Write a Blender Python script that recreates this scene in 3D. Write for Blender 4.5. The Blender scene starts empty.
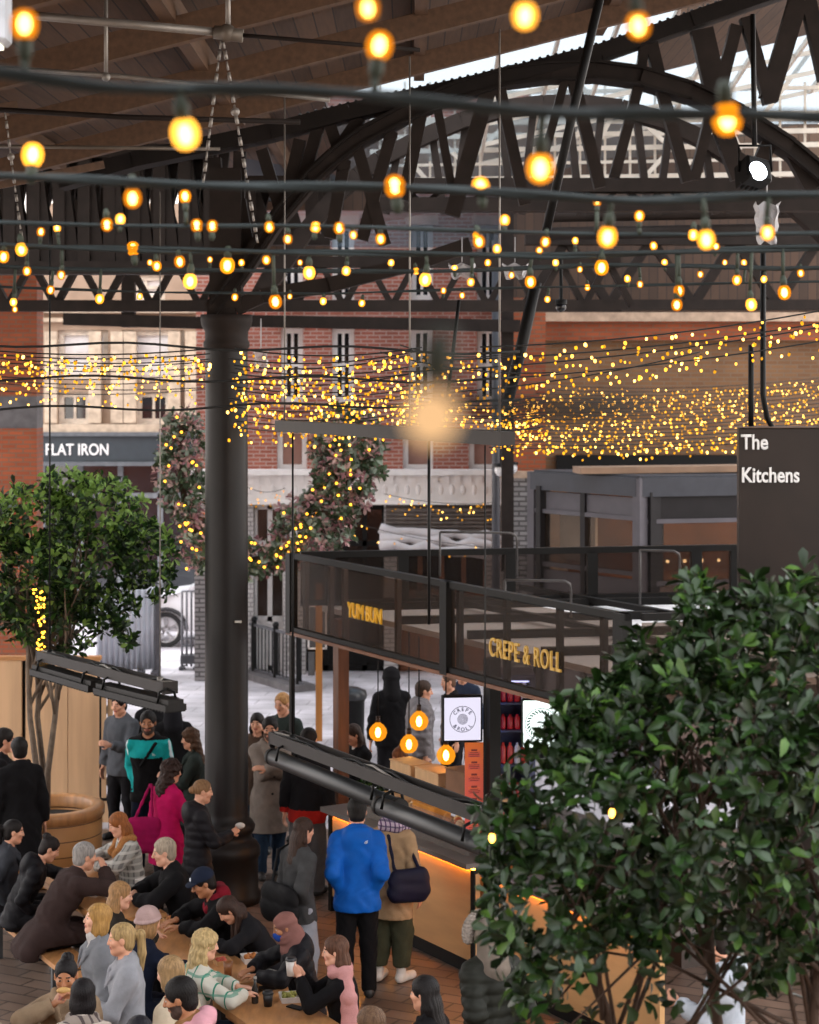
import bpy, math, random
import numpy as np
from mathutils import Vector, Matrix
RAD = math.radians
SC = bpy.context.scene
COL = SC.collection
F_PX, CAM_H, HOR, CX = 2000.0, 5.7, 373.0, 409.5

def W(px, py, d):
    """point seen at a photo pixel at distance d from the camera"""
    return Vector(((px - CX) / F_PX * d, d, CAM_H - (py - HOR) / F_PX * d))

def G(px, py, z=0.0):
    """point of the horizontal plane z seen at a photo pixel"""
    return W(px, py, (CAM_H - z) * F_PX / (py - HOR))

# ------------------------------------------------------------------ materials
def lin(h):
    if not isinstance(h, str):
        return tuple(h) + (1.0,) if len(h) == 3 else tuple(h)
    h = h.lstrip('#')
    v = [int(h[i:i + 2], 16) / 255 for i in (0, 2, 4)]
    return tuple(((c + .055) / 1.055) ** 2.4 if c > .04045 else c / 12.92 for c in v) + (1.0,)

_mats = {}
def newmat(name):
    m = bpy.data.materials.new(name)
    m.use_nodes = True
    nt = m.node_tree
    nt.nodes.clear()
    out = nt.nodes.new('ShaderNodeOutputMaterial')
    return m, nt, out

def nd(nt, typ, **kw):
    n = nt.nodes.new(typ)
    for k, v in kw.items():
        if k.startswith('i_'):
            n.inputs[k[2:].replace('_', ' ')].default_value = v
        else:
            setattr(n, k, v)
    return n

def ramp(nt, fac, stops):
    r = nd(nt, 'ShaderNodeValToRGB')
    el = r.color_ramp.elements
    while len(el) < len(stops):
        el.new(.5)
    for e, (p, c) in zip(el, stops):
        e.position = p
        e.color = lin(c)
    nt.links.new(fac, r.inputs[0])
    return r.outputs[0]

def shade(h, f):
    c = lin(h)
    return tuple(min(1, x * f) for x in c[:3])

def M(name, col=None, rough=.6, metal=0.0, var=.25, scale=6.0, bump=.0, bscale=None, emit=None, estr=0.0, stretch=None, spec=None, col2=None):
    if name in _mats:
        return _mats[name]
    m, nt, out = newmat(name)
    b = nd(nt, 'ShaderNodeBsdfPrincipled')
    b.inputs['Roughness'].default_value = rough
    b.inputs['Metallic'].default_value = metal
    if spec is not None:
        b.inputs['Specular IOR Level'].default_value = spec
    tc = nd(nt, 'ShaderNodeTexCoord')
    mp = nd(nt, 'ShaderNodeMapping')
    if stretch:
        mp.inputs['Scale'].default_value = stretch
    nt.links.new(tc.outputs['Object'], mp.inputs['Vector'])
    nz = nd(nt, 'ShaderNodeTexNoise')
    nz.inputs['Scale'].default_value = scale
    nz.inputs['Detail'].default_value = 5
    nt.links.new(mp.outputs[0], nz.inputs['Vector'])
    c = ramp(nt, nz.outputs['Fac'], [(.3, shade(col, 1 - var)), (.7, lin(col2)[:3] if col2 else shade(col, 1 + var))])
    nt.links.new(c, b.inputs['Base Color'])
    if bump:
        n2 = nd(nt, 'ShaderNodeTexNoise')
        n2.inputs['Scale'].default_value = bscale or scale * 5
        n2.inputs['Detail'].default_value = 4
        nt.links.new(mp.outputs[0], n2.inputs['Vector'])
        bp = nd(nt, 'ShaderNodeBump')
        bp.inputs['Strength'].default_value = bump
        bp.inputs['Distance'].default_value = .02
        nt.links.new(n2.outputs['Fac'], bp.inputs['Height'])
        nt.links.new(bp.outputs[0], b.inputs['Normal'])
    if emit is not None:
        b.inputs['Emission Color'].default_value = lin(emit)
        b.inputs['Emission Strength'].default_value = estr
    nt.links.new(b.outputs[0], out.inputs[0])
    _mats[name] = m
    return m

def MBRICK(name, c1, c2, mortar, bw=.215, bh=.065, ms=.012, rough=.85, horiz=(1, 1, 0), var='#000000', dirt=.35):
    """brickwork: u runs along the wall, v up"""
    if name in _mats:
        return _mats[name]
    m, nt, out = newmat(name)
    b = nd(nt, 'ShaderNodeBsdfPrincipled')
    b.inputs['Roughness'].default_value = rough
    tc = nd(nt, 'ShaderNodeTexCoord')
    sp = nd(nt, 'ShaderNodeSeparateXYZ')
    nt.links.new(tc.outputs['Object'], sp.inputs[0])
    ad = nd(nt, 'ShaderNodeMath', operation='ADD')
    nt.links.new(sp.outputs[0], ad.inputs[0])
    nt.links.new(sp.outputs[1], ad.inputs[1])
    cb = nd(nt, 'ShaderNodeCombineXYZ')
    nt.links.new(ad.outputs[0], cb.inputs[0])
    nt.links.new(sp.outputs[2], cb.inputs[1])
    br = nd(nt, 'ShaderNodeTexBrick')
    br.inputs['Color1'].default_value = lin(c1)
    br.inputs['Color2'].default_value = lin(c2)
    br.inputs['Mortar'].default_value = lin(mortar)
    br.inputs['Scale'].default_value = 1.0
    br.inputs['Mortar Size'].default_value = ms
    br.inputs['Brick Width'].default_value = bw
    br.inputs['Row Height'].default_value = bh
    nt.links.new(cb.outputs[0], br.inputs['Vector'])
    nz = nd(nt, 'ShaderNodeTexNoise')
    nz.inputs['Scale'].default_value = 1.3
    nz.inputs['Detail'].default_value = 6
    nt.links.new(tc.outputs['Object'], nz.inputs['Vector'])
    mx = nd(nt, 'ShaderNodeMix', data_type='RGBA', blend_type='MULTIPLY')
    mx.inputs[0].default_value = dirt
    nt.links.new(br.outputs['Color'], mx.inputs[6])
    rp = ramp(nt, nz.outputs['Fac'], [(.3, '#777777'), (.7, '#ffffff')])
    nt.links.new(rp, mx.inputs[7])
    nt.links.new(mx.outputs[2], b.inputs['Base Color'])
    bp = nd(nt, 'ShaderNodeBump')
    bp.inputs['Strength'].default_value = .4
    bp.inputs['Distance'].default_value = .01
    nt.links.new(br.outputs['Fac'], bp.inputs['Height'])
    bp.invert = True
    nt.links.new(bp.outputs[0], b.inputs['Normal'])
    nt.links.new(b.outputs[0], out.inputs[0])
    _mats[name] = m
    return m

def MPAVE(name, c1, c2, mortar, bw, bh, ms, rough, rot=0.0):
    if name in _mats:
        return _mats[name]
    m, nt, out = newmat(name)
    b = nd(nt, 'ShaderNodeBsdfPrincipled')
    tc = nd(nt, 'ShaderNodeTexCoord')
    mp = nd(nt, 'ShaderNodeMapping')
    mp.inputs['Rotation'].default_value = (0, 0, rot)
    nt.links.new(tc.outputs['Object'], mp.inputs[0])
    br = nd(nt, 'ShaderNodeTexBrick')
    for k, v in (('Color1', lin(c1)), ('Color2', lin(c2)), ('Mortar', lin(mortar)), ('Scale', 1.0), ('Mortar Size', ms), ('Brick Width', bw), ('Row Height', bh)):
        br.inputs[k].default_value = v
    nt.links.new(mp.outputs[0], br.inputs['Vector'])
    nz = nd(nt, 'ShaderNodeTexNoise')
    nz.inputs['Scale'].default_value = 1.1
    nz.inputs['Detail'].default_value = 7
    nt.links.new(tc.outputs['Object'], nz.inputs['Vector'])
    mx = nd(nt, 'ShaderNodeMix', data_type='RGBA', blend_type='MULTIPLY')
    mx.inputs[0].default_value = .6
    nt.links.new(br.outputs['Color'], mx.inputs[6])
    nt.links.new(ramp(nt, nz.outputs['Fac'], [(.35, '#888888'), (.65, '#ffffff')]), mx.inputs[7])
    nt.links.new(mx.outputs[2], b.inputs['Base Color'])
    rr = nd(nt, 'ShaderNodeMapRange')
    rr.inputs[3].default_value = rough - .15
    rr.inputs[4].default_value = rough + .15
    nt.links.new(nz.outputs['Fac'], rr.inputs[0])
    nt.links.new(rr.outputs[0], b.inputs['Roughness'])
    bp = nd(nt, 'ShaderNodeBump')
    bp.inputs['Strength'].default_value = .35
    bp.inputs['Distance'].default_value = .01
    bp.invert = True
    nt.links.new(br.outputs['Fac'], bp.inputs['Height'])
    nt.links.new(bp.outputs[0], b.inputs['Normal'])
    nt.links.new(b.outputs[0], out.inputs[0])
    _mats[name] = m
    return m

def MBOARD(name, c1, c2, line, wdt=.14, axis=0, rough=.7, grain=(3, 30, 3), lw=.012):
    """boards / planks with thin dark joints along one object axis, plus grain"""
    if name in _mats:
        return _mats[name]
    m, nt, out = newmat(name)
    b = nd(nt, 'ShaderNodeBsdfPrincipled')
    b.inputs['Roughness'].default_value = rough
    tc = nd(nt, 'ShaderNodeTexCoord')
    sp = nd(nt, 'ShaderNodeSeparateXYZ')
    nt.links.new(tc.outputs['Object'], sp.inputs[0])
    dv = nd(nt, 'ShaderNodeMath', operation='DIVIDE')
    dv.inputs[1].default_value = wdt
    nt.links.new(sp.outputs[axis], dv.inputs[0])
    fr = nd(nt, 'ShaderNodeMath', operation='FRACT')
    nt.links.new(dv.outputs[0], fr.inputs[0])
    fl = nd(nt, 'ShaderNodeMath', operation='FLOOR')
    nt.links.new(dv.outputs[0], fl.inputs[0])
    lt = nd(nt, 'ShaderNodeMath', operation='LESS_THAN')
    lt.inputs[1].default_value = lw / wdt
    nt.links.new(fr.outputs[0], lt.inputs[0])
    wn = nd(nt, 'ShaderNodeTexWhiteNoise', noise_dimensions='1D')
    nt.links.new(fl.outputs[0], wn.inputs['W'])
    mp = nd(nt, 'ShaderNodeMapping')
    mp.inputs['Scale'].default_value = grain
    nt.links.new(tc.outputs['Object'], mp.inputs[0])
    nz = nd(nt, 'ShaderNodeTexNoise')
    nz.inputs['Scale'].default_value = 1.0
    nz.inputs['Detail'].default_value = 6
    nt.links.new(mp.outputs[0], nz.inputs['Vector'])
    am = nd(nt, 'ShaderNodeMath', operation='MULTIPLY_ADD')
    am.inputs[1].default_value = .45
    nt.links.new(wn.outputs['Value'], am.inputs[0])
    sc = nd(nt, 'ShaderNodeMath', operation='MULTIPLY')
    sc.inputs[1].default_value = .75
    nt.links.new(nz.outputs['Fac'], sc.inputs[0])
    nt.links.new(sc.outputs[0], am.inputs[2])
    c = ramp(nt, am.outputs[0], [(.2, c1), (.8, c2)])
    mx = nd(nt, 'ShaderNodeMix', data_type='RGBA')
    nt.links.new(lt.outputs[0], mx.inputs[0])
    nt.links.new(c, mx.inputs[6])
    mx.inputs[7].default_value = lin(line)
    nt.links.new(mx.outputs[2], b.inputs['Base Color'])
    nt.links.new(b.outputs[0], out.inputs[0])
    _mats[name] = m
    return m

def MPLAID(name, base, stripe, stripe2, size=.09, rough=.9, duty=.32):
    if name in _mats:
        return _mats[name]
    m, nt, out = newmat(name)
    b = nd(nt, 'ShaderNodeBsdfPrincipled')
    b.inputs['Roughness'].default_value = rough
    tc = nd(nt, 'ShaderNodeTexCoord')
    sp = nd(nt, 'ShaderNodeSeparateXYZ')
    nt.links.new(tc.outputs['Object'], sp.inputs[0])
    ad = nd(nt, 'ShaderNodeMath', operation='ADD')
    nt.links.new(sp.outputs[0], ad.inputs[0])
    nt.links.new(sp.outputs[1], ad.inputs[1])
    fs = []
    for src, off in ((ad.outputs[0], 0), (sp.outputs[2], 0)):
        dv = nd(nt, 'ShaderNodeMath', operation='DIVIDE')
        dv.inputs[1].default_value = size
        nt.links.new(src, dv.inputs[0])
        fr = nd(nt, 'ShaderNodeMath', operation='FRACT')
        nt.links.new(dv.outputs[0], fr.inputs[0])
        lt = nd(nt, 'ShaderNodeMath', operation='LESS_THAN')
        lt.inputs[1].default_value = duty
        nt.links.new(fr.outputs[0], lt.inputs[0])
        fs.append(lt.outputs[0])
    m1 = nd(nt, 'ShaderNodeMix', data_type='RGBA')
    m1.inputs[6].default_value = lin(base)
    m1.inputs[7].default_value = lin(stripe)
    nt.links.new(fs[0], m1.inputs[0])
    m2 = nd(nt, 'ShaderNodeMix', data_type='RGBA')
    m2.inputs[7].default_value = lin(stripe2)
    hf = nd(nt, 'ShaderNodeMath', operation='MULTIPLY')
    hf.inputs[1].default_value = .75
    nt.links.new(fs[1], hf.inputs[0])
    nt.links.new(hf.outputs[0], m2.inputs[0])
    nt.links.new(m1.outputs[2], m2.inputs[6])
    nt.links.new(m2.outputs[2], b.inputs['Base Color'])
    nt.links.new(b.outputs[0], out.inputs[0])
    _mats[name] = m
    return m

def MGLASS(name, tint='#ffffff', opacity=.25, col='#222222', rough=.08):
    """sheet of tinted glass / fine mesh: see-through with a reflecting film"""
    if name in _mats:
        return _mats[name]
    m, nt, out = newmat(name)
    b = nd(nt, 'ShaderNodeBsdfPrincipled')
    b.inputs['Base Color'].default_value = lin(col)
    b.inputs['Roughness'].default_value = rough
    t = nd(nt, 'ShaderNodeBsdfTransparent')
    t.inputs[0].default_value = lin(tint)
    mx = nd(nt, 'ShaderNodeMixShader')
    mx.inputs[0].default_value = opacity
    nt.links.new(t.outputs[0], mx.inputs[1])
    nt.links.new(b.outputs[0], mx.inputs[2])
    nt.links.new(mx.outputs[0], out.inputs[0])
    _mats[name] = m
    return m

def MEMIT(name, col, strength, sample=True):
    if name in _mats:
        return _mats[name]
    m, nt, out = newmat(name)
    e = nd(nt, 'ShaderNodeEmission')
    e.inputs[0].default_value = lin(col)
    e.inputs[1].default_value = strength
    nt.links.new(e.outputs[0], out.inputs[0])
    if not sample:
        m.cycles.emission_sampling = 'NONE'
    _mats[name] = m
    return m

# ------------------------------------------------------------------ mesh kit
def frame_z(d):
    d = Vector(d).normalized()
    up = Vector((0, 0, 1)) if abs(d.z) < .95 else Vector((0, 1, 0))
    x = up.cross(d).normalized()
    return x, d.cross(x), d

class MB:
    def __init__(s):
        s.v, s.f, s.mi, s.sm = [], [], [], []
    def add(s, vs, fs, mi=0, smooth=False):
        o = len(s.v)
        s.v.extend(tuple(p) for p in vs)
        s.f.extend(tuple(o + i for i in f) for f in fs)
        s.mi.extend([mi] * len(fs))
        s.sm.extend([smooth] * len(fs))
        return s
    def box(s, c, size, R=None, mi=0, bev=0.0):
        hx, hy, hz = (q / 2 for q in size)
        c = Vector(c)
        if bev > 0:
            bev = min(bev, hx * .9, hy * .9, hz * .9)
            pts = []
            for sx in (-1, 1):
                for sy in (-1, 1):
                    for sz in (-1, 1):
                        pts.append((sx * (hx - bev), sy * (hy - bev), sz * hz))
                        pts.append((sx * (hx - bev), sy * hy, sz * (hz - bev)))
                        pts.append((sx * hx, sy * (hy - bev), sz * (hz - bev)))
            def I(x, y, z, k):
                return ((x > 0) * 4 + (y > 0) * 2 + (z > 0)) * 3 + k
            fs = []
            for q in (-1, 1):
                fs.append([I(-1, -1, q, 0), I(1, -1, q, 0), I(1, 1, q, 0), I(-1, 1, q, 0)][::q])
                fs.append([I(-1, q, -1, 1), I(1, q, -1, 1), I(1, q, 1, 1), I(-1, q, 1, 1)][::-q])
                fs.append([I(q, -1, -1, 2), I(q, 1, -1, 2), I(q, 1, 1, 2), I(q, -1, 1, 2)][::q])
            for a in (-1, 1):
                for b in (-1, 1):
                    fs.append([I(-1, a, b, 0), I(1, a, b, 0), I(1, a, b, 1), I(-1, a, b, 1)][::-a * b])
                    fs.append([I(a, -1, b, 0), I(a, 1, b, 0), I(a, 1, b, 2), I(a, -1, b, 2)][::a * b])
                    fs.append([I(a, b, -1, 1), I(a, b, 1, 1), I(a, b, 1, 2), I(a, b, -1, 2)][::-a * b])
                    for z in (-1, 1):
                        fs.append([I(a, b, z, 0), I(a, b, z, 1), I(a, b, z, 2)][::-a * b * z])
        else:
            pts = [(x, y, z) for x in (-hx, hx) for y in (-hy, hy) for z in (-hz, hz)]
            fs = [(0, 1, 3, 2), (4, 6, 7, 5), (0, 4, 5, 1), (2, 3, 7, 6), (0, 2, 6, 4), (1, 5, 7, 3)]
        R = R or Matrix.Identity(3)
        return s.add([c + R @ Vector(p) for p in pts], fs, mi)
    def bar(s, a, b, w, h, mi=0, up=(0, 0, 1)):
        """rectangular bar from a to b; w sideways, h along up"""
        a, b = Vector(a), Vector(b)
        d = b - a
        L = d.length
        if L < 1e-6:
            return s
        d.normalize()
        u = Vector(up)
        if abs(d.dot(u)) > .98:
            u = Vector((0, 1, 0))
        x = d.cross(u).normalized()
        z = x.cross(d)
        R = Matrix((x, d, z)).transposed()
        return s.box((a + b) / 2, (w, L, h), R, mi)
    def tube(s, pts, r, n=8, mi=0, smooth=True, cap=True):
        pts = [Vector(p) for p in pts]
        rs = r if isinstance(r, (list, tuple)) else [r] * len(pts)
        rings = []
        for i, p in enumerate(pts):
            d = (pts[min(i + 1, len(pts) - 1)] - pts[max(i - 1, 0)])
            if d.length < 1e-9:
                d = Vector((0, 0, 1))
            x, y, _ = frame_z(d)
            rings.append([p + (x * math.cos(t) + y * math.sin(t)) * rs[i] for t in [2 * math.pi * k / n for k in range(n)]])
        vs = [q for rg in rings for q in rg]
        fs = []
        for i in range(len(pts) - 1):
            for k in range(n):
                fs.append((i * n + k, i * n + (k + 1) % n, (i + 1) * n + (k + 1) % n, (i + 1) * n + k))
        s.add(vs, fs, mi, smooth)
        if cap:
            o = len(s.v) - len(vs)
            s.f.append(tuple(o + k for k in range(n))[::-1]); s.mi.append(mi); s.sm.append(False)
            e = o + (len(pts) - 1) * n
            s.f.append(tuple(e + k for k in range(n))); s.mi.append(mi); s.sm.append(False)
        return s
    def lathe(s, c, prof, n=24, mi=0, smooth=True, axis=None, a0=0.0, a1=None):
        """prof: list of (radius, height) turned about the z axis through c"""
        c = Vector(c)
        X, Y, Z = frame_z(axis) if axis is not None else (Vector((1, 0, 0)), Vector((0, 1, 0)), Vector((0, 0, 1)))
        full = a1 is None
        m = n if full else n + 1
        rng = 2 * math.pi if full else a1 - a0
        vs = []
        for r, z in prof:
            for k in range(m):
                t = a0 + rng * k / n
                vs.append(c + X * (r * math.cos(t)) + Y * (r * math.sin(t)) + Z * z)
        fs = []
        for i in range(len(prof) - 1):
            for k in range(n):
                k2 = (k + 1) % m
                fs.append((i * m + k, i * m + k2, (i + 1) * m + k2, (i + 1) * m + k))
        return s.add(vs, fs, mi, smooth)
    def prism(s, poly, ax, off, mi=0):
        """poly: list of 3D points, extruded by vector off"""
        n = len(poly)
        off = Vector(off)
        vs = [Vector(p) for p in poly] + [Vector(p) + off for p in poly]
        fs = [tuple(range(n))[::-1], tuple(range(n, 2 * n))]
        for k in range(n):
            fs.append((k, (k + 1) % n, n + (k + 1) % n, n + k))
        return s.add(vs, fs, mi)
    def quad(s, a, b, c, d, mi=0):
        return s.add([a, b, c, d], [(0, 1, 2, 3)], mi)
    def sphere(s, c, r, n=8, m=6, mi=0, R=None):
        c = Vector(c)
        rr = r if isinstance(r, (tuple, list)) else (r, r, r)
        vs = [(0, 0, -rr[2])]
        for i in range(1, m):
            t = math.pi * i / m
            for k in range(n):
                a = 2 * math.pi * k / n
                vs.append((rr[0] * math.sin(t) * math.cos(a), rr[1] * math.sin(t) * math.sin(a), -rr[2] * math.cos(t)))
        vs.append((0, 0, rr[2]))
        fs = [(0, 1 + (k + 1) % n, 1 + k) for k in range(n)]
        for i in range(m - 2):
            for k in range(n):
                a, b = 1 + i * n + k, 1 + i * n + (k + 1) % n
                fs.append((a, b, b + n, a + n))
        e = 1 + (m - 2) * n
        fs += [(e + k, e + (k + 1) % n, len(vs) - 1) for k in range(n)]
        R = R or Matrix.Identity(3)
        return s.add([c + R @ Vector(p) for p in vs], fs, mi, True)
    def build(s, name, mats, parent=None, origin=None):
        """one mesh object. With a parent the points are world points unless origin is 'local'"""
        me = bpy.data.meshes.new(name)
        if origin == 'local':
            o0 = Vector((0, 0, 0))
        elif parent is not None:
            o0 = Vector((0, 0, 0))
            q = parent
            while q is not None:
                o0 += q.location
                q = q.parent
        elif origin is not None:
            o0 = Vector(origin)
        else:
            xs, ys, zs = zip(*s.v)
            o0 = Vector(((min(xs) + max(xs)) / 2, (min(ys) + max(ys)) / 2, min(zs)))
        me.from_pydata([(p[0] - o0.x, p[1] - o0.y, p[2] - o0.z) for p in s.v], [], s.f)
        if not isinstance(mats, (list, tuple)):
            mats = [mats]
        for m in mats:
            me.materials.append(m)
        me.polygons.foreach_set('material_index', s.mi)
        me.polygons.foreach_set('use_smooth', s.sm)
        me.validate()
        me.update()
        ob = bpy.data.objects.new(name, me)
        COL.objects.link(ob)
        if parent is not None:
            ob.parent = parent
        elif origin != 'local':
            ob.location = o0
        return ob

def thing(name, label, cat, loc=(0, 0, 0), rz=0.0, group=None):
    o = bpy.data.objects.new(name, None)
    o.empty_display_size = .1
    COL.objects.link(o)
    o.location = loc
    o.rotation_euler = (0, 0, rz)
    o['label'] = label
    o['category'] = cat
    if group:
        o['group'] = group
    return o

def tag(o, label, cat, group=None, kind=None):
    o['label'] = label
    o['category'] = cat
    if group:
        o['group'] = group
    if kind:
        o['kind'] = kind
    return o

def struct(o, label=None, cat=None):
    o['kind'] = 'structure'
    if label:
        o['label'] = label
        o['category'] = cat
    return o

def dup(root, loc, rz=None, label=None, group=None):
    r = root.copy()
    COL.objects.link(r)
    r.location = loc
    if rz is not None:
        r.rotation_euler = (0, 0, rz)
    if label:
        r['label'] = label
    if group:
        r['group'] = group
    def kids(src, dst):
        for ch in list(src.children):
            c = ch.copy()
            COL.objects.link(c)
            c.parent = dst
            kids(ch, c)
    kids(root, r)
    return r

def text_mesh(body, size, mat, name, parent, M4, extrude=.006, align='LEFT', xs=1.0, sharp=True, spacing=1.0, bold=0.0):
    """raised lettering; M4 carries the text's xy-plane into the world"""
    cu = bpy.data.curves.new(name, 'FONT')
    cu.body = body
    cu.size = size
    cu.align_x = align
    cu.extrude = extrude
    cu.bevel_resolution = 0
    cu.bevel_depth = bold
    cu.space_character = spacing
    ob = bpy.data.objects.new(name, cu)
    COL.objects.link(ob)
    dg = bpy.context.evaluated_depsgraph_get()
    me = bpy.data.meshes.new_from_object(ob.evaluated_get(dg))
    bpy.data.objects.remove(ob)
    o0 = Vector((0, 0, 0))
    q = parent
    while q is not None:
        o0 += q.location
        q = q.parent
    mm = Matrix.Translation(-o0) @ M4 @ Matrix.Diagonal((xs, 1, 1, 1))
    me.transform(mm)
    me.materials.clear()
    me.materials.append(mat)
    r = bpy.data.objects.new(name, me)
    COL.objects.link(r)
    r.parent = parent
    return r

def m4(origin, ex, ey):
    ex, ey = Vector(ex).normalized(), Vector(ey).normalized()
    ez = ex.cross(ey)
    m = Matrix((ex, ey, ez)).transposed().to_4x4()
    m.translation = Vector(origin)
    return m
# ------------------------------------------------------------------ figures: smooth solids contoured from blended volumes
def axis_coords(lo, hi, step, refs):
    xs, x = [], lo
    while x < hi + step:
        xs.append(x)
        s = step
        for a, b, st in refs:
            if a <= x <= b:
                s = min(s, st)
            elif x < a < x + s:
                s = min(s, max(a - x, st))
        x += s
    return np.array(xs)

class Field:
    def __init__(s, lo, hi, step, refs=()):
        s.ax = [axis_coords(lo[i], hi[i], step, [(r[0][i], r[1][i], r[2]) for r in refs]) for i in range(3)]
        s.F = np.full([len(a) for a in s.ax], .08, np.float32)
    def win(s, lo, hi):
        sl, pts = [], []
        for i in range(3):
            a = np.searchsorted(s.ax[i], lo[i])
            b = np.searchsorted(s.ax[i], hi[i])
            if b <= a:
                return None, None
            sl.append(slice(a, b))
        x = s.ax[0][sl[0]][:, None, None]
        y = s.ax[1][sl[1]][None, :, None]
        z = s.ax[2][sl[2]][None, None, :]
        return tuple(sl), (x, y, z)
    def put(s, fn, lo, hi, k=.012, op='u'):
        m = .03 + k
        sl, p = s.win([q - m for q in lo], [q + m for q in hi])
        if sl is None:
            return
        d = fn(*p).astype(np.float32)
        A = s.F[sl]
        if op == 'u':
            if k > 0:
                h = np.clip(.5 + .5 * (A - d) / k, 0, 1)
                s.F[sl] = A + (d - A) * h - k * h * (1 - h)
            else:
                s.F[sl] = np.minimum(A, d)
        else:
            d = -d
            if k > 0:
                h = np.clip(.5 - .5 * (A - d) / k, 0, 1)
                s.F[sl] = A + (d - A) * h + k * h * (1 - h)
            else:
                s.F[sl] = np.maximum(A, d)
    def cap(s, a, b, ra, rb, k=.012, op='u', flat=None, fold=None):
        a, b = np.array(a, float), np.array(b, float)
        v = b - a
        L2 = max(float(v @ v), 1e-9)
        def fn(x, y, z):
            px, py, pz = x - a[0], y - a[1], z - a[2]
            t = np.clip((px * v[0] + py * v[1] + pz * v[2]) / L2, 0, 1)
            qx, qy, qz = px - t * v[0], py - t * v[1], pz - t * v[2]
            if flat is not None:
                n, f = flat
                e = (qx * n[0] + qy * n[1] + qz * n[2]) * (1 / f - 1)
                qx, qy, qz = qx + e * n[0], qy + e * n[1], qz + e * n[2]
            d = np.sqrt(qx * qx + qy * qy + qz * qz) - (ra + (rb - ra) * t)
            if fold is not None:
                d = d + fold(x, y, z, t)
            return d
        R = max(ra, rb) + .02
        s.put(fn, np.minimum(a, b) - R, np.maximum(a, b) + R, k, op)
    def chain(s, pts, rs, k=.012, **kw):
        for i in range(len(pts) - 1):
            s.cap(pts[i], pts[i + 1], rs[i], rs[i + 1], k, **kw)
    def ell(s, c, r, R=None, k=.012, op='u', noise=None):
        c = np.array(c, float)
        R = np.eye(3) if R is None else np.array(R, float)
        r = np.array(r, float)
        def fn(x, y, z):
            px, py, pz = x - c[0], y - c[1], z - c[2]
            q = [(px * R[0, j] + py * R[1, j] + pz * R[2, j]) for j in range(3)]
            k0 = np.sqrt(sum((q[j] / r[j]) ** 2 for j in range(3)))
            k1 = np.sqrt(sum((q[j] / r[j] ** 2) ** 2 for j in range(3))) + 1e-6
            d = k0 * (k0 - 1) / k1
            if noise is not None:
                d = d + noise(*q)
            return d
        e = np.abs(R) @ r
        s.put(fn, c - e - .01, c + e + .01, k, op)
    def half(s, c, n, lo=None, hi=None):
        """cut away everything on the side of n"""
        c, n = np.array(c, float), np.array(n, float)
        n = n / np.linalg.norm(n)
        lo = [a[0] for a in s.ax] if lo is None else lo
        hi = [a[-1] + .01 for a in s.ax] if hi is None else hi
        sl, p = s.win(lo, hi)
        if sl is None:
            return
        d = (p[0] - c[0]) * n[0] + (p[1] - c[1]) * n[1] + (p[2] - c[2]) * n[2]
        s.F[sl] = np.maximum(s.F[sl], d)
    def mesh(s, name, mats, region=None, parent=None):
        F = s.F
        F[0], F[-1], F[:, 0], F[:, -1], F[:, :, 0], F[:, :, -1] = (.05,) * 6
        ins = F < 0
        nx, ny, nz = F.shape
        cnt = np.zeros((nx - 1, ny - 1, nz - 1), np.int8)
        cs = [(i, j, k) for i in (0, 1) for j in (0, 1) for k in (0, 1)]
        for i, j, k in cs:
            cnt += ins[i:nx - 1 + i, j:ny - 1 + j, k:nz - 1 + k]
        act = (cnt > 0) & (cnt < 8)
        idx = np.argwhere(act)
        if len(idx) == 0:
            return None
        vid = np.full(act.shape, -1, np.int32)
        vid[act] = np.arange(len(idx))
        val = np.stack([F[idx[:, 0] + i, idx[:, 1] + j, idx[:, 2] + k] for i, j, k in cs], 1)
        pos = np.stack([np.stack([s.ax[0][idx[:, 0] + i], s.ax[1][idx[:, 1] + j], s.ax[2][idx[:, 2] + k]], 1) for i, j, k in cs], 1)
        acc = np.zeros((len(idx), 3))
        n = np.zeros(len(idx))
        for a in range(8):
            for b in range(a + 1, 8):
                if bin(a ^ b).count('1') != 1:
                    continue
                va, vb = val[:, a], val[:, b]
                mk = (va < 0) != (vb < 0)
                t = np.where(mk, va / np.where(mk, va - vb, 1), 0)
                acc += mk[:, None] * (pos[:, a] + (pos[:, b] - pos[:, a]) * t[:, None])
                n += mk
        V = acc / n[:, None]
        quads = []
        for axn in range(3):
            sl0 = [slice(None)] * 3; sl1 = [slice(None)] * 3
            sl0[axn] = slice(0, -1); sl1[axn] = slice(1, None)
            A, B = ins[tuple(sl0)], ins[tuple(sl1)]
            o1, o2 = [q for q in range(3) if q != axn]
            e = np.argwhere(A != B)
            ok = (e[:, o1] > 0) & (e[:, o2] > 0) & (e[:, o1] < F.shape[o1] - 1) & (e[:, o2] < F.shape[o2] - 1)
            e = e[ok]
            flip = A[e[:, 0], e[:, 1], e[:, 2]]
            q = []
            for d1, d2 in ((-1, -1), (0, -1), (0, 0), (-1, 0)):
                c = e.copy()
                c[:, o1] += d1
                c[:, o2] += d2
                q.append(vid[c[:, 0], c[:, 1], c[:, 2]])
            q = np.stack(q, 1)
            if axn == 1:
                flip = ~flip
            q[~flip] = q[~flip][:, ::-1]
            quads.append(q)
        Q = np.concatenate(quads)
        me = bpy.data.meshes.new(name)
        me.vertices.add(len(V))
        me.vertices.foreach_set('co', V.astype(np.float32).ravel())
        me.loops.add(len(Q) * 4)
        me.loops.foreach_set('vertex_index', Q.astype(np.int32).ravel())
        me.polygons.add(len(Q))
        me.polygons.foreach_set('loop_start', np.arange(0, len(Q) * 4, 4, dtype=np.int32))
        if not isinstance(mats, (list, tuple)):
            mats = [mats]
        for m in mats:
            me.materials.append(m)
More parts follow.
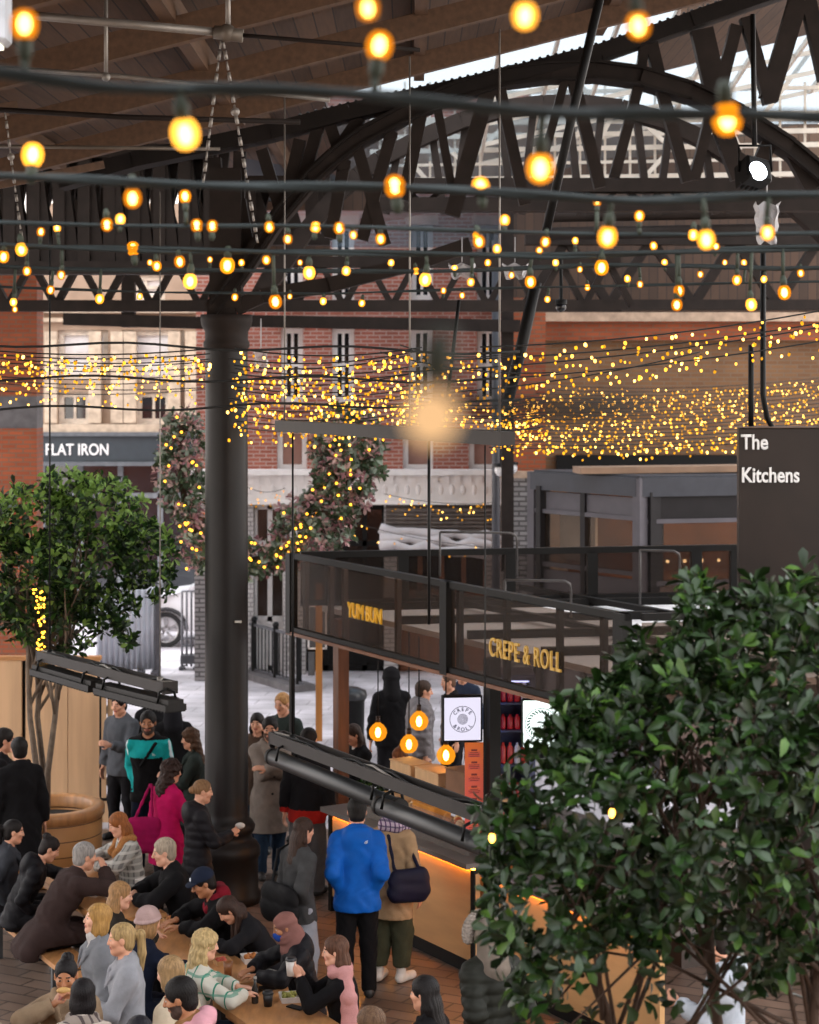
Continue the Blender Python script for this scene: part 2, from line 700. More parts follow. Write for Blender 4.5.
        if region is not None:
            C = V[Q].mean(1)
            me.polygons.foreach_set('material_index', region(C[:, 0], C[:, 1], C[:, 2]).astype(np.int32))
        me.polygons.foreach_set('use_smooth', np.ones(len(Q), bool))
        me.update(calc_edges=True)
        ob = bpy.data.objects.new(name, me)
        COL.objects.link(ob)
        if parent is not None:
            ob.parent = parent
        return ob

def nrm(v):
    v = np.array(v, float)
    return v / (np.linalg.norm(v) + 1e-9)

def Rzx(yaw, pitch, roll=0):
    """columns: right, forward, up after yaw (to the left +) and pitch (down +)"""
    return np.array((Matrix.Rotation(RAD(yaw), 3, 'Z') @ Matrix.Rotation(RAD(-pitch), 3, 'X') @ Matrix.Rotation(RAD(roll), 3, 'Y')))

def ik(a, t, l1, l2, pole):
    a, t, pole = np.array(a, float), np.array(t, float), np.array(pole, float)
    d = t - a
    L = np.linalg.norm(d)
    Lm = (l1 + l2) * .995
    if L > Lm:
        t = a + d / L * Lm
        d = t - a
        L = Lm
    u = d / L
    ca = (l1 * l1 + L * L - l2 * l2) / (2 * l1 * L)
    p = pole - u * (pole @ u)
    p = nrm(p)
    return a + u * l1 * ca + p * l1 * math.sqrt(max(0, 1 - ca * ca)), t

SKIN = {'fair': ('#d9a48a', '#b5685c'), 'light': ('#cf9679', '#a65b50'), 'tan': ('#a8714f', '#8a4a3e'), 'brown': ('#80543c', '#6b3a32')}

def fabric(name, col, rough=.9, var=.16, bump=.25):
    return M('cloth ' + name, col, rough, 0, var, 9, bump, 140, spec=.15)

def person(label, H=1.72, female=False, pose='stand', lean=0, hy=0, hp=8, hroll=0, twist=0, skin='light',
           hair='short', hcol='#1b1512', top=None, legs=None, shoes='#1c1a1a', arms=('side', 'side'), step=.010,
           extras=(), sidelean=0, group=None, hat=None, thick=1.0, open_front=None):
    """builds a figure at the origin facing +y and returns (root, data)"""
    s = H / 1.72
    wd = .92 if female else 1.0
    root = thing('person', label, 'person', group=group)
    D = {}
    hipz = .90 * s if pose != 'sit' else .545
    P0 = np.array((0, 0, hipz))
    Rt = np.array(Matrix.Rotation(RAD(-lean), 3, 'X') @ Matrix.Rotation(RAD(sidelean), 3, 'Y') @ Matrix.Rotation(RAD(twist), 3, 'Z'))
    Rt2 = np.array(Matrix.Rotation(RAD(-lean * .55), 3, 'X') @ Matrix.Rotation(RAD(sidelean * .5), 3, 'Y') @ Matrix.Rotation(RAD(twist * .5), 3, 'Z'))
    waist = P0 + Rt2 @ np.array((0, 0, .17 * s))
    chest = waist + Rt @ np.array((0, .01, .20 * s))
    neck = chest + Rt @ np.array((0, -.005, .175 * s))
    Rh = Rzx(hy, hp, hroll)
    hb = neck + nrm(Rt @ np.array((0, .25, 1)) + Rh @ np.array((0, .15, 1.))) * .065 * s
    hc = hb + Rh @ np.array((0, .022, .108)) * s
    sw = .163 * s * wd
    sh = [chest + Rt @ np.array((sx * sw, -.01, .098 * s)) for sx in (-1, 1)]
    # legs
    hips, knees, ankles, toes = [], [], [], []
    for i, sx in enumerate((-1, 1)):
        hip = P0 + np.array((sx * .085 * s, 0, -.03))
        if pose == 'sit':
            kn = np.array((sx * .13, .42 * s, .50))
            an = np.array((sx * .13, .40 * s, .085))
        elif pose == 'walk':
            kn = np.array((sx * .09, .12 * -sx + .03, .49 * s))
            an = np.array((sx * .09, .26 * -sx - (.05 if sx > 0 else 0), .085 + (.03 if sx > 0 else 0)))
        else:
            kn = np.array((sx * .10 * s, .02 + .015 * sx, .48 * s))
            an = np.array((sx * .105 * s, -.02 + .03 * sx, .085))
        hips.append(hip); knees.append(kn); ankles.append(an)
        toes.append(an + np.array((sx * .024, .11 * s, -.055)))
    # arms
    l1, l2 = .285 * s, .25 * s
    elb, wri, hdir, pnrm, curl = [], [], [], [], []
    for i, sx in enumerate((-1, 1)):
        a = arms[i]
        S = sh[i]
        pole = np.array((sx * .6, -.8, -.5))
        cu = 25
        hd = None
        if a == 'side':
            t = S + np.array((sx * .10, .03, -.525 * s)); cu = 30
        elif a == 'pocket':
            t = S + np.array((-sx * .045, .02, -.43 * s)); pole = np.array((sx * .5, -1., 0)); cu = 15
        elif a == 'cross':
            t = chest + Rt @ np.array((-sx * .10, .215, -.04 + sx * .02)); pole = np.array((sx * .9, .1, -.9)); hd = np.array((-sx * 1., -.25, .15))
        elif a == 'table':
            t = S + np.array((-sx * .05, .36 * s, 0)); t[2] = .85; pole = np.array((sx * 1.2, -.5, -.12)); hd = np.array((-sx * .45, 1., -.05)); cu = 35
        elif a == 'eat':
            t = hc + Rh @ np.array((sx * .05, .19, -.10)); pole = np.array((sx * 1., -.3, -.55)); hd = np.array((-sx * .55, -.1, .75)); cu = 60
        elif a == 'hold':
            t = chest + Rt @ np.array((sx * .07, .32, -.10)); pole = np.array((sx * .6, -.3, -1.)); hd = np.array((-sx * .35, .8, .35)); cu = 65
        else:
            t = np.array(a[0], float)
            pole = np.array(a[1]) if len(a) > 1 and a[1] is not None else pole
            hd = np.array(a[2]) if len(a) > 2 and a[2] is not None else None
            cu = a[3] if len(a) > 3 else 40
        e, w = ik(S, t, l1, l2, pole)
        elb.append(e); wri.append(w)
        f = nrm(w - e) if hd is None else nrm(hd)
        hdir.append(f)
        n = np.array((-sx, 0, 0)) if a in ('side', 'pocket') else (np.array((0, 0, -1.)) if a in ('table',) else np.array((-sx * .7, -.5, -.4)))
        n = nrm(n - f * (n @ f))
        pnrm.append(n); curl.append(cu)
    D.update(hc=hc, Rh=Rh, neck=neck, chest=chest, waist=waist, P0=P0, sh=sh, elb=elb, wri=wri, hdir=hdir, pnrm=pnrm, knees=knees, hips=hips, ankles=ankles, Rt=Rt, s=s)
    allp = np.array([P0, waist, chest, neck, hc] + sh + elb + wri + knees + ankles + toes)
    lo, hi = allp.min(0) - .27, allp.max(0) + .27
    lo[2] = max(lo[2], -.02)
    hs = step * .55
    hr = .14 * s
    refs = [(hc - hr, hc + hr, hs)] + [(w - .02 + np.minimum(h * .19, 0) - .04, w + .02 + np.maximum(h * .19, 0) + .04, step * .66) for w, h in zip(wri, hdir)]
    # ---------------- the body
    B = Field(lo, hi, step, refs)
    fy = Rt[:, 1]
    B.cap(P0 + np.array((0, 0, -.02)), waist, .155 * s * (1.05 if female else 1), .135 * s * wd, .04, flat=(fy, .72))
    B.cap(waist, chest, .135 * s * wd, .165 * s * wd, .04, flat=(fy, .66))
    B.cap(chest, chest + Rt @ np.array((0, 0, .07 * s)), .165 * s * wd, .15 * s * wd, .04, flat=(fy, .62))
    B.cap(sh[0], sh[1], .050 * s, .050 * s, .05)
    for i in (0, 1):
        B.cap(sh[i], neck + Rt @ np.array((0, -.01, .01)), .045 * s, .05 * s, .03)
    B.cap(neck - Rt @ np.array((0, 0, .05)), hb + Rh @ np.array((0, .0, .05)) * s, .062 * s * wd, .055 * s * wd, .03)
    for i in (0, 1):
        B.chain([hips[i], knees[i], ankles[i]], [.088 * s, .058 * s, .04 * s], .03)
        B.cap(ankles[i] + np.array((0, 0, -.02)), toes[i], .032, .022, .02)
        mid = wri[i] * .6 + elb[i] * .4
        B.chain([sh[i], elb[i], mid, wri[i]], [.052 * s * wd, .04 * s * wd, .036 * s * wd, .026 * s * wd], .02)
        # hand: palm, four fingers, thumb
        f, n = hdir[i], pnrm[i]
        sd = np.cross(f, n)
        q = s * (.92 if female else 1.)
        w = wri[i]
        B.ell(w + f * .05 * q, (.041 * q, .052 * q, .016 * q), np.stack([sd, f, n], 1), .015)
        c = RAD(curl[i])
        for j, (off, ln) in enumerate(((-.029, .068), (-.010, .077), (.010, .073), (.028, .058))):
            k0 = w + f * .092 * q + sd * off * q
            d1 = f * math.cos(c * .6) + n * math.sin(c * .6)
            d2 = f * math.cos(c * 1.5) + n * math.sin(c * 1.5)
            k1 = k0 + d1 * ln * .5 * q
            B.chain([k0 - f * .015, k0, k1, k1 + d2 * ln * .5 * q], [.0095 * q, .0095 * q, .0085 * q, .0068 * q], .004)
        tsd = sd if (np.cross(hdir[i], pnrm[i]) @ np.array((0, 1, .3))) > 0 else -sd
        t0 = w + f * .025 * q + tsd * .028 * q
        t1 = t0 + (f * .6 + tsd * .7 + n * .25) * .042 * q
        B.chain([t0, t1, t1 + (f * .9 + n * .3) * .032 * q], [.012 * q, .010 * q, .008 * q], .006)
    # head
    hsx = s * (.965 if female else 1.)
    def h(x, y, z):
        return hc + Rh @ (np.array((x, y, z)) * hsx)
    def hl(v):
        return tuple(q * hsx for q in v)
    B.ell(h(0, -.012, .03), hl((.076, .094, .086)), Rh, .03)
    B.ell(h(0, .022, -.035), hl((.058, .066, .08)), Rh, .03)
    jw = .018 if female else .024
    B.ell(h(0, .060, -.096), hl((jw, .02, .018)), Rh, .025)
    B.cap(h(-.046, .005, -.07), h(0, .05, -.095), .022 * hsx, .02 * hsx, .03)
    B.cap(h(.046, .005, -.07), h(0, .05, -.095), .022 * hsx, .02 * hsx, .03)
    bw_ = .008 if female else .012
    B.cap(h(-.034, .074, .026), h(.034, .074, .026), bw_ * hsx, bw_ * hsx, .015)
    for sx in (-1, 1):
        B.ell(h(sx * .032, .096, .008), hl((.017, .014, .011)), Rh, .012, op='s')
        B.ell(h(sx * .032, .078, .008), hl((.012, .012, .010)), Rh, .002)
        B.ell(h(sx * .040, .058, -.022), hl((.024, .024, .022)), Rh, .02)
        B.ell(h(sx * .077, -.006, -.004), hl((.011, .02, .032)), Rh, .008)
    fn_ = 0 if female else 1
    B.cap(h(0, .087, .012), h(0, .101 + .007 * fn_, -.026), (.007 + .002 * fn_) * hsx, (.0105 + .0025 * fn_) * hsx, .010)
    B.ell(h(0, .093 + .004 * fn_, -.030), hl((.015 + .002 * fn_, .011, .008)), Rh, .008)
    B.ell(h(0, .083, -.053), hl((.023, .011, .006)), Rh, .007)
    B.ell(h(0, .081, -.063), hl((.020, .011, .007)), Rh, .007)
    def seat_cut(fd, y0=-.2):
        if pose == 'sit':
            fd.half(np.array((0, 0, .405)), (0, 0, -1), lo=np.array((-.5, y0, .1)), hi=np.array((.5, .32, .7)))
    seat_cut(B)
    sk, lp = SKIN[skin]
    mats = [M('skin ' + skin, sk, .5, 0, .1, 5), M('lips ' + skin, lp, .45, 0, .08, 8), M('eye white', '#a89c94', .3, 0, .02), M('iris', '#231812', .2, 0, .05), M('brow ' + hcol, hcol, .8, 0, .2, 40), M('stubble ' + skin, {'fair': '#8a6552', 'light': '#5d4336', 'tan': '#3d2a21', 'brown': '#2a1c16'}[skin], .8, 0, .3, 60)]
    beard = hat == 'beard' or 'beard' in extras
    def region(x, y, z):
        q = [((x - hc[0]) * Rh[0, j] + (y - hc[1]) * Rh[1, j] + (z - hc[2]) * Rh[2, j]) / hsx for j in range(3)]
        ax, qy, qz = np.abs(q[0]), q[1], q[2]
        r = np.zeros(len(x))
        fr = (qy > .05)
        r[fr & (ax < .024) & (qz < -.047) & (qz > -.071) & (qy > .076)] = 1
        r[fr & (((ax - .032) / .013) ** 2 + ((qz - .006) / .0065) ** 2 < 1)] = 2
        r[fr & (((ax - .032) / .0075) ** 2 + ((qz - .006) / .0075) ** 2 < 1)] = 3
        r[fr & (ax > .014) & (ax < .052) & (np.abs(qz - (.031 - .05 * np.abs(ax - .030))) < .0042)] = 4
        if beard:
            bd = (qy > -.01) & (qz < -.028) & (qz > -.13) & (r == 0) & ((qz < -.07) | (ax > .036) | (np.abs(qz + .038) < .007))
            r[bd & (qy + qz > -.09)] = 5
        return r
    B.mesh('body', mats, region, root)
    # ---------------- hair
    if hair and hair != 'none':
        Hl, Hh = hc - .22 * s, hc + .2 * s
        Hl[2] -= .0
        if hair in ('long', 'ponytail', 'curly', 'wavy'):
            Hl = np.minimum(Hl, np.array((hc[0] - .24, hc[1] - .32, hc[2] - (.50 if hair in ('long', 'wavy') else .36))))
            Hh = np.maximum(Hh, np.array((hc[0] + .24, hc[1] + .3, hc[2] + .2)))
        A = Field(Hl, Hh, max(.0065, step * .65))
        amp = {'curly': .011, 'wavy': .006}.get(hair, .0022)
        def nz(a, b, c):
            if hair in ('curly', 'wavy'):
                return amp * (np.sin(a * 95 + 2 * np.sin(c * 60)) * np.sin(b * 90 + 1.3) + np.sin(c * 100 + a * 50)) * .7
            th = np.arctan2(a, -b)
            return amp * np.sin(th * 34 + 2.5 * np.sin(c * 40)) * np.minimum(1, np.hypot(a, b) / .04)
        big = {'curly': .022, 'bob': .006, 'long': .004, 'wavy': .012, 'short': .004, 'buzz': -.005}.get(hair, .0)
        A.ell(h(0, -.016, .034), hl((.083 + big, .100 + big, .092 + big)), Rh, .0, noise=nz)
        if hair in ('short', 'bun', 'ponytail', 'buzz'):
            A.ell(h(0, -.045, -.03), hl((.074, .062, .075)), Rh, .02, noise=nz)
        gd = np.array((0, 0, -1.))
        dn = nrm(Rh @ np.array((0, 0, -1.)) + 2.0 * gd)
        bk = Rh @ np.array((0, -1., 0))
        bh = nrm(np.array((bk[0], bk[1], 0)))
        if hair == 'bob':
            A.ell(h(0, -.022, -.055), hl((.098, .088, .115)), Rh, .02, noise=nz)
            A.half(h(0, 0, -.135), Rh @ np.array((0, .25, -1.)))
        if hair in ('long', 'wavy', 'curly'):
            wv = {'curly': 1.25, 'wavy': 1.1}.get(hair, 1.)
            ln = {'long': .40, 'wavy': .36, 'curly': .20}[hair] * s
            r1 = Rh[:, 0]
            def fold(x, y, z, t):
                a = x * r1[0] + y * r1[1]
                if hair in ('curly', 'wavy'):
                    return amp * (np.sin(x * 95 + 2 * np.sin(z * 60)) * np.sin(y * 90 + 1.3) + np.sin(z * 100 + x * 50)) * .7
                return .003 * np.sin(a * 260 + 3 * np.sin(z * 18))
            p0, p1 = h(0, -.055, .0), h(0, -.055, -.10) + bh * .015
            p2 = p1 + dn * ln * .5 + bh * .035
            p3 = p2 + gd * ln * .5 + bh * .005
            A.chain([p0, p1, p2, p3], [.082 * s * wv, .09 * s * wv, .085 * s * wv, .05 * s], .02, flat=(bh, .55), fold=fold)
            for sx in (-1, 1):
                q0, q1 = h(sx * .068, -.035, .02), h(sx * .076, -.032, -.09)
                q2 = q1 + gd * ln * (.75 if hair != 'curly' else .5) + Rh[:, 1] * .03
                A.chain([q0, q1, q2], [.028 * s * wv, .033 * s * wv, .018 * s * wv], .015, fold=fold)
        if hair == 'ponytail':
            p0 = h(0, -.10, .03)
            p1 = p0 + bk * .05 + gd * .01
            p2 = p1 + gd * .14 + bh * .01
            A.chain([p0, p1, p2, p2 + gd * .12], [.024, .034, .032, .014], .012)
        if hair == 'bun':
            A.ell(h(0, -.085, .095), hl((.048, .046, .042)), Rh, .006, noise=lambda a, b, c: .003 * np.sin(a * 160 + b * 120 + c * 90))
        if hair == 'lowbun':
            A.ell(h(0, -.115, .0), hl((.042, .04, .04)), Rh, .01)
        # face window and ears
        fz = .116 if hair in ('short', 'bun', 'ponytail', 'lowbun', 'buzz') else .102
        A.ell(h(0, .108, -.045), hl((.071, .092, fz)), Rh, .012, op='s')
        if hair in ('short', 'bun', 'ponytail', 'buzz', 'lowbun'):
            for sx in (-1, 1):
                A.ell(h(sx * .088, .012, -.035), hl((.03, .04, .046)), Rh, .008, op='s')
            A.half(h(0, -.03, -.085), Rh @ np.array((0, .5, -1.)), lo=hc - .2, hi=h(0, 0, 0) + np.array((.2, .2, -.0)) if hair in ('short', 'buzz') else hc - .1)
        hm = M('hair ' + hcol, hcol, .55, 0, .38, 30, .3, 90, stretch=(2.2, 2.2, .35), spec=.22)
        A.mesh('hair', hm, None, root)
    # ---------------- hats and scarves
    if hat in ('beanie', 'cap', 'hijab', 'hood'):
        col = [e for e in extras if isinstance(e, tuple) and e[0] == 'hat'][0][1]
        T = Field(hc - .3, hc + .24, max(.006, step * .6))
        if hat == 'beanie':
            T.ell(h(0, -.018, .045), hl((.094, .112, .100)), Rh, 0, noise=lambda a, b, c: .0025 * np.sin(np.arctan2(a, b) * 44))
            T.half(h(0, 0, .012), Rh @ np.array((0, .25, -1.)))
            for kx in range(20):
                t = 2 * math.pi * kx / 20
                t2 = 2 * math.pi * (kx + 1) / 20
                e = lambda t: h(.090 * math.cos(t), -.018 + .106 * math.sin(t), .028 + .028 * math.sin(t))
                T.cap(e(t), e(t2), .014, .014, .006)
            T.ell(h(0, -.02, .035), hl((.082, .10, .09)), Rh, 0, op='s') if False else None
        elif hat == 'cap':
            T.ell(h(0, -.014, .040), hl((.089, .106, .095)), Rh, 0)
            T.half(h(0, 0, .028), Rh @ np.array((0, .12, -1.)))
            T.cap(h(-.035, .10, .035), h(.035, .10, .035), .05, .05, .01, flat=(Rh[:, 2], .16))
            T.ell(h(0, -.014, .136), (.01, .01, .006), Rh, .003)
        elif hat == 'hijab':
            T.ell(h(0, -.02, .03), hl((.092, .108, .10)), Rh, 0, noise=lambda a, b, c: .003 * np.sin(c * 90 + a * 40))
            T.ell(h(0, -.0, -.09), hl((.09, .095, .07)), Rh, .03, noise=lambda a, b, c: .004 * np.sin(c * 120 + b * 30))
            T.cap(h(0, -.05, -.10), neck + np.array((0, -.02, -.02)), .10, .13, .03)
            T.ell(h(0, .09, -.025), hl((.060, .085, .075)), Rh, .008, op='s')
        elif hat == 'hood':
            T.ell(h(0, -.03, .03), hl((.115, .125, .125)), Rh, 0, noise=lambda a, b, c: .004 * np.sin(c * 60))
            T.cap(h(0, -.05, -.09), neck + np.array((0, -.03, -.04)), .11, .13, .04)
            T.ell(h(0, .11, -.03), hl((.08, .12, .10)), Rh, .01, op='s')
        ho = T.mesh({'beanie': 'beanie', 'cap': 'baseball_cap', 'hijab': 'headscarf', 'hood': 'hood'}[hat], fabric('hat ' + col, col), None, root)
        D['hat'] = ho
    # ---------------- top garment
    if top:
        col = top['mat']
        th = top.get('t', .022) * thick
        hem = top.get('hem', 'hip')
        C = Field(lo - .05, hi + .05, step)
        puff = top.get('puff', 0)
        def fold(x, y, z, t):
            d = .0042 * np.sin(z * 17 + x * 33 + 3 * np.sin(y * 19 + z * 11)) + .0022 * np.sin(x * 62 - z * 31 + 2.5 * np.sin(z * 26 + y * 30))
            if puff:
                d = d - puff * (np.abs(np.sin(z * math.pi / .085)) - .6)
            return d
        kw = dict(fold=fold)
        C.cap(waist, chest, .138 * s * wd + th, .168 * s * wd + th, .04, flat=(fy, .74), **kw)
        C.cap(chest, chest + Rt @ np.array((0, 0, .075 * s)), .166 * s * wd + th, .140 * s * wd + th, .04, flat=(fy, .66), **kw)
        C.cap(sh[0], sh[1], .048 * s + th * .7, .048 * s + th * .7, .05)
        for i in (0, 1):
            C.cap(sh[i], neck + Rt @ np.array((0, -.01, .01)), .046 * s + th * .6, .052 * s + th * .5, .03)
        C.cap(neck - Rt @ np.array((0, .0, .06)), neck + Rt @ np.array((0, .0, .0)), .09 * s, .075 * s, .03)
        for i in (0, 1):
            e, w = elb[i], wri[i]
            w2 = w - nrm(w - e) * .015
            C.chain([sh[i], e, e * .45 + w2 * .55, w2], [.055 * s * wd + th * .9, .045 * s * wd + th * .9, .041 * s * wd + th * .8, .035 * s * wd + th * .7], .02, fold=fold)
            C.half(w2, nrm(w - e), lo=w2 - .11, hi=w2 + .11) if top.get('cuffcut', True) and arms[i] != 'cross' else None
        if hem == 'hip' or pose == 'sit':
            hz = P0 + Rt2 @ np.array((0, 0, -.075 * s))
            C.cap(waist, hz, .140 * s * wd + th, .178 * s + th, .04, flat=(fy, .76), **kw)
            if pose == 'sit' and hem != 'hip':
                for i in (0, 1):
                    C.cap(hips[i] + np.array((0, 0, .0)), knees[i] * .75 + hips[i] * .25, .10 * s + th, .085 * s + th * .7, .04, fold=fold)
                C.cap(hips[0] + np.array((0, -.04, -.02)), hips[1] + np.array((0, -.04, -.02)), .11 + th, .11 + th, .04)
            C.half(P0 + np.array((0, 0, -.13 * s)), (0, 0, -1)) if pose != 'sit' else C.half(np.array((0, 0, .455)), (0, 0, -1))
        else:
            zb = {'thigh': .62, 'knee': .50, 'calf': .36}[hem] * s
            flare = top.get('flare', .03)
            b = np.array((P0[0], P0[1] + (0 if lean < 15 else .02), zb - .1))
            C.cap(waist, P0 + np.array((0, 0, -.05)), .140 * s * wd + th, .182 * s + th, .04, flat=(fy, .76), **kw)
            C.cap(P0 + np.array((0, 0, -.05)), b, .182 * s + th, .188 * s + th + flare, .03, flat=(np.array((0, 1., 0)), .78), **kw)
            C.half(np.array((0, 0, zb)), (0, 0, -1))
        if top.get('tail'):
            C.cap(P0 + np.array((-.10, -.10, -.02)), np.array((-.13, -.20, .40)), .11, .11, .04)
            C.cap(P0 + np.array((.10, -.10, -.02)), np.array((.13, -.20, .40)), .11, .11, .04)
            C.cap(P0 + np.array((0, -.12, -.02)), np.array((0, -.22, .40)), .11, .11, .05)
            C.half(np.array((0, 0, .34)), (0, 0, -1))
        if top.get('hooded'):
            C.cap(neck + Rt @ np.array((-.07, -.07, .0)), neck + Rt @ np.array((.07, -.07, .0)), .055, .055, .03)
            C.ell(neck + Rt @ np.array((0, -.10, -.045)), (.13, .06, .11), Rt, .03)
        if top.get('collar'):
            for kx in range(12):
                t, t2 = math.pi * (-.22 + 1.44 * kx / 12) + math.pi, math.pi * (-.22 + 1.44 * (kx + 1) / 12) + math.pi
                e = lambda t: neck + Rt @ (np.array((.088 * math.cos(t), .078 * math.sin(t) + .01, .012)) * s)
                C.cap(e(t), e(t2), .022, .022, .01)
        # neck opening
        if top.get('collar'):
            for sx in (-1, 1):
                a0_ = neck + Rt @ (np.array((sx * .085, .02, .035)) * s)
                a1_ = neck + Rt @ (np.array((sx * .082, .125, -.075)) * s)
                a2_ = chest + Rt @ (np.array((sx * .02, .165, -.02)) * s)
                C.cap(a0_, a1_, .036, .030, .006, flat=(Rt @ nrm((sx * .3, 1, .35)), .45))
                C.cap(a1_, a2_, .032, .010, .006, flat=(Rt @ nrm((sx * .2, 1, .2)), .4))
        C.cap(neck + Rt @ np.array((0, .015, .0)), neck + Rt @ np.array((0, .05, .10)), .060 * s, .075 * s, .006, op='s')
        vdep = top.get('vneck', 0)
        if vdep:
            C.cap(neck + Rt @ np.array((0, .11, .03)), chest + Rt @ np.array((0, .20, .12 - vdep)), .058, .012, .006, op='s')
        seat_cut(C, -.14 if top.get('tail') else -.3)
        cm = [col] + list(top.get('mats2', ()))
        rg = None
        if 'region' in top:
            rfn = top['region']
            Rti = Rt
            def rg(x, y, z):
                v = [((x - chest[0]) * Rti[0, j] + (y - chest[1]) * Rti[1, j] + (z - chest[2]) * Rti[2, j]) / s for j in range(3)]
                sd = np.minimum(np.hypot(*(np.array([x, y, z]) * 0)[:2]) * 0 + 9, 9)
                da = []
                for i in (0, 1):
                    da.append(np.minimum(segd(x, y, z, sh[i], elb[i]), segd(x, y, z, elb[i], wri[i])))
                return rfn(v[0], v[1], v[2], np.minimum(da[0], da[1]))
        jo = C.mesh(top.get('name', 'jacket'), cm, rg, root)
        D['jacket'] = jo
        if vdep or open_front:
            Sf = Field(chest - .3, chest + .32, step)
            Sf.cap(waist, chest + Rt @ np.array((0, 0, .06)), .14 * s * wd + .008, .155 * s * wd + .008, .03, flat=(fy, .66))
            Sf.cap(chest, neck - Rt @ np.array((0, 0, .02)), .13 * s * wd + .008, .075 * s, .03, flat=(fy, .7))
            Sf.mesh('shirt', open_front or fabric('white shirt', '#cfcac4'), None, root)
    # ---------------- trousers, shoes
    if legs:
        L = Field(lo - .03, hi + .03, step * 1.1)
        lt = .016
        lf = lambda x, y, z, t: .003 * np.sin(z * 21 + x * 40 + 2 * np.sin(y * 30)) + .002 * np.sin(z * 48 - y * 60 + 2 * np.sin(x * 50))
        L.cap(P0 + np.array((0, 0, -.03)), waist * .5 + P0 * .5, .158 * s + lt * .6, .142 * s * wd + lt * .5, .03, flat=(fy, .76))
        for i in (0, 1):
            w0 = legs.get('wide', 1.0)
            L.chain([hips[i], knees[i], ankles[i] + np.array((0, 0, legs.get('crop', .0)))], [.092 * s + lt, (.062 * s + lt) * w0, (.048 * s + lt) * w0], .03, fold=lf)
            az = ankles[i][2] + legs.get('crop', .0) - .035
            L.half(np.array((0, 0, az)), (0, 0, -1), lo=ankles[i] - .17, hi=ankles[i] + .17)
        seat_cut(L)
        L.mesh('trousers', legs['mat'], None, root)
    if shoes:
        for i, sx in enumerate((-1, 1)):
            a = ankles[i]
            base = a + np.array((0, 0, -.085))
            Z = Field(base - np.array((.12, .16, .01)), base + np.array((.14, .30, .2)), .009)
            fwd = nrm(np.array((sx * .2, 1, 0)))
            Z.cap(base + np.array((0, -.035, .045)), base + fwd * .155 * s + np.array((0, 0, .036)), .047, .044, .02)
            Z.cap(base + np.array((0, -.02, .05)), a + np.array((0, -.01, .03)), .045, .046, .02)
            Z.half(base + np.array((0, 0, .003)), (0, 0, -1))
            so = shoes if not isinstance(shoes, str) else M('shoe ' + shoes, shoes, .5, 0, .12, 8)
            sole = M('shoe sole pale', '#c9c2ba', .7) if 'pale_sole' in extras else M('shoe sole dark', '#171515', .8)
            zc = base[2] + .028
            Z.mesh('shoe', [so, sole], lambda x, y, z: (z < zc).astype(int), root)
    D['top_z'] = float(hc[2] + .125 * s)
    return root, D

def segd(x, y, z, a, b):
    v = b - a
    px, py, pz = x - a[0], y - a[1], z - a[2]
    t = np.clip((px * v[0] + py * v[1] + pz * v[2]) / (v @ v), 0, 1)
    return np.sqrt((px - t * v[0]) ** 2 + (py - t * v[1]) ** 2 + (pz - t * v[2]) ** 2)

def put_person(res, px, py, yaw, d=None):
    """stand the figure so that the crown of its head is seen at (px, py)"""
    root, D = res
    if d is None:
        d = (CAM_H - D['top_z']) * F_PX / (py - HOR)
    tgt = Vector(((px - CX) / F_PX * d, d, 0))
    hx, hy = D['hc'][0], D['hc'][1]
    a = RAD(yaw)
    root.rotation_euler = (0, 0, a)
    root.location = (tgt.x - (hx * math.cos(a) - hy * math.sin(a)), tgt.y - (hx * math.sin(a) + hy * math.cos(a)), 0)
    return root, D

def local_world(root, p):
    a = root.rotation_euler[2]
    return Vector((root.location.x + p[0] * math.cos(a) - p[1] * math.sin(a), root.location.y + p[0] * math.sin(a) + p[1] * math.cos(a), p[2] + root.location.z))

def soft(name, mat, parent, prims, step=.01, cut=None):
    """small soft solid (bag, scarf, hood) built from capsules / ellipsoids in the parent's frame"""
    pts = []
    for p in prims:
        if p[0] == 'c':
            r = max(p[3], p[4]) + .03
            pts += [np.array(p[1]) - r, np.array(p[1]) + r, np.array(p[2]) - r, np.array(p[2]) + r]
        else:
            r = max(p[2]) + .03
            pts += [np.array(p[1]) - r, np.array(p[1]) + r]
    pts = np.array(pts)
    A = Field(pts.min(0), pts.max(0), step)
    for p in prims:
        if p[0] == 'c':
            A.cap(p[1], p[2], p[3], p[4], .015, flat=p[5] if len(p) > 5 else None, fold=lambda x, y, z, t: .003 * np.sin(z * 60 + x * 40))
        elif p[0] == 'e':
            A.ell(p[1], p[2], p[3] if len(p) > 3 else None, .015, noise=lambda a, b, c: .003 * np.sin(a * 50 + c * 60))
        elif p[0] == 'se':
            A.ell(p[1], p[2], p[3] if len(p) > 3 else None, .01, op='s')
    return A.mesh(name, mat, None, parent)
# ------------------------------------------------------------------ camera, sky
cam = bpy.data.cameras.new('camera')
cam.sensor_fit = 'HORIZONTAL'
cam.sensor_width = 36.0
cam.lens = F_PX / 819 * 36
cam.shift_y = (HOR - 512) / 819.0
cam.clip_end = 300
cam.dof.use_dof = True
cam.dof.focus_distance = 15.5
cam.dof.aperture_fstop = 3.6
camo = bpy.data.objects.new('camera', cam)
COL.objects.link(camo)
camo.location = (0, 0, CAM_H)
camo.rotation_euler = (RAD(90), 0, 0)
SC.camera = camo
wd_ = bpy.data.worlds.new('sky')
SC.world = wd_
wd_.use_nodes = True
wn = wd_.node_tree
bg = wn.nodes['Background']
tcw = wn.nodes.new('ShaderNodeTexCoord')
spw = wn.nodes.new('ShaderNodeSeparateXYZ')
wn.links.new(tcw.outputs['Generated'], spw.inputs[0])
rw = wn.nodes.new('ShaderNodeValToRGB')
rw.color_ramp.elements[0].position = .0
rw.color_ramp.elements[0].color = (.68, .61, .55, 1)
rw.color_ramp.elements[1].position = .6
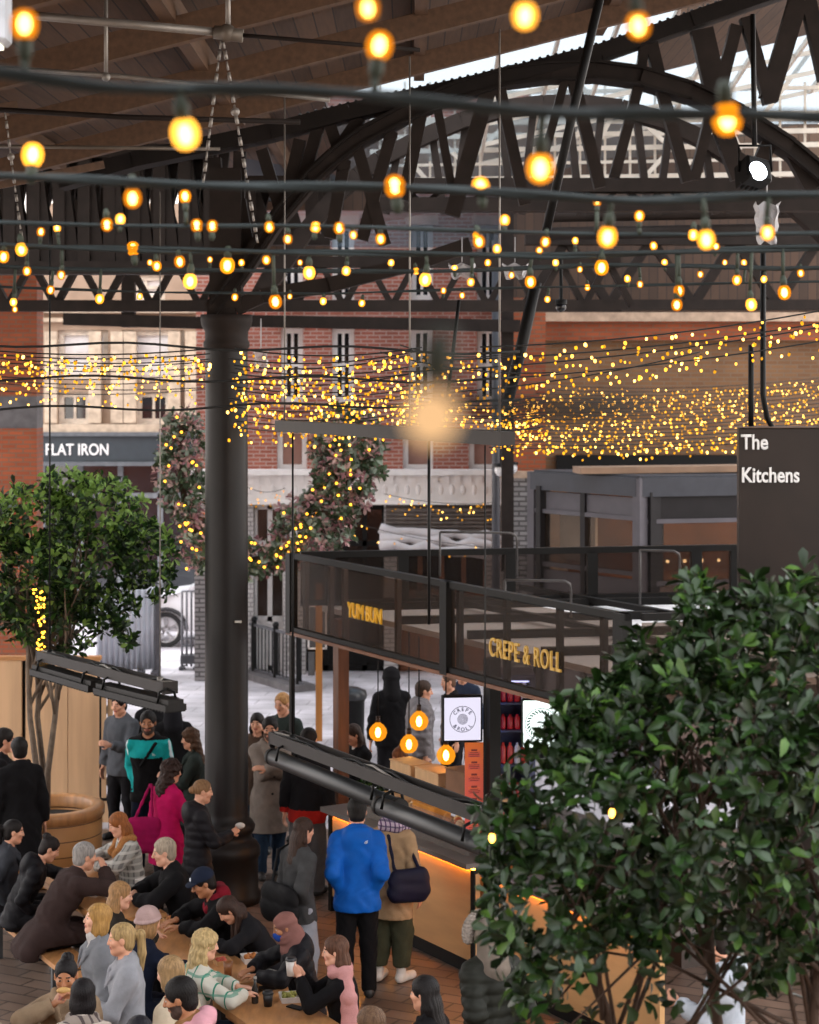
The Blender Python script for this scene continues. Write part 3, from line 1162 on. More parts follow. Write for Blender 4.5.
rw.color_ramp.elements[1].color = (.93, .95, .99, 1)
wn.links.new(spw.outputs[2], rw.inputs[0])
wn.links.new(rw.outputs[0], bg.inputs[0])
bg.inputs[1].default_value = 3.2
SC.view_settings.view_transform = 'Standard'
SC.view_settings.look = 'None'
SC.view_settings.gamma = 1.0
SC.view_settings.use_curve_mapping = False
SC.view_settings.exposure = 0.40
SC.cycles.use_denoising = True
SC.cycles.sample_clamp_indirect = 4.0
SC.cycles.max_bounces = 8
SC.cycles.transparent_max_bounces = 24
SC.cycles.caustics_reflective = False
SC.cycles.caustics_refractive = False

U = Vector((-.4786, .878, 0))          # along the crepe stall, away from the viewer
PDIR = Vector((.983, .186, 0))         # along its short side
Z = Vector((0, 0, 1))
IRON = M('painted iron', '#261f1c', .65, 0, .25, 5, spec=.2)
IRON_D = M('dark iron', '#191412', .65, 0, .25, 5, spec=.2)
STEEL = M('dark steel', '#131211', .5, 0, .2, 6, spec=.18)
GALV = M('galvanised pipe', '#8f8a84', .45, .5, .15, 9)
CREAM = M('cream paint', '#cfc4b6', .6, 0, .1, 4)
WHITE = M('white paint', '#e2dedc', .6, 0, .08, 4)
BLACK = M('black paint', '#0f0f0f', .5, 0, .2, 6, spec=.2)
OAK = M('oak', '#b57f4e', .5, 0, .22, 2.2, .1, 40, stretch=(2, 2, 14))
OAKT = M('oak top', '#b98352', .42, 0, .2, 2.0, .08, 40, stretch=(9, 2, 2))
PLY = M('pale ply', '#c9a27c', .55, 0, .12, 1.6, .05, 50, stretch=(6, 6, .5))
GLASS_D = M('window glass', '#20242a', .06, .0, .3, 1.2, spec=1.0)

# ------------------------------------------------------------------ ground
m = MB()
m.box((-2, 11.5, -.1), (36, 27, .2))
fl = struct(m.build('floor', MPAVE('market paving', '#8a7364', '#725f54', '#43382f', .42, .21, .012, .36, .5)))
m = MB()
m.box((-2, 47.5, -.105), (60, 45, .21))
struct(m.build('street', MPAVE('street paving', '#d6d0d5', '#c9c4ca', '#a49ea2', .9, .45, .012, .6, .12)))

# ------------------------------------------------------------------ walls of the houses across the street
def wallgrid(mb, X0, X1, z0, z1, Y, t, ops, mi=0):
    xs = sorted({X0, X1} | {o[0] for o in ops} | {o[1] for o in ops})
    zs = sorted({z0, z1} | {o[2] for o in ops} | {o[3] for o in ops})
    for a, b in zip(xs, xs[1:]):
        for c, d in zip(zs, zs[1:]):
            mx, mz = (a + b) / 2, (c + d) / 2
            if any(o[0] < mx < o[1] and o[2] < mz < o[3] for o in ops):
                continue
            mb.box((mx, Y + t / 2, mz), (b - a, t, d - c), mi=mi)

def pxrect(x0, y0, x1, y1, d):
    a, b = W(x0, y1, d), W(x1, y0, d)
    return (a.x, b.x, a.z, b.z)

WN = [0]
def sash(r, Y, fw=.09, mat=None, mull=1, trans=1, glass=None, inset=.16):
    """a window: frame with glazing bars and its pane"""
    WN[0] += 1
    x0, x1, z0, z1 = r
    mb = MB()
    y = Y + inset
    for a in (x0, x1):
        mb.box((a + (fw / 2 if a == x0 else -fw / 2), y, (z0 + z1) / 2), (fw, .08, z1 - z0))
    for a in (z0, z1):
        mb.box(((x0 + x1) / 2, y, a + (fw / 2 if a == z0 else -fw / 2)), (x1 - x0 - 2 * fw, .078, fw))
    for k in range(mull):
        mb.box((x0 + (x1 - x0) * (k + 1) / (mull + 1), y, (z0 + z1) / 2), (fw * .5, .06, z1 - z0 - 2 * fw))
    for k in range(trans):
        mb.box(((x0 + x1) / 2, y, z0 + (z1 - z0) * (k + 1) / (trans + 1)), (x1 - x0 - 2 * fw, .055, fw * .6))
    o = struct(mb.build('window_%d' % WN[0], mat or WHITE))
    p = MB()
    p.box(((x0 + x1) / 2, y + .05, (z0 + z1) / 2), (x1 - x0 - .02, .02, z1 - z0 - .02))
    p.build('pane', glass or GLASS_D, o)
    return o

REDB = MBRICK('red brick', '#a65f4e', '#925040', '#b0948a', .24, .075, .012)
BROWNB = MBRICK('brown brick', '#86603f', '#775336', '#7a6450', .24, .075, .012)
ORANGEB = MBRICK('orange brick', '#a5532f', '#8f4526', '#7d5a46', .24, .075, .012)
GREYB = MBRICK('grey glazed brick', '#8d8a8a', '#7b7878', '#4b4848', .24, .085, .016, .4)
WHITEB = MBRICK('white glazed brick', '#c3bfbd', '#b3aeac', '#8d8888', .24, .085, .014, .4)
YB = 38.0
ops, wins = [], []
for cx in (292, 343, 422, 488):
    r = pxrect(cx - 11, 328, cx + 11, 402, YB)
    ops.append(r); wins.append((r, 1))
for cx in (292, 418, 484):
    r = pxrect(cx - 15, 428, cx + 15, 470, YB)
    ops.append(r); wins.append((r, 0))
for cx in (232, 292, 343, 422, 488):
    r = pxrect(cx - 11, 225, cx + 11, 300, YB)
    ops.append(r); wins.append((r, 1))
x0b, x1b = W(196, 0, YB).x, W(530, 0, YB).x
shop_z = W(0, 505, YB).z
m = MB()
wallgrid(m, x0b, x1b, shop_z, 11.0, YB, .4, ops)
struct(m.build('wall_street', REDB))
blind = M('window blind', '#9a7468', .8, 0, .1)
for r, k in wins:
    sash(r, YB, .10, None, 1 if k else 0, 1 if k else 0, None if k else blind)
m = MB()
for r, k in wins:                                   # stone heads and sills
    m.box(((r[0] + r[1]) / 2, YB - .04, r[3] + .09), (r[1] - r[0] + .2, .12, .18))
    m.box(((r[0] + r[1]) / 2, YB - .06, r[2] - .05), (r[1] - r[0] + .2, .16, .1))
struct(m.build('trim_1', M('window stone', '#b08a7c', .8)))
# white stone frieze over the shops
zf0, zf1 = W(0, 503, YB).z, W(0, 470, YB).z
m = MB()
m.box(((x0b + x1b) / 2, YB - .12, (zf0 + zf1) / 2), (x1b - x0b, .24, zf1 - zf0 - .1))
m.box(((x0b + x1b) / 2, YB - .2, zf1 - .03), (x1b - x0b + .1, .44, .1))
m.box(((x0b + x1b) / 2, YB - .16, zf0 + .03), (x1b - x0b + .1, .34, .08))
for k in range(30):
    x = x0b + (x1b - x0b) * (k + .5) / 30
    m.box((x, YB - .26, zf1 - .16), (.09, .07, .14))
    m.sphere((x + .1, YB - .24, (zf0 + zf1) / 2 - .05), (.05, .03, .1), 8, 5)
struct(m.build('trim_2', WHITE))
# shop level: piers of white glazed brick, shop windows, panelled stall risers
m = MB()
for px0, px1 in ((196, 206), (244, 254), (284, 306), (384, 398), (486, 530)):
    a, b = W(px0, 0, YB).x, W(px1, 0, YB).x
    m.box(((a + b) / 2, YB + .1, shop_z / 2), (b - a, .55, shop_z))
struct(m.build('wall_shop_piers', WHITEB))
m = MB()
m.box(((x0b + x1b) / 2, YB + .9, shop_z / 2), (x1b - x0b, .1, shop_z))
struct(m.build('wall_shop_back', M('dim shop interior', '#8d7568', .8, 0, .45, 1.0)))
WOODP = M('shop wood panel', '#8d5c40', .6, 0, .25, 3, stretch=(6, 6, 1))
SHOPG = MGLASS('shop glass', '#d9d4d0', .3, '#2c2a2a', .05)
def shopfront(px0, px1, mat, n, riser, label):
    a, b = W(px0, 0, YB).x, W(px1, 0, YB).x
    t = thing('shopfront', label, 'shopfront', ((a + b) / 2, YB + .3, 0))
    mb = MB()
    w = (b - a) / n
    for k in range(n + 1):
        mb.box((a + k * w, YB + .3, shop_z / 2), (.09, .12, shop_z))
    for z in (.06, riser, shop_z - .75, shop_z - .05):
        mb.box(((a + b) / 2, YB + .3, z), (b - a, .12, .1))
    mb.build('frame', mat, t)
    mb = MB()
    mb.box(((a + b) / 2, YB + .3, riser / 2), (b - a, .05, riser))
    mb.build('stall_riser', mat, t)
    for k in range(n):
        mb = MB()
        mb.box((a + (k + .5) * w, YB + .3, (riser + shop_z) / 2), (w - .09, .02, shop_z - riser - .1))
        mb.build('pane', SHOPG, t)
    return t
shopfront(254, 284, WHITE, 2, 1.0, 'white framed shop window just right of the iron column')
shopfront(306, 384, STEEL, 4, .5, 'dark framed shopfront behind the flower garland')
shopfront(398, 486, WOODP, 4, 1.5, 'brown wood shopfront under the white frieze')
# louvred vents over the brown shop
t = thing('louvre_vent', 'dark louvred panel under the white stone frieze', 'vent', (W(440, 0, YB).x, YB - .1, shop_z - .6))
m = MB()
a, b = W(386, 0, YB).x, W(500, 0, YB).x
for k in range(9):
    m.box(((a + b) / 2, YB - .25, shop_z - .08 - k * .075), (b - a, .08, .03), Matrix.Rotation(RAD(35), 3, 'X'))
m.build('louvres', M('louvre grey', '#6b625d', .7), t)
m = MB()
m.box(((a + b) / 2, YB - .20, shop_z - .36), (b - a, .02, .76))
m.build('backing', M('louvre back', '#3f3835', .8), t)
# pale awning folded under the louvres
t = thing('awning_canopy', 'pale folded awning above the brown wood shopfront', 'awning', (W(445, 0, YB).x, YB - .4, W(0, 545, YB).z))
m = MB()
for k in range(3):
    z = W(0, 526 + k * 7, YB).z
    pts = [(W(380 + i * 15, 0, YB).x, YB - .45 - .12 * k, z - .1 * math.sin(i * 1.3 + k) ** 2 - .02 * i) for i in range(9)]
    m.tube(pts, [.10 + .03 * math.sin(i * 2.1 + k) for i in range(9)], 10)
m.build('canvas', M('awning canvas', '#b9b4b6', .8, 0, .12, 4), t)
# icicle lights under the frieze
random.seed(5)

def glow_mats():
    pass
BULB_NEAR = None
# stone front of the steak house
YF = 46.0
STONE = M('buff stone', '#937c69', .85, 0, .12, 3, .15, 30)
xs0, xs1 = W(38, 0, YF).x, W(203, 0, YF).x
ops = [pxrect(62, 330, 88, 424, YF), pxrect(134, 330, 168, 424, YF), pxrect(100, 328, 124, 424, YF), pxrect(60, 245, 90, 296, YF), pxrect(120, 262, 165, 296, YF)]
ops = [pxrect(58, 392, 90, 424, YF), pxrect(136, 392, 170, 424, YF), pxrect(58, 330, 108, 380, YF), pxrect(122, 330, 184, 380, YF), pxrect(125, 275, 165, 300, YF)]
m = MB()
wallgrid(m, xs0, xs1, W(0, 430, YF).z, 9.6, YF, .4, ops)
struct(m.build('wall_stone_house', STONE))
PALE = M('pale blind', '#d9d4d2', .7, 0, .05)  # one even pale colour for the larger panes
for i, r in enumerate(ops):
    sash(r, YF, .12, M('cream joinery', '#cdbfae', .6), 1 if i not in (2, 3) else 0, 0 if i < 2 else 1, PALE if i in (2, 3, 4) else GLASS_D)
m = MB()
for px in (52, 96, 118, 131, 175, 192):
    a = W(px, 0, YF).x
    m.box((a, YF - .1, W(0, 362, YF).z - .35), (.28, .2, 2.1))
struct(m.build('trim_3', M('cream stone', '#b3a08b', .8)))
m = MB()
for y0, y1, o in ((306, 313, .22), (318, 322, .12), (424, 432, .25)):
    r = pxrect(38, y0, 203, y1, YF)
    m.box(((r[0] + r[1]) / 2, YF - o / 2, (r[2] + r[3]) / 2), (r[1] - r[0], o, r[3] - r[2]))
struct(m.build('trim_4', M('cream stone', '#b3a08b', .8)))
t = thing('shop_sign', 'dark slate FLAT IRON fascia sign with white capital letters', 'sign', (W(120, 0, YF).x, YF - .15, W(0, 470, YF).z))
r = pxrect(41, 435, 203, 462, YF)
m = MB()
m.box(((r[0] + r[1]) / 2, YF - .12, (r[2] + r[3]) / 2), (r[1] - r[0], .24, r[3] - r[2]))
m.build('board', M('slate paint', '#2b3339', .5, 0, .12), t)
m = MB()
m.box(((r[0] + r[1]) / 2, YF - .16, r[2] - .03), (r[1] - r[0], .34, .09))
m.box(((r[0] + r[1]) / 2, YF - .16, r[3] + .03), (r[1] - r[0], .34, .09))
m.build('moulding', M('grey moulding', '#55585c', .6), t)
p = W(45, 455, YF - .26)
text_mesh('FLAT IRON', .37, M('white letters', '#e8e6e4', .5, 0, .02), 'lettering', t, m4(p, (1, 0, 0), (0, 0, 1)), .01, bold=.004, xs=.80)
# its shop window
m = MB()
r = pxrect(41, 461, 203, 640, YF)
m.box(((r[0] + r[1]) / 2, YF + .35, r[3] / 2), (r[1] - r[0], .1, r[3]))
struct(m.build('wall_stone_house_shop', M('dim shop interior', '#8d7568', .8, 0, .45, 1.0)))
t = thing('shopfront', 'grey shopfront glazing under the FLAT IRON sign', 'shopfront', (W(120, 0, YF).x, YF + .1, 0))
m = MB()
for px in (42, 80, 120, 160, 200):
    m.box((W(px, 0, YF).x, YF + .1, r[3] / 2), (.12, .12, r[3]))
for z in (.5, r[3] - .8, r[3] - .05):
    m.box(((r[0] + r[1]) / 2, YF + .1, z), (r[1] - r[0], .12, .12))
m.build('frame', M('grey joinery', '#6d7074', .6), t)
m = MB()
m.box(((r[0] + r[1]) / 2, YF + .14, r[3] / 2), (r[1] - r[0], .02, r[3]))
m.build('pane', GLASS_D, t)
# brick pier at the left of the market front
YL = 34.0
m = MB()
a, b = -9.5, W(40, 0, YL).x
zt = [0, W(0, 428, YL).z, W(0, 396, YL).z, 8.2]
m.box(((a + b) / 2, YL, (zt[0] + zt[1]) / 2), (b - a, .6, zt[1] - zt[0]), mi=0)
m.box(((a + b) / 2, YL, (zt[1] + zt[2]) / 2), (b - a, .58, zt[2] - zt[1]), mi=1)
m.box(((a + b) / 2, YL, (zt[2] + zt[3]) / 2), (b - a, .6, zt[3] - zt[2]), mi=0)
struct(m.build('wall_left', [ORANGEB, M('grey render', '#5d5a5c', .8)]))
# brown brick wall at the right, its cornice, and boarding above
YR = 36.0
a, b = W(512, 0, YR).x, 12.0
zc = W(0, 319, YR).z
m = MB()
m.box(((a + b) / 2, YR + .3, zc / 2), (b - a, .6, zc))
struct(m.build('wall_right', BROWNB))
m = MB()
m.box(((a + b) / 2, YR - .05, zc - .22), (b - a + .1, .3, .34), mi=1)
m.box(((a + b) / 2, YR - .12, zc + .03), (b - a + .2, .5, .16), mi=0)
struct(m.build('trim_5', [M('stone cornice', '#b49a84', .8), ORANGEB]))
m = MB()
m.box(((a + b) / 2 - .1, YR + .3, (zc + 9.6) / 2 + .05), (b - a + .2, .2, 9.5 - zc))
for x0_, y0_, x1_, y1_ in ((190, 118, 392, 210), (190, 234, 330, 256)):
    r = pxrect(x0_, y0_, x1_, y1_, 33.4)
    m.box(((r[0] + r[1]) / 2, 33.5, (r[2] + r[3]) / 2), (r[1] - r[0], .1, r[3] - r[2]))
struct(m.build('wall_gable_boards', MBOARD('dark boarding', '#33241b', '#4b3527', '#1c1411', .16, 0)))
m = MB()
r = pxrect(556, 455, 830, 472, YR - .1)
m.box(((r[0] + r[1]) / 2, YR - .15, (r[2] + r[3]) / 2), (r[1] - r[0], .3, r[3] - r[2]))
struct(m.build('trim_6', BLACK))
# corner pier: grey glazed brick below, orange brick above
m = MB()
YP = 34.5
r = pxrect(503, 478, 541, 640, YP)
zcap = r[3]
m.box(((r[0] + r[1]) / 2, YP + .3, zcap / 2), (r[1] - r[0], .6, zcap), mi=0)
m.box(((r[0] + r[1]) / 2, YP + .3, zcap + .06), (r[1] - r[0] + .14, .74, .12), mi=1)
r2 = pxrect(510, 300, 546, 478, YP)
m.box(((r2[0] + r2[1]) / 2, YP + .34, (zcap + .12 + 7) / 2), (r2[1] - r2[0], .5, 7 - zcap - .12), mi=2)
struct(m.build('wall_corner_pier', [GREYB, M('stone cornice', '#b49a84', .8), ORANGEB]))
m = MB()
r = pxrect(195, 600, 208, 660, 37.0)
m.box(((r[0] + r[1]) / 2, 37.2, 1.1), (.26, .4, 2.2), mi=0)
m.box(((r[0] + r[1]) / 2, 37.2, 2.65), (.26, .4, .9), mi=1)
struct(m.build('wall_side_pier', [GREYB, ORANGEB]))

# ------------------------------------------------------------------ street things
# white car
def make_car():
    YC = 42.5
    fx = W(171, 0, YC).x                       # front wheel
    t = thing('car', 'white SUV parked in the street behind the corrugated panel', 'car', (fx + 1.3, YC, 0))
    X = lambda v: fx + v                        # + towards the tail
    prof = [(-.88, .55), (-.90, .78), (-.78, .93), (-.1, 1.05), (.35, 1.12), (1.0, 1.55), (1.25, 1.62), (2.6, 1.62), (3.2, 1.35), (3.45, 1.05), (3.5, .55), (3.3, .32), (-.7, .32)]
    mb = MB()
    n = len(prof)
    ws = []
    for sgn, ins in ((-1, 0), (1, 0)):
        pass
    rings = []
    for yy, ins in ((-.9, .06), (-.84, 0), (.84, 0), (.9, .06)):
        rings.append([(X(x * (1 - ins * .05)), YC + yy - (.0 if z < 1.1 else (.14 if yy < 0 else -.14) * -1), z) for x, z in prof])
    vs = [p for rg in rings for p in rg]
    fs = []
    for i in range(3):
        for k in range(n):
            fs.append((i * n + k, i * n + (k + 1) % n, (i + 1) * n + (k + 1) % n, (i + 1) * n + k))
    fs.append(tuple(range(n))[::-1])
    fs.append(tuple(range(3 * n, 4 * n)))
    mb.add(vs, fs, 0, False)
    mb.build('car_body', M('white car paint', '#d9d9dc', .2, 0, .03, spec=.8), t)
    g = MB()
    for poly in ([(.55, 1.14), (1.06, 1.52), (1.55, 1.55), (1.55, 1.14)], [(1.62, 1.14), (1.62, 1.55), (2.5, 1.54), (2.5, 1.14)]):
        g.prism([(X(x), YC - .785, z) for x, z in poly], None, (0, .02, 0))
    g.build('side_window', GLASS_D, t)
    for wx in (0, 2.55):
        w = MB()
        c = (X(wx), YC - .93, .36)
        w.lathe(c, [(.36, .0), (.37, .04), (.37, .2), (.25, .22)], 28, axis=(0, 1, 0))
        w.lathe(c, [(.36, 0), (.27, -.005), (.265, .03)], 28, axis=(0, 1, 0))
        w.build('wheel', M('tyre', '#181818', .8), t)
        h = MB()
        for k in range(5):
            a = 2 * math.pi * k / 5 + .3
            for da in (-.16, .16):
                h.bar((c[0] + .05 * math.cos(a), c[1] + .005, c[2] + .05 * math.sin(a)), (c[0] + .255 * math.cos(a + da), c[1] + .005, c[2] + .255 * math.sin(a + da)), .03, .045, up=(0, 1, 0))
        h.lathe(c, [(.07, 0), (.07, .05)], 12, axis=(0, 1, 0))
        h.lathe(c, [(.27, .0), (.24, .0), (.24, .05)], 28, axis=(0, 1, 0))
        h.build('alloy_rim', M('alloy', '#a9a7a6', .3, .8, .05), t.children[-1])
        a = MB()
        pts = [(c[0] + .43 * math.cos(q), YC - .90, c[2] + .43 * math.sin(q)) for q in [math.pi * k / 10 for k in range(11)]]
        a.tube(pts, .045, 6)
        a.build('wheel_arch', M('arch trim', '#2a2a2c', .7), t)
    mi = MB()
    mi.sphere((X(.92), YC - 1.02, 1.13), (.11, .09, .08))
    mi.build('wing_mirror', M('arch trim', '#2a2a2c', .7), t)
    l = MB()
    l.sphere((X(-.72), YC - .80, .80), (.13, .1, .07))
    l.build('headlight', M('lamp glass', '#c9ced4', .1), t)
make_car()
# corrugated hoarding
t = thing('corrugated_panel', 'pale grey corrugated hoarding panel standing in the street', 'hoarding', (W(128, 0, 37.5).x, 37.5, 0))
m = MB()
xa, xb = W(96, 0, 37.5).x, W(155, 0, 37.5).x
nn = 44
zt = W(0, 588, 37.5).z
vs = []
for k in range(nn + 1):
    x = xa + (xb - xa) * k / nn
    y = 37.5 + .03 * math.cos(k * math.pi / 2) + .15 * k / nn
    for z in (.12, zt):
        for o in (0, .02):
            vs.append((x, y + o, z))
fs = []
for k in range(nn):
    o = k * 4
    fs += [(o, o + 4, o + 6, o + 2), (o + 1, o + 3, o + 7, o + 5), (o + 2, o + 6, o + 7, o + 3), (o, o + 1, o + 5, o + 4)]
m.add(vs, fs, 0, True)
m.build('sheet', M('corrugated sheet', '#b9bfc9', .5, 0, .1, 3), t)
m = MB()
m.box((xb + .04, 37.62, zt / 2), (.09, .16, zt))
for k in range(5):
    m.box((xa + (xb - xa) * k / 4, 37.55, .06), (.12, .5, .12))
m.build('post', M('dark grey post', '#4a4a50', .6), t)
# metal street barrier
t = thing('street_barrier', 'grey metal barrier with upright bars beside the white car', 'barrier', (W(189, 0, 38.5).x, 38.5, 0))
m = MB()
xa, xb = W(182, 0, 38.5).x, W(196, 0, 38.5).x
for k in range(4):
    x = xa + (xb - xa) * k / 3
    m.tube([(x, 38.5, .05), (x, 38.5, 1.5)], .022, 8)
for z in (.45, .6, 1.5):
    m.tube([(xa, 38.5, z), (xb, 38.5, z)], .02, 8)
m.build('bars', M('barrier grey', '#77777c', .5, .4), t)
m = MB()
m.box(((xa + xb) / 2, 38.5, .2), (.3, .3, .16))
for sx in (xa, xb):
    m.box((sx, 38.5, .03), (.08, .4, .06))
m.build('foot', M('dark grey post', '#4a4a50', .6), t)
# black area railing beyond the column
t = thing('area_railing', 'black iron railing outside the white shop window beyond the column', 'railing', (W(275, 0, 36.8).x, 36.8, 0))
P1, P2 = G(250, 676), G(303, 692)
for k, f in enumerate((0.08, .5, .92)):
    p = P1.lerp(P2, f)
    m = MB()
    m.box((p.x, p.y, .52), (.09, .09, 1.04))
    m.sphere((p.x, p.y, 1.08), .06)
    m.build('post', BLACK, t)
m = MB()
m.bar(P1 + Z * .98, P2 + Z * .98, .05, .05)
m.bar(P1 + Z * .15, P2 + Z * .15, .04, .04)
m.build('rail', M('railing grey', '#55555a', .5, .3), t)
m = MB()
for k in range(15):
    p = P1.lerp(P2, (k + .5) / 15)
    m.tube([p + Z * .15, p + Z * .98], .012, 6)
m.build('balusters', BLACK, t)
m = MB()
m.bar(P1 + Z * .06, P2 + Z * .06, .5, .12)
struct(m.build('kerb_step', M('kerb stone', '#5a5657', .7)))
# sign board on a timber post
t = thing('notice_board', 'grey notice board in a white frame on a timber post', 'sign', (W(319, 0, 31).x, 31, 0))
m = MB()
x = W(319, 0, 31).x
m.box((x, 31, 1.22), (.1, .1, 2.44))
m.build('post', M('honey timber', '#9c6428', .55, 0, .2, 3, stretch=(5, 5, .6)), t)
m = MB()
m.box((x - .03, 31.08, 1.75), (.25, .03, .62))
m.build('board', M('grey board', '#54575b', .6), t)
m = MB()
for sx in (-.165, .105):
    m.box((x + sx, 31.08, 1.75), (.025, .05, .68))
for z in (1.42, 2.08):
    m.box((x - .03, 31.08, z), (.29, .05, .025))
m.build('frame', WHITE, t)
m = MB()
m.box((x - .12, 31.09, 1.18), (.1, .04, .36))
m.build('small_plate', M('grey board', '#54575b', .6), t)
# litter bin
t = thing('litter_bin', 'black street litter bin beyond the brown stall post', 'bin', (W(351, 0, 29.5).x, 29.5, 0))
c = (W(351, 0, 29.5).x, 29.5, 0)
m = MB()
m.lathe(c, [(.0, 0), (.17, 0), (.19, .1), (.20, .86), (.22, .9), (.0, .9)], 20)
m.build('drum', BLACK, t)
m = MB()
m.lathe((c[0], c[1], .9), [(.23, 0), (.24, .05), (.22, .12), (.1, .17), (0, .18)], 20)
m.build('lid', M('bin lid', '#26272a', .35), t)

# ------------------------------------------------------------------ roof
def roof_z(x):
    return 7.93 + .253 * (x + 2.99)
def slab(mb, X0, X1, Y0, Y1, off=0.0, th=.06, mi=0):
    vs = []
    for x in (X0, X1):
        for y in (Y0, Y1):
            for o in (0, th):
                vs.append((x, y, roof_z(x) + off + o))
    mb.add(vs, [(0, 2, 3, 1), (4, 5, 7, 6), (0, 1, 5, 4), (2, 6, 7, 3), (0, 4, 6, 2), (1, 3, 7, 5)], mi)
m = MB()
slab(m, -10, 6.5, 8.5, 21.35, .32)
m.box((-5.6, 28.6, 8.95), (9.2, 13.0, .06))
slab(m, 3.0, 7.5, 22.1, 27.0, .22)
slab(m, -10, 6.5, -2.8, 3.2, .32)  # unseen roof behind the camera, added to cut front light
struct(m.build('ceiling', MBOARD('roof boards', '#3a2a20', '#5c4433', '#1d1511', .17, 0, .75, (30, 2, 30))))
m = MB()
for k in range(9):
    x = -9.4 + k * 1.9
    m.bar((x, 8.5, roof_z(x) + .20), (x, 21.25, roof_z(x) + .20), .11, .22)
for k in range(5):
    x = -9.4 + k * 1.9
    m.bar((x, 22.1, 8.81), (x, 35.0, 8.81), .11, .22)
struct(m.build('beam_purlins', M('roof timber', '#5b4331', .7, 0, .25, 3, stretch=(6, .6, 6))))
m = MB()
for k, y in enumerate((10.2, 12.6, 15.0, 17.4, 19.6)):
    m.bar((-10, y, roof_z(-10) + .02), (6.5, y, roof_z(6.5) + .02), .13, .2)
    if k % 2 == 0:
        m.bar((-6.0, y + .1, roof_z(-6) - .0), (-3.2, y + 1.3, roof_z(-3.2) + .0), .08, .08)
struct(m.build('beam_rafters', M('roof timber', '#5b4331', .7, 0, .25, 3, stretch=(6, .6, 6))))
m = MB(); m.box((-1.75, -2.9, 5.6), (17, .2, 11.2))
struct(m.build('wall_back_unseen', BROWNB))  # unseen rear end of the hall, added to cut front light
# pipework and hangers under the boards at the upper left
def rod(name, label, cat, pts, r, mat, group=None):
    mb = MB()
    mb.tube(pts, r, 8)
    return tag(mb.build(name, mat), label, cat, group)
t = thing('conduit_pipe', 'pale galvanised conduit pipe with two drop rods under the boarded roof', 'pipe', W(0, 15, 13))
m = MB(); m.tube([W(-30, 10, 13), W(227, 33, 13)], .028, 10); m.build('pipe', GALV, t)
m = MB(); m.tube([W(106, -20, 13.05), W(106, 76, 13.05)], .013, 8); m.sphere(W(106, 77, 13.05), .03); m.build('drop_rod', GALV, t)
m = MB(); m.tube([W(228, -32, 13.0), W(228, 34, 13.0)], .017, 8); m.build('drop_rod', GALV, t)
m = MB(); m.sphere(W(227, 33, 13), .06, 10, 8); m.tube([W(214, 32, 13), W(243, 36, 13)], .045, 10); m.build('junction', M('worn joint', '#6d655c', .5, .4), t)
m = MB(); m.tube([W(227, 34, 13), W(420, 50, 13)], .014, 8); m.build('dark_pipe', IRON, t)
rod('conduit_pipe', 'thin pale conduit crossing below the first galvanised pipe', 'pipe', [W(-30, 66, 14.4), W(120, 76, 14.4), W(330, 100, 14.4)], .018, GALV)
rod('conduit_pipe', 'thin dark conduit low under the boarded roof at upper left', 'pipe', [W(-30, 108, 16), W(120, 117, 16), W(300, 122, 16)], .022, IRON)
rod('conduit_pipe', 'brown conduit just above the left lattice girder', 'pipe', [W(-30, 146, 17), W(220, 149, 17)], .016, M('worn joint', '#6d655c', .5, .4))
def chain(label, a, b):
    mb = MB()
    n = int((b - a).length / .07)
    for k in range(n):
        p, q = a.lerp(b, k / n), a.lerp(b, (k + .8) / n)
        mb.tube([p, q], .012 if k % 2 else .007, 6)
    mb.sphere(a.lerp(b, .35), .03)
    return tag(mb.build('hanging_chain', GALV), label, 'chain', 'hanging chains')
chain('long hanging chain slanting from the galvanised pipe joint down past the column top', W(223, 40, 13), W(258, 245, 13))
chain('short hanging chain slanting left from the galvanised pipe joint', W(221, 40, 13), W(203, 185, 13))
chain('hanging chain at the upper left above the brick pier', W(5, 112, 16), W(22, 240, 16))
t = thing('light_box', 'corner of a pale light fitting at the very top left of the photo', 'light', W(-6, 45, 9))
m = MB(); m.box(W(-16, 15, 9), (.22, .2, .27), bev=.02); m.build('housing', M('pale grey casing', '#a9adb4', .5), t)
m = MB(); m.box(W(-12, 47, 9), (.12, .1, .012)); m.build('diffuser', MEMIT('diffuser', '#fff4e0', 3), t)

# ------------------------------------------------------------------ iron column and trusses
YT = 21.6
cc = W(226.5, 0, YT)
m = MB()
m.lathe((cc.x, cc.y, 0), [(0, 0), (.37, 0), (.37, .10), (.345, .13), (.34, .47), (.365, .50), (.365, .58), (.33, .64), (.28, .67), (.27, .73), (.30, .76), (.31, .82), (.28, .87), (.245, .90), (.235, .97), (.232, 3.5), (.228, 6.0)], 40)
struct(m.build('column', M('column iron', '#1c1a1a', .48, 0, .2, 3, spec=.3)), 'tall round dark iron column with a moulded base', 'column')
m = MB()
m.lathe((cc.x, cc.y, 5.95), [(.228, 0), (.25, .04), (.25, .08), (.232, .11), (.235, .2), (.27, .26), (.28, .32), (.28, .38), (0, .38)], 32)
struct(m.build('column_capital', IRON))
m = MB()
for px, py, ex in ((238, 622, 0),):
    pp = W(px, py, YT - .25)
    m.box((pp.x, pp.y + .03, pp.z), (.07, .05, .02))
tag(m.build('column_tag', M('pale tag', '#b9b5ae', .5)), 'tiny pale metal tag fixed on the iron column', 'tag')

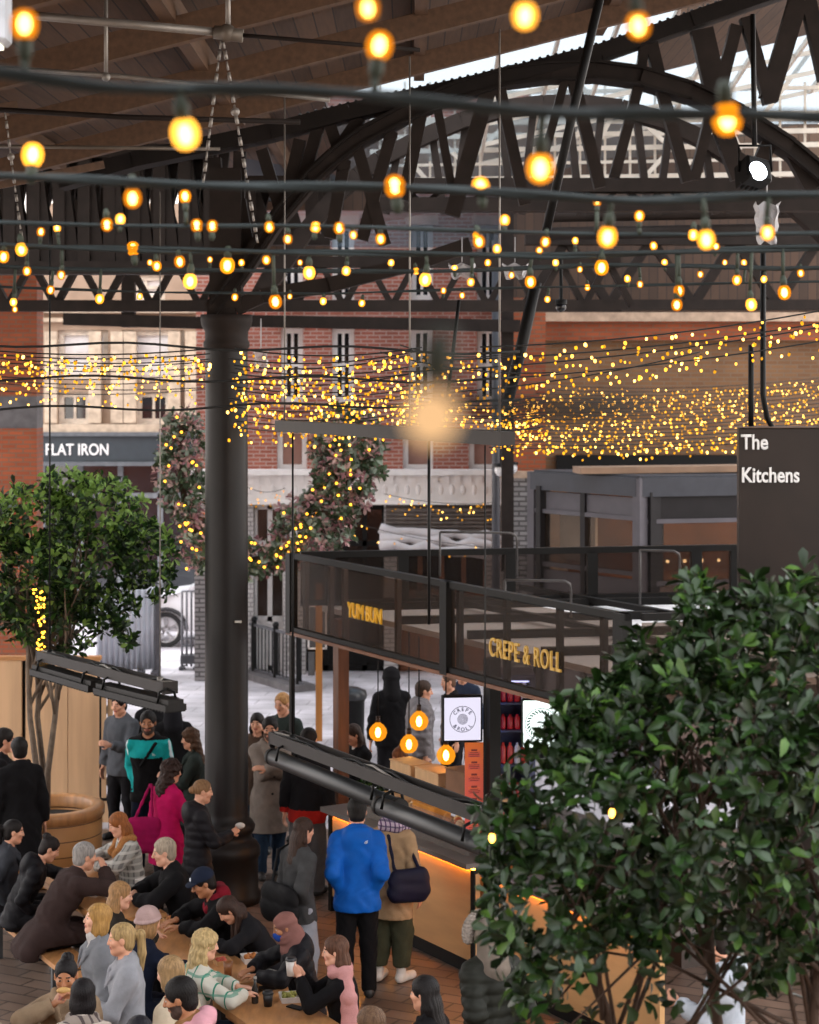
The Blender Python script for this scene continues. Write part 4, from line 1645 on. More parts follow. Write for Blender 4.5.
_jit = random.Random(77)
def pxbar(mb, a, b, w, d, depth=.2, mi=0):
    """flat iron bar between two points of a truss; w its face, depth its thickness"""
    p, q = W(a[0], a[1], d), W(b[0], b[1], d)
    j = Vector((0, _jit.uniform(-.022, .022), 0))
    p, q = p + j, q + j
    mb.bar(p, q, w, depth, mi, up=(0, 1, 0))
def pxpoly(mb, pts, w, d, depth=.2):
    for a, b in zip(pts, pts[1:]):
        pxbar(mb, a, b, w, d, depth)
ARCH = [(212, 311), (226, 294), (245, 268), (275, 222), (310, 180), (335, 157), (360, 138), (409, 112), (455, 92), (509, 77), (550, 72), (594, 71), (640, 77), (689, 92), (740, 116), (789, 148), (830, 182), (880, 230)]
def truss_arch():
    t = thing('arched_truss', 'large arched iron roof truss springing from the round column', 'roof truss', (cc.x, YT, 6.3))
    m = MB(); pxpoly(m, ARCH, .19, YT, .34)
    m.build('arch_rib', IRON, t)
    m = MB(); pxpoly(m, [(x, y - 7) for x, y in ARCH], .03, YT, .5); pxpoly(m, [(x, y + 9) for x, y in ARCH], .03, YT, .44)
    m.build('arch_flange', IRON_D, t)
    m = MB(); pxpoly(m, [(60, 182), (135, 161), (272, 133), (350, 113), (480, 84), (599, 54), (690, 22), (765, -4), (860, -38)], .17, YT, .4)
    m.build('top_chord', IRON_D, t)
    m = MB()
    for k in range(60):
        f = k / 60
        x = 300 + 480 * f
        y = np.interp(x, [272, 350, 480, 599, 690, 765, 860], [133, 113, 84, 54, 22, -4, -38]) - 10.5
        m.sphere(W(x, y, YT - .12), .022, 6, 4)
    m.build('rivets', IRON_D, t)
    S = [((701, 30), (716, 96), .24), ((798, 0), (768, 100), .2), ((745, 18), (769, 104), .13), ((736, 26), (719, 92), .13), ((651, 42), (660, 80), .13), ((644, 45), (640, 76), .1), ((808, 0), (826, 80), .16), ((590, 60), (588, 72), .2)]
    S += [((640, 80), (614, 178), .11), ((661, 90), (687, 182), .12), ((711, 110), (694, 180), .11), ((715, 110), (740, 178), .2), ((566, 76), (540, 170), .09), ((572, 76), (600, 188), .13), ((489, 88), (452, 216), .17), ((499, 84), (525, 205), .12), ((421, 112), (404, 200), .14), ((437, 105), (452, 190), .09), ((770, 140), (752, 182), .16), ((790, 150), (812, 190), .16)]
    for a, b, w in S:
        m = MB(); pxbar(m, a, b, w, YT + .02, .16); m.build('strut', IRON, t)
    S = [(250, 255, 240, 200), (262, 150, 282, 215), (300, 140, 285, 205), (318, 128, 300, 190), (330, 125, 345, 170), (360, 118, 322, 175), (380, 112, 392, 140), (345, 160, 330, 238), (358, 150, 385, 245), (392, 132, 362, 240), (240, 152, 236, 296), (215, 158, 222, 296)]
    for x0, y0, x1, y1 in S:
        m = MB(); pxbar(m, (x0, y0), (x1, y1), .13, YT + .05, .16); m.build('strut', IRON, t)
    m = MB(); pxpoly(m, [(208, 309), (236, 308), (262, 296), (330, 285), (420, 262), (470, 245)], .16, YT, .25)
    m.box((cc.x, cc.y, 7.15), (.34, .34, 1.5))
    m.build('bracket', IRON, t)
truss_arch()
def girder(label, d, x0, x1, ytop, ybot, step, w, depth=.18, lean=.6, dens=2, mat=None):
    t = thing('lattice_girder', label, 'girder', W(x0, ybot, d), group=None)
    m = MB()
    pxbar(m, (x0, ytop), (x1, ytop), .16, d, .3)
    pxbar(m, (x0, ybot), (x1, ybot), .16, d, .3)
    m.build('chord', mat or IRON, t)
    k, x = 0, x0
    while x < x1 - 2:
        m = MB()
        if dens == 1:
            pxbar(m, (x, ytop if k % 2 else ybot), (x + step, ybot if k % 2 else ytop), w, d + .02, depth)
        else:
            pxbar(m, (x, ytop), (x + step * lean, ybot), w, d + .02, depth)
            pxbar(m, (x + step * lean, ytop), (x, ybot), w * .8, d + .22, depth * .7)
            pxbar(m, (x, ytop), (x, ybot), w * .9, d - .02, depth)
        m.build('lattice_bar', mat or IRON, t)
        x += step
        k += 1
    return t
girder('dense iron lattice girder left of the round column under the boarded roof', 24.5, -40, 214, 152, 268, 25, .16)
girder('lattice girder behind the round column, lit by gaps of daylight', 29.5, -60, 330, 182, 240, 31, .2)
girder('zigzag iron girder in front of the stone and red brick houses', 28.5, -40, 620, 262, 306, 24, .09, dens=1)
girder('straight iron girder crossing low behind the arched truss', 23.5, 380, 900, 186, 205, 22, .05, dens=1)
girder('zigzag dark girder above the cornice of the brown brick wall', 31.0, 525, 900, 240, 305, 42, .14, dens=1)
t = thing('arched_truss', 'second, deeper arched truss seen through the first one', 'roof truss', W(250, 300, 25))
m = MB(); pxpoly(m, [(x * .86 + 70, y * .84 + 44) for x, y in ARCH if x > 215], .2, 25.0, .3); m.build('arch_rib', IRON, t)
for k in range(16):
    x = 330 + k * 34
    m = MB(); pxbar(m, (x, np.interp(x, [p[0] * .86 + 70 for p in ARCH], [p[1] * .84 + 44 for p in ARCH])), (x + (12 if k % 2 else -12), 214), .09, 25.02, .14); m.build('strut', IRON, t)
# outer beams
m = MB()
m.bar(W(64, 319, 33), W(205, 323, 33), .2, .2); m.bar(W(250, 321, 33), W(520, 326, 33), .2, .2)
m.box(W(127, 318, 33.0) + Vector((0, .2, .8)), (.22, .2, 1.9))
m.box(W(508, 360, 33.0) + Vector((0, .2, -.5)), (.2, .2, 6))
struct(m.build('beam_outer', IRON))
# skylight at the far gable: cream lattice, glazing and brown boards
t = thing('skylight', 'cream painted skylight trusses and pale glazing at the far gable', 'skylight', W(560, 190, 33))
m = MB()
for y, r_ in ((91, .04), (119, .09), (134, .05), (148, .05), (162, .03), (177, .05)):
    m.bar(W(370, y + 4, 33), W(850, y - 4, 33), r_, r_ * 1.6)
m.build('rails', CREAM, t)
m = MB()
for k in range(19):
    x = 380 + k * 25
    m.bar(W(x, 82, 33.1), W(x, 180, 33.1), .035, .05)
m.build('uprights', CREAM, t)
m = MB()
for x0, y0, x1, y1 in ((450, 180, 500, 130), (540, 182, 590, 118), (640, 182, 690, 128), (700, 60, 740, 150), (560, 60, 610, 120), (480, 90, 545, 130), (420, 120, 460, 160), (640, 60, 600, 140), (760, 120, 819, 40), (690, 165, 640, 120), (400, 150, 440, 195), (500, 135, 520, 180)):
    m.bar(W(x0, y0, 32.8), W(x1, y1, 32.8), .06, .07)
m.build('braces', CREAM, t)
m = MB()
r = pxrect(372, 122, 880, 192, 36.6)
m.box(((r[0] + r[1]) / 2, 36.9, (r[2] + r[3]) / 2), (r[1] - r[0], .1, r[3] - r[2]))
struct(m.build('wall_gable_inner', MBOARD('gable boards', '#5a4436', '#6b5342', '#3a2b22', .2, 0)))
m = MB()
for k in range(9):
    x = 1.2 + k * .8
    m.bar((x, 26.6, 9.55 + .22 * (x - 1.2) + .5), (x, 34.0, 9.55 + .22 * (x - 1.2) - .3), .05, .08)
for k in range(6):
    y = 26.6 + k * 1.48
    m.bar((1.2, y, 10.05 - .108 * (y - 26.6)), (7.6, y, 10.05 + 1.41 - .108 * (y - 26.6)), .04, .07)
m.build('glazing_bars', CREAM, t)
m = MB()
m.quad((-2.6, 26.6, 9.26), (7.6, 26.6, 11.5), (7.6, 37.6, 10.3), (-2.6, 37.6, 8.06))
m.quad((-2.6, 37.6, 8.06), (7.6, 37.6, 8.06), (7.6, 37.6, 10.3), (-2.6, 37.6, 8.06))
m.build('pane', MGLASS('sky pane', '#a9b8c4', .25, '#93a2ae', .3), t)
# tie rods
rod('hanging_rod', 'long black tie rod slanting across the arched truss', 'rod', [W(604, -20, 13), W(574, 108, 13), W(546, 232, 13)], .03, BLACK)
rod('hanging_rod', 'thick black tie rod slanting down beside the corner pier', 'rod', [W(536, 282, 20), W(522, 345, 20), W(508, 400, 20)], .06, BLACK)
rod('hanging_rod', 'thin black tie rod in front of the red brick windows', 'rod', [W(459, 300, 20), W(447, 400, 20)], .018, BLACK)
# dark ducts above the brown wall
for i, (y, lab) in enumerate(((214, 'long dark roof duct above the gold lights at the right'), (232, 'lower dark roof duct just under the first'))):
    m = MB(); m.tube([W(545, y + 2, 27), W(880, y - 4, 27)], .09, 10)
    tag(m.build('roof_duct', IRON), lab, 'duct')

# floodlight with its wrap
t = thing('floodlight', 'black floodlight with a bright white lamp under the arched truss', 'floodlight', W(752, 180, 15))
m = MB()
Rf = Matrix.Rotation(RAD(-25), 3, 'X') @ Matrix.Rotation(RAD(25), 3, 'Z')
c = W(755, 172, 15)
m.box(c, (.22, .14, .2), Rf, bev=.02)
for k in range(5):
    m.box(c + Rf @ Vector((-.08 + .04 * k, .1, .0)), (.012, .08, .18), Rf)
m.build('housing', BLACK, t)
m = MB(); m.lathe(c + Rf @ Vector((-.02, -.075, -.03)), [(0, -.015), (.05, -.012), (.075, 0), (.075, .02)], 20, axis=Rf @ Vector((0, 1, 0)))
m.build('lamp', MEMIT('cold lamp', '#eaf2ff', 9), t)
m = MB(); m.tube([c + Vector((-.12, 0, 0)), c + Vector((-.12, .02, .2)), c + Vector((.12, .02, .2)), c + Vector((.12, 0, 0))], .012, 6); m.tube([c + Vector((0, .02, .2)), c + Vector((0, .1, 1.2))], .02, 6); m.build('bracket', BLACK, t)
def plastic(label, px, py, d, w, h, seed):
    random.seed(seed)
    mb = MB()
    n = 8
    vs, fs = [], []
    for i in range(n + 1):
        for j in range(n + 1):
            u, v = i / n - .5, j / n
            a = u * math.pi * 1.5
            vs.append(Vector((math.sin(a) * w / 2 * (1 - .25 * v) + random.uniform(-.012, .012), math.cos(a) * w * .3 + random.uniform(-.015, .015), -v * h - .04 * abs(math.sin(u * 9)))) + W(px, py, d))
    for i in range(n):
        for j in range(n):
            fs.append((i * (n + 1) + j, (i + 1) * (n + 1) + j, (i + 1) * (n + 1) + j + 1, i * (n + 1) + j + 1))
    mb.add(vs, fs)
    mb.tube([W(px, py, d) + Vector((-.0, .0, .25)), W(px, py, d)], .006, 5)
    return tag(mb.build('plastic_wrap', MGLASS('clear plastic', '#eeeeee', .55, '#d8d8dc', .2)), label, 'plastic cover', 'plastic covers hanging in the roof')
plastic('clear plastic cover hanging just below the white floodlight', 767, 200, 15, .2, .3, 1)
plastic('clear plastic cover hanging high over the corner pier', 515, 262, 20, .26, .14, 2)
plastic('clear plastic cover over a fixture above the red brick windows', 462, 262, 20, .28, .14, 3)
plastic('pale plastic cover high beside the right edge of the column', 261, 348, 17, .13, .16, 4)
# speakers / dome camera
def dome(label, px, py, d, r, mat, name='dome_camera'):
    t = thing(name, label, 'camera', W(px, py, d))
    mb = MB(); mb.sphere(W(px, py, d), r, 14, 10); mb.build('dome', mat, t)
    mb = MB(); mb.lathe(W(px, py, d) + Z * (r * .5), [(r * 1.1, 0), (r * 1.1, .05), (.02, .06), (.02, .5)], 14); mb.build('mount', BLACK, t)
dome('round black dome camera hanging above the brown brick wall', 561, 307, 22, .06, M('dome black', '#16181c', .15))
dome('white dome camera on the left of the corner pier', 501, 470, 33.6, .11, WHITE)
dome('white and black dome camera on top of the corner pier', 511, 468, 33.8, .11, M('dome grey', '#b7b7ba', .3))
rod('drain_pipe', 'dark vertical drainpipe beside the corner pier', 'pipe', [W(496, 240, 34), Vector((W(496, 0, 34).x, 34, 0))], .07, M('drainpipe', '#3d3d42', .5))
# ------------------------------------------------------------------ crepe stall
LPLY0 = M('servery ply', '#b98f63', .5, 0, .12, 3)
FA = Vector((-1.34, 22.42, 0))           # far corner of the front fascia
FN = Vector((1.825, 16.70, 0))           # near corner
FD = (FN - FA).normalized()
FL = (FN - FA).length
INW = Vector((FD.y * -1, FD.x, 0))       # into the stall
if INW.x < 0:
    INW = -INW
ZB, ZT = 2.81, 3.66
BRONZE = M('bronze brown steel', '#3a2a22', .45, .4, .2, 5)
MESH = MGLASS('smoked mesh', '#d8cfc8', .14, '#54463c', .3)
BEVT = M('beaded edge', '#7a5038', .5, .2, .2, 5)
def fx(a, b=0.0, z=0.0):
    return FA + FD * a + INW * b + Z * z
def px_to_a(px, Q=FA, Dv=FD, off=0.0):
    q = Q + INW * off
    k = (px - CX) / F_PX
    return (k * q.y - q.x) / (Dv.x - k * Dv.y)
t = thing('fascia_screen', 'smoked mesh fascia screen with gold YUM BUN and CREPE & ROLL lettering', 'fascia', tuple(fx(FL / 2, 0, ZB)))
m = MB()
m.bar(fx(0, 0, ZT), fx(FL, 0, ZT), .07, .06)
m.bar(fx(0, .0, ZB + .03), fx(FL, .0, ZB + .03), .07, .05)
m.build('frame', STEEL, t)
m = MB(); m.bar(fx(0, .0, ZB - .015), fx(FL, .0, ZB - .015), .11, .035); m.build('lower_lip', BEVT, t)
for px, w in ((291, .11), (448, .13), (627, .14)):
    a = px_to_a(px)
    a = min(max(a, .06), FL - .07)
    m = MB(); m.bar(fx(a, -.01, ZB - .02), fx(a, -.01, ZT + .03), w, .10, up=INW); m.build('post', BLACK, t)
aa = px_to_a(448)
for a0, a1 in ((.1, aa - .06), (aa + .06, FL - .14)):
    m = MB(); m.bar(fx(a0, 0, (ZB + ZT) / 2), fx(a1, 0, (ZB + ZT) / 2), .012, ZT - ZB - .1); m.build('mesh_panel', MESH, t)
for px in (306, 331, 345, 398, 460, 507, 560, 604):
    a = px_to_a(px, off=.12)
    m = MB(); m.bar(fx(a, .12, ZB), fx(a, .12, ZT - .02), .06, .05, up=INW); m.build('inner_post', BRONZE if px < 400 else STEEL, t)
GOLD = M('gold letters', '#d9b04f', .4, .1, .08)
GOLDY = M('yellow letters', '#f0b81e', .45, 0, .05)
a = px_to_a(351)
zb = CAM_H - (621 - HOR) / F_PX * fx(a).y
zb = 3.02
n_out = -INW
text_mesh('YUM BUN', .215, GOLDY, 'lettering', t, m4(fx(px_to_a(350.5), -.03, CAM_H - (616 - HOR) / F_PX * fx(px_to_a(350)).y), FD, Z), .006, xs=.80, bold=.006)
a = px_to_a(492)
text_mesh('CREPE & ROLL', .245, GOLD, 'lettering', t, m4(fx(a, -.03, CAM_H - (655 - HOR) / F_PX * fx(a).y), FD, Z), .008, xs=.70, bold=.002, spacing=1.12)
# roof deck, with its dark bearers and conduits
t = thing('stall_roof', 'pale grey flat roof deck of the crepe stall crossed by dark bearers', 'roof', tuple(fx(FL / 2, 2.5, ZB)))
FE = FA + PDIR * 7.6
NE = FN + PDIR * 5.5
m = MB()
zr = 3.02
poly = [fx(.1, .35, zr), fx(FL - .1, .35, zr), NE + Z * zr - FD * .2, FE + Z * zr + FD * .15]
m.prism(poly, None, (0, 0, .06)); m.build('deck', M('pale deck', '#e4e2e3', .5, 0, .08, 2), t)
for k in range(5):
    p, q = fx(.6 + k * 1.35, .36, zr + .1), FE.lerp(NE, (k + .5) / 5) + Z * (zr + .1)
    m = MB(); m.bar(p, q, .09, .08); m.build('bearer', STEEL, t)
m = MB()
m.bar(fx(.1, 1.6, zr + .13), fx(FL - .2, 1.6, zr + .13), .08, .06)
m.bar(fx(.1, 3.0, zr + .13), fx(FL - .4, 3.0, zr + .13), .08, .06)
m.build('bearer', STEEL, t)
for i, (x0, x1, y0, yb, d) in enumerate(((440, 517, 533, 560, 22.6), (505, 571, 581, 602, 20.5), (640, 680, 551, 590, 22.0))):
    m = MB()
    m.tube([W(x0, y0 - 1, d), W(x1 - 6, y0, d), W(x1 - 1, y0 + 3, d), W(x1, y0 + 9, d), W(x1, yb + 16, d)], .013, 8)
    m.tube([W(x0, y0 - 1, d), W(x0, yb + 16, d)], .013, 8)
    tag(m.build('conduit_loop', M('roof conduit', '#4f4b49', .4, .3)), ('thin pipe loop on the stall roof under the corner pier', 'thin pipe loop on the stall roof just above CREPE & ROLL', 'thin curved pipe rail in front of the grey kiosk')[i], 'pipe')
# parapet at the far end
PQ = MGLASS('parapet glass', '#cfc9c5', .10, '#4d4a49', .12)
t = thing('parapet_screen', 'dark framed glass parapet at the far end of the stall roof', 'parapet', tuple(FA + PDIR * 3.8 + Z * 3.1))
m = MB()
m.bar(FA + PDIR * .12 + Z * ZT, FE + Z * ZT, .08, .07)
m.bar(FA + PDIR * .12 + Z * 3.12, FE + Z * 3.12, .08, .06)
m.build('frame', STEEL, t)
for px in (330, 403, 510, 592, 696, 735):
    k = (px - CX) / F_PX
    s_ = (k * FA.y - FA.x) / (PDIR.x - k * PDIR.y)
    p = FA + PDIR * s_
    m = MB(); m.bar(p + Z * 3.1, p + Z * ZT, .12, .08, up=PDIR.cross(Z)); m.build('post', STEEL, t)
m = MB(); m.bar(FA + PDIR * .12 + Z * 3.39, FE - PDIR * .05 + Z * 3.39, .012, .5); m.build('pane', PQ, t)
# near end of the fascia, running off behind the tree
t = thing('fascia_return', 'dark return of the fascia screen hidden behind the large tree', 'fascia', tuple(FN + PDIR * 2.7 + Z * ZB))
m = MB()
m.bar(FN + PDIR * .12 + Z * ZT, NE + Z * ZT, .07, .06); m.bar(FN + PDIR * .12 + Z * (ZB + .03), NE + Z * (ZB + .03), .07, .05)
m.build('frame', STEEL, t)
m = MB(); m.bar(FN + PDIR * .12 + Z * (ZB + ZT) / 2, NE + Z * (ZB + ZT) / 2, .012, ZT - ZB - .1); m.build('mesh_panel', MESH, t)
# posts
def stall_post(px, w, mat, label, b=.18):
    a = px_to_a(px, off=b)
    mb = MB(); mb.bar(fx(a, b, 0), fx(a, b, 3.0), w, w, up=INW)
    return tag(mb.build('stall_post', mat), label, 'post')
BRSTEEL = M('brown steel post', '#6b4128', .5, .1, .25, 4, stretch=(5, 5, .5))
stall_post(341, .13, BRSTEEL, 'brown steel post holding the far end of the stall fascia', .3)
stall_post(492, .12, BLACK, 'black steel post beside the round light-box sign', .17)
stall_post(292, .05, BLACK, 'thin black post under the far corner of the fascia', .2)
# counter
CD = Vector((-.509, .861, 0))            # away along the counter front
C0 = Vector((.658, 18.66, 0))
CIN = Vector((.861, .509, 0))
def cp(s, b=0.0, z=0.0):
    return C0 + CD * s + CIN * b + Z * z
t = thing('stall_counter', 'long pale timber stall counter with a glowing amber top edge', 'counter', tuple(cp(-.4)))
s0, s1 = .10, 3.0
m = MB(); m.bar(cp(s0, .04, .58), cp(s1, .04, .58), .05, .84); m.build('front_panel', M('birch panel', '#c79a68', .5, 0, .1, 1.5, stretch=(1, 1, 5)), t)
m = MB(); m.bar(cp(s0, .10, .08), cp(s1, .10, .08), .05, .16); m.build('kick_board', BLACK, t)
m = MB(); m.bar(cp(s0, .365, 1.08), cp(s1, .365, 1.08), .91, .05); m.build('worktop', M('grey worktop', '#6c6562', .4, .1, .15, 5), t)
m = MB(); m.bar(cp(s0, -.0, 1.047), cp(s1, -.0, 1.047), .025, .012); m.build('light_strip', MEMIT('amber strip', '#ff9a2a', 34), t)
for s_ in (.13, 2.95):
    m = MB(); m.bar(cp(s_, .02, .0), cp(s_, .02, 1.05), .06, .05, up=CIN); m.build('upright', BLACK, t)
m = MB(); m.bar(cp(s0, .75, .52), cp(s1, .75, .52), .04, 1.0); m.build('back_panel', PLY, t)
# servery: two raised shelves with glass, boxes and food
t = thing('servery_shelf', 'two-tier servery shelf with a glass front on the stall counter', 'shelf', tuple(cp(1.1, .35, 1.1)))
m = MB(); m.bar(cp(.32, .26, 1.28), cp(2.3, .26, 1.28), .34, .03); m.build('lower_shelf', LPLY0, t)
m = MB(); m.bar(cp(.7, .58, 1.50), cp(2.6, .58, 1.50), .40, .03); m.build('upper_shelf', LPLY0, t)
for s_ in (.34, 1.1, 2.28):
    m = MB(); m.bar(cp(s_, .36, 1.105), cp(s_, .36, 1.27), .03, .03); m.build('leg', STEEL, t)
for s_ in (.75, 1.7, 2.55):
    m = MB(); m.bar(cp(s_, .60, 1.105), cp(s_, .60, 1.49), .03, .03); m.build('leg', STEEL, t)
m = MB(); m.bar(cp(.32, .075, 1.26), cp(2.3, .075, 1.26), .012, .30); m.build('glass_front', MGLASS('guard glass', '#f4f0ea', .10, '#cccccc', .05), t)
RZC = math.atan2(CD.y, CD.x) - math.pi / 2
LPLY = M('light box ply', '#cda77c', .6, 0, .1, 3, stretch=(1, 6, 1))
BPLY = M('brown box board', '#7c583f', .6, 0, .2, 3)
t = thing('back_counter', 'dark back counter inside the crepe stall', 'counter', tuple(cp(1.0, 1.9)))
m = MB(); m.bar(cp(-.6, 2.2, .45), cp(2.4, 2.2, .45), .6, .9); m.build('carcass', M('dark laminate', '#3a302b', .5), t)
m = MB(); m.bar(cp(-.6, 2.2, .92), cp(2.4, 2.2, .92), .66, .04); m.build('worktop', M('grey worktop', '#6c6562', .4, .1, .15, 5), t)
# second counter run, beyond the black post, mostly behind the tree
t = thing('stall_counter', 'amber-lit timber counter behind the foliage of the large tree', 'counter', tuple(cp(-1.4, .3)))
m = MB(); m.bar(cp(-2.7, .04, .58), cp(-.3, .04, .58), .05, .84); m.build('front_panel', M('birch panel', '#c79a68', .5, 0, .1, 1.5, stretch=(1, 1, 5)), t)
m = MB(); m.bar(cp(-2.7, .265, 1.08), cp(-.3, .265, 1.08), .69, .05); m.build('worktop', M('grey worktop', '#6c6562', .4, .1, .15, 5), t)
m = MB(); m.bar(cp(-2.7, .0, 1.047), cp(-.3, .0, 1.047), .025, .012); m.build('light_strip', MEMIT('amber strip', '#ff9a2a', 34), t)
m = MB(); m.bar(cp(-2.7, .10, .08), cp(-.3, .10, .08), .05, .16); m.build('kick_board', BLACK, t)
def box_on(label, s_, b, z, size, mat, name='timber_box', rz=0.0):
    c = cp(s_, b, z)
    t = thing(name, label, 'box', tuple(c), RZC + rz)
    w, l, h = size
    mb = MB(); mb.box((0, 0, h / 2), (w, l, h), bev=.008); mb.build('body', mat, t, 'local')
    mb = MB(); mb.box((0, 0, h + .006), (w + .012, l + .012, .012), bev=.003); mb.build('lid', mat, t, 'local')
    return t
box_on('pale timber box furthest along the upper servery shelf', 2.25, .58, 1.516, (.26, .42, .12), LPLY)
box_on('pale timber box next along the upper servery shelf', 1.72, .58, 1.516, (.26, .46, .13), LPLY)
box_on('wide brown box beside the orange menu on the upper servery shelf', 1.05, .60, 1.516, (.30, .60, .22), BPLY)
box_on('amber box below the wide brown box on the lower servery shelf', 1.30, .26, 1.296, (.2, .42, .11), M('amber card', '#d08a2c', .6))
box_on('pale shallow tray box next to the amber box on the lower servery shelf', 1.98, .26, 1.296, (.24, .5, .06), LPLY)
random.seed(11)
FOODC = ['#c98a4a', '#d8b27a', '#b5562f', '#e0c9a8', '#d9a92f', '#c7b49a']
# food heaps on the counter
for i in range(15):
    s_ = (1.0 - i * .10) if i < 7 else (1.72 - (i - 7) * .02 - (.0 if i % 2 else .04))
    b = .26 + random.uniform(-.07, .07)
    c = cp(s_, b, 1.296)
    mb = MB()
    r = random.uniform(.035, .055)
    mb.lathe((c.x, c.y, c.z), [(0, 0), (r * .8, 0), (r, r * .5), (r * .95, r * .8), (r * .6, r * 1.5), (0, r * 1.7)], 12)
    o = mb.build('bread_roll', M('food %d' % (i % 6), FOODC[i % 6], .6, 0, .25, 14))
    tag(o, 'small filled bun or pastry on the lower servery shelf', 'pastry', 'pastries along the stall counter')
# a potted herb on the counter
t = thing('potted_herb', 'leafy green herb in a pot on the counter near the brown post', 'plant', tuple(cp(2.75, .4, 1.105)))
POTTED = (t, cp(2.75, .4, 1.105))
m = MB(); c = cp(2.75, .4, 1.105); m.lathe(c, [(0, 0), (.06, 0), (.075, .12), (.068, .12), (.06, .1), (0, .1)], 16); m.build('pot', M('terracotta pot', '#6d4a38', .8), t)
# pendants
GLOBE_HOT = MEMIT('filament', '#ffd27a', 26)
def pendant_glass():
    m_, nt, out = newmat('amber bulb glass')
    e = nd(nt, 'ShaderNodeEmission'); e.inputs[0].default_value = lin('#ffa424'); e.inputs[1].default_value = 1.15
    tr = nd(nt, 'ShaderNodeBsdfTransparent'); tr.inputs[0].default_value = lin('#ffd9a0')
    mx = nd(nt, 'ShaderNodeMixShader'); mx.inputs[0].default_value = .45
    nt.links.new(tr.outputs[0], mx.inputs[1]); nt.links.new(e.outputs[0], mx.inputs[2]); nt.links.new(mx.outputs[0], out.inputs[0])
    return m_
AMBERG = pendant_glass()
for i, (px, py, lab) in enumerate(((378, 732, 'amber globe pendant nearest the brown post'), (419, 721, 'highest amber globe pendant in front of the puffer jacket'), (409, 744, 'low amber globe pendant between the two boxes'), (446, 755, 'amber globe pendant just left of the orange menu'))):
    d = (21.5, 20.5, 21.3, 20.4)[i]
    c = W(px, py, d)
    t = thing('pendant_bulb', lab, 'pendant lamp', tuple(c), group='amber pendants over the stall counter')
    mb = MB(); mb.lathe(c, [(0, -.098), (.045, -.09), (.08, -.06), (.098, -.01), (.09, .035), (.06, .075), (.032, .095), (.022, .11)], 24); mb.build('bulb', AMBERG, t)
    mb = MB(); mb.sphere(c - Z * .005, (.03, .03, .055), 10, 8); mb.build('filament', GLOBE_HOT, t)
    mb = MB(); mb.tube([c + Z * .10, c + Z * .17], .024, 10); mb.build('socket', BRONZE, t)
    mb = MB(); mb.tube([c + Z * .17, Vector((c.x, c.y, 3.0))], .007, 6); mb.build('cord', BLACK, t)
# light-box sign
d = 18.9
c = W(462.5, 719, d)
ex, ey = Vector((.99, .12, 0)).normalized(), Z
nz_ = ex.cross(ey)
t = thing('light_box_sign', 'square white light-box sign with a round blue CREPE & ROLL stamp', 'sign', tuple(c))
m = MB()
Rb = Matrix((ex, ey, nz_)).transposed()
m.box(c - nz_ * .05, (.385, .44, .09), Rb, bev=.01); m.build('casing', BLACK, t)
m = MB(); m.box(c, (.345, .40, .012), Rb); m.build('face', MEMIT('sign face', '#e4dff2', .85), t)
INK = M('sign ink', '#4c5168', .6)
m = MB()
fc = c + nz_ * .012
def ring(mb, r, w, n=40, cc_=fc):
    vs, fs = [], []
    for k in range(n):
        a = 2 * math.pi * k / n
        for q in (r - w, r):
            vs.append(cc_ + ex * (q * math.cos(a)) + ey * (q * math.sin(a)))
    for k in range(n):
        k2 = (k + 1) % n
        fs.append((k * 2, k * 2 + 1, k2 * 2 + 1, k2 * 2))
    mb.add(vs, fs)
ring(m, .125, .006)
for k in range(5):
    ring(m, .012 + k * .0095, .005, 20)
m.build('stamp', INK, t)
for body, a0, da, flip in (('CREPE', 140, -25, 1), ('&ROLL', 222, 24, -1)):
    for i, ch in enumerate(body):
        a = RAD(a0 + da * i)
        r = .078 if flip == 1 else .112
        p = fc + ex * (r * math.cos(a)) + ey * (r * math.sin(a)) + nz_ * .002
        if flip == 1:
            e1 = ex * math.sin(a) - ey * math.cos(a); e2 = ex * math.cos(a) + ey * math.sin(a)
        else:
            e1 = -ex * math.sin(a) + ey * math.cos(a); e2 = -ex * math.cos(a) - ey * math.sin(a)
        text_mesh(ch, .048, INK, 'stamp_letter', t, m4(p, e1, e2), .001, align='CENTER', bold=.001)
# orange menu
t = thing('hanging_menu', 'tall orange-red menu panel hanging under the light-box sign', 'menu', tuple(W(474, 832, 18.9)))
m_, nt, out = newmat('menu print')
b = nd(nt, 'ShaderNodeBsdfPrincipled'); tc = nd(nt, 'ShaderNodeTexCoord'); sp = nd(nt, 'ShaderNodeSeparateXYZ'); nt.links.new(tc.outputs['Generated'], sp.inputs[0])
nt.links.new(ramp(nt, sp.outputs[2], [(.0, '#d2564e'), (.55, '#e0604a'), (1.0, '#f07a28')]), b.inputs['Base Color']); b.inputs['Roughness'].default_value = .5
nt.links.new(b.outputs[0], out.inputs[0])
mc = W(474, 788, 18.92)
m = MB(); m.box(mc, (.175, .86, .02), Rb); m.build('sheet', m_, t)
random.seed(3)
for k in range(7):
    y = .36 - k * .115
    m = MB()
    m.box(mc + nz_ * .012 + ey * (y - .035), (.115, .062, .003), Rb, mi=0)
    m.box(mc + nz_ * .0135 + ey * y, (.055, .018, .003), Rb, mi=1)
    for j in range(3):
        m.box(mc + nz_ * .0135 + ey * (y - .024 - j * .016), (random.uniform(.07, .11), .006, .003), Rb, mi=1)
    m.build('printed_entry', [m_, M('dark print', '#7a2620', .6)], t)
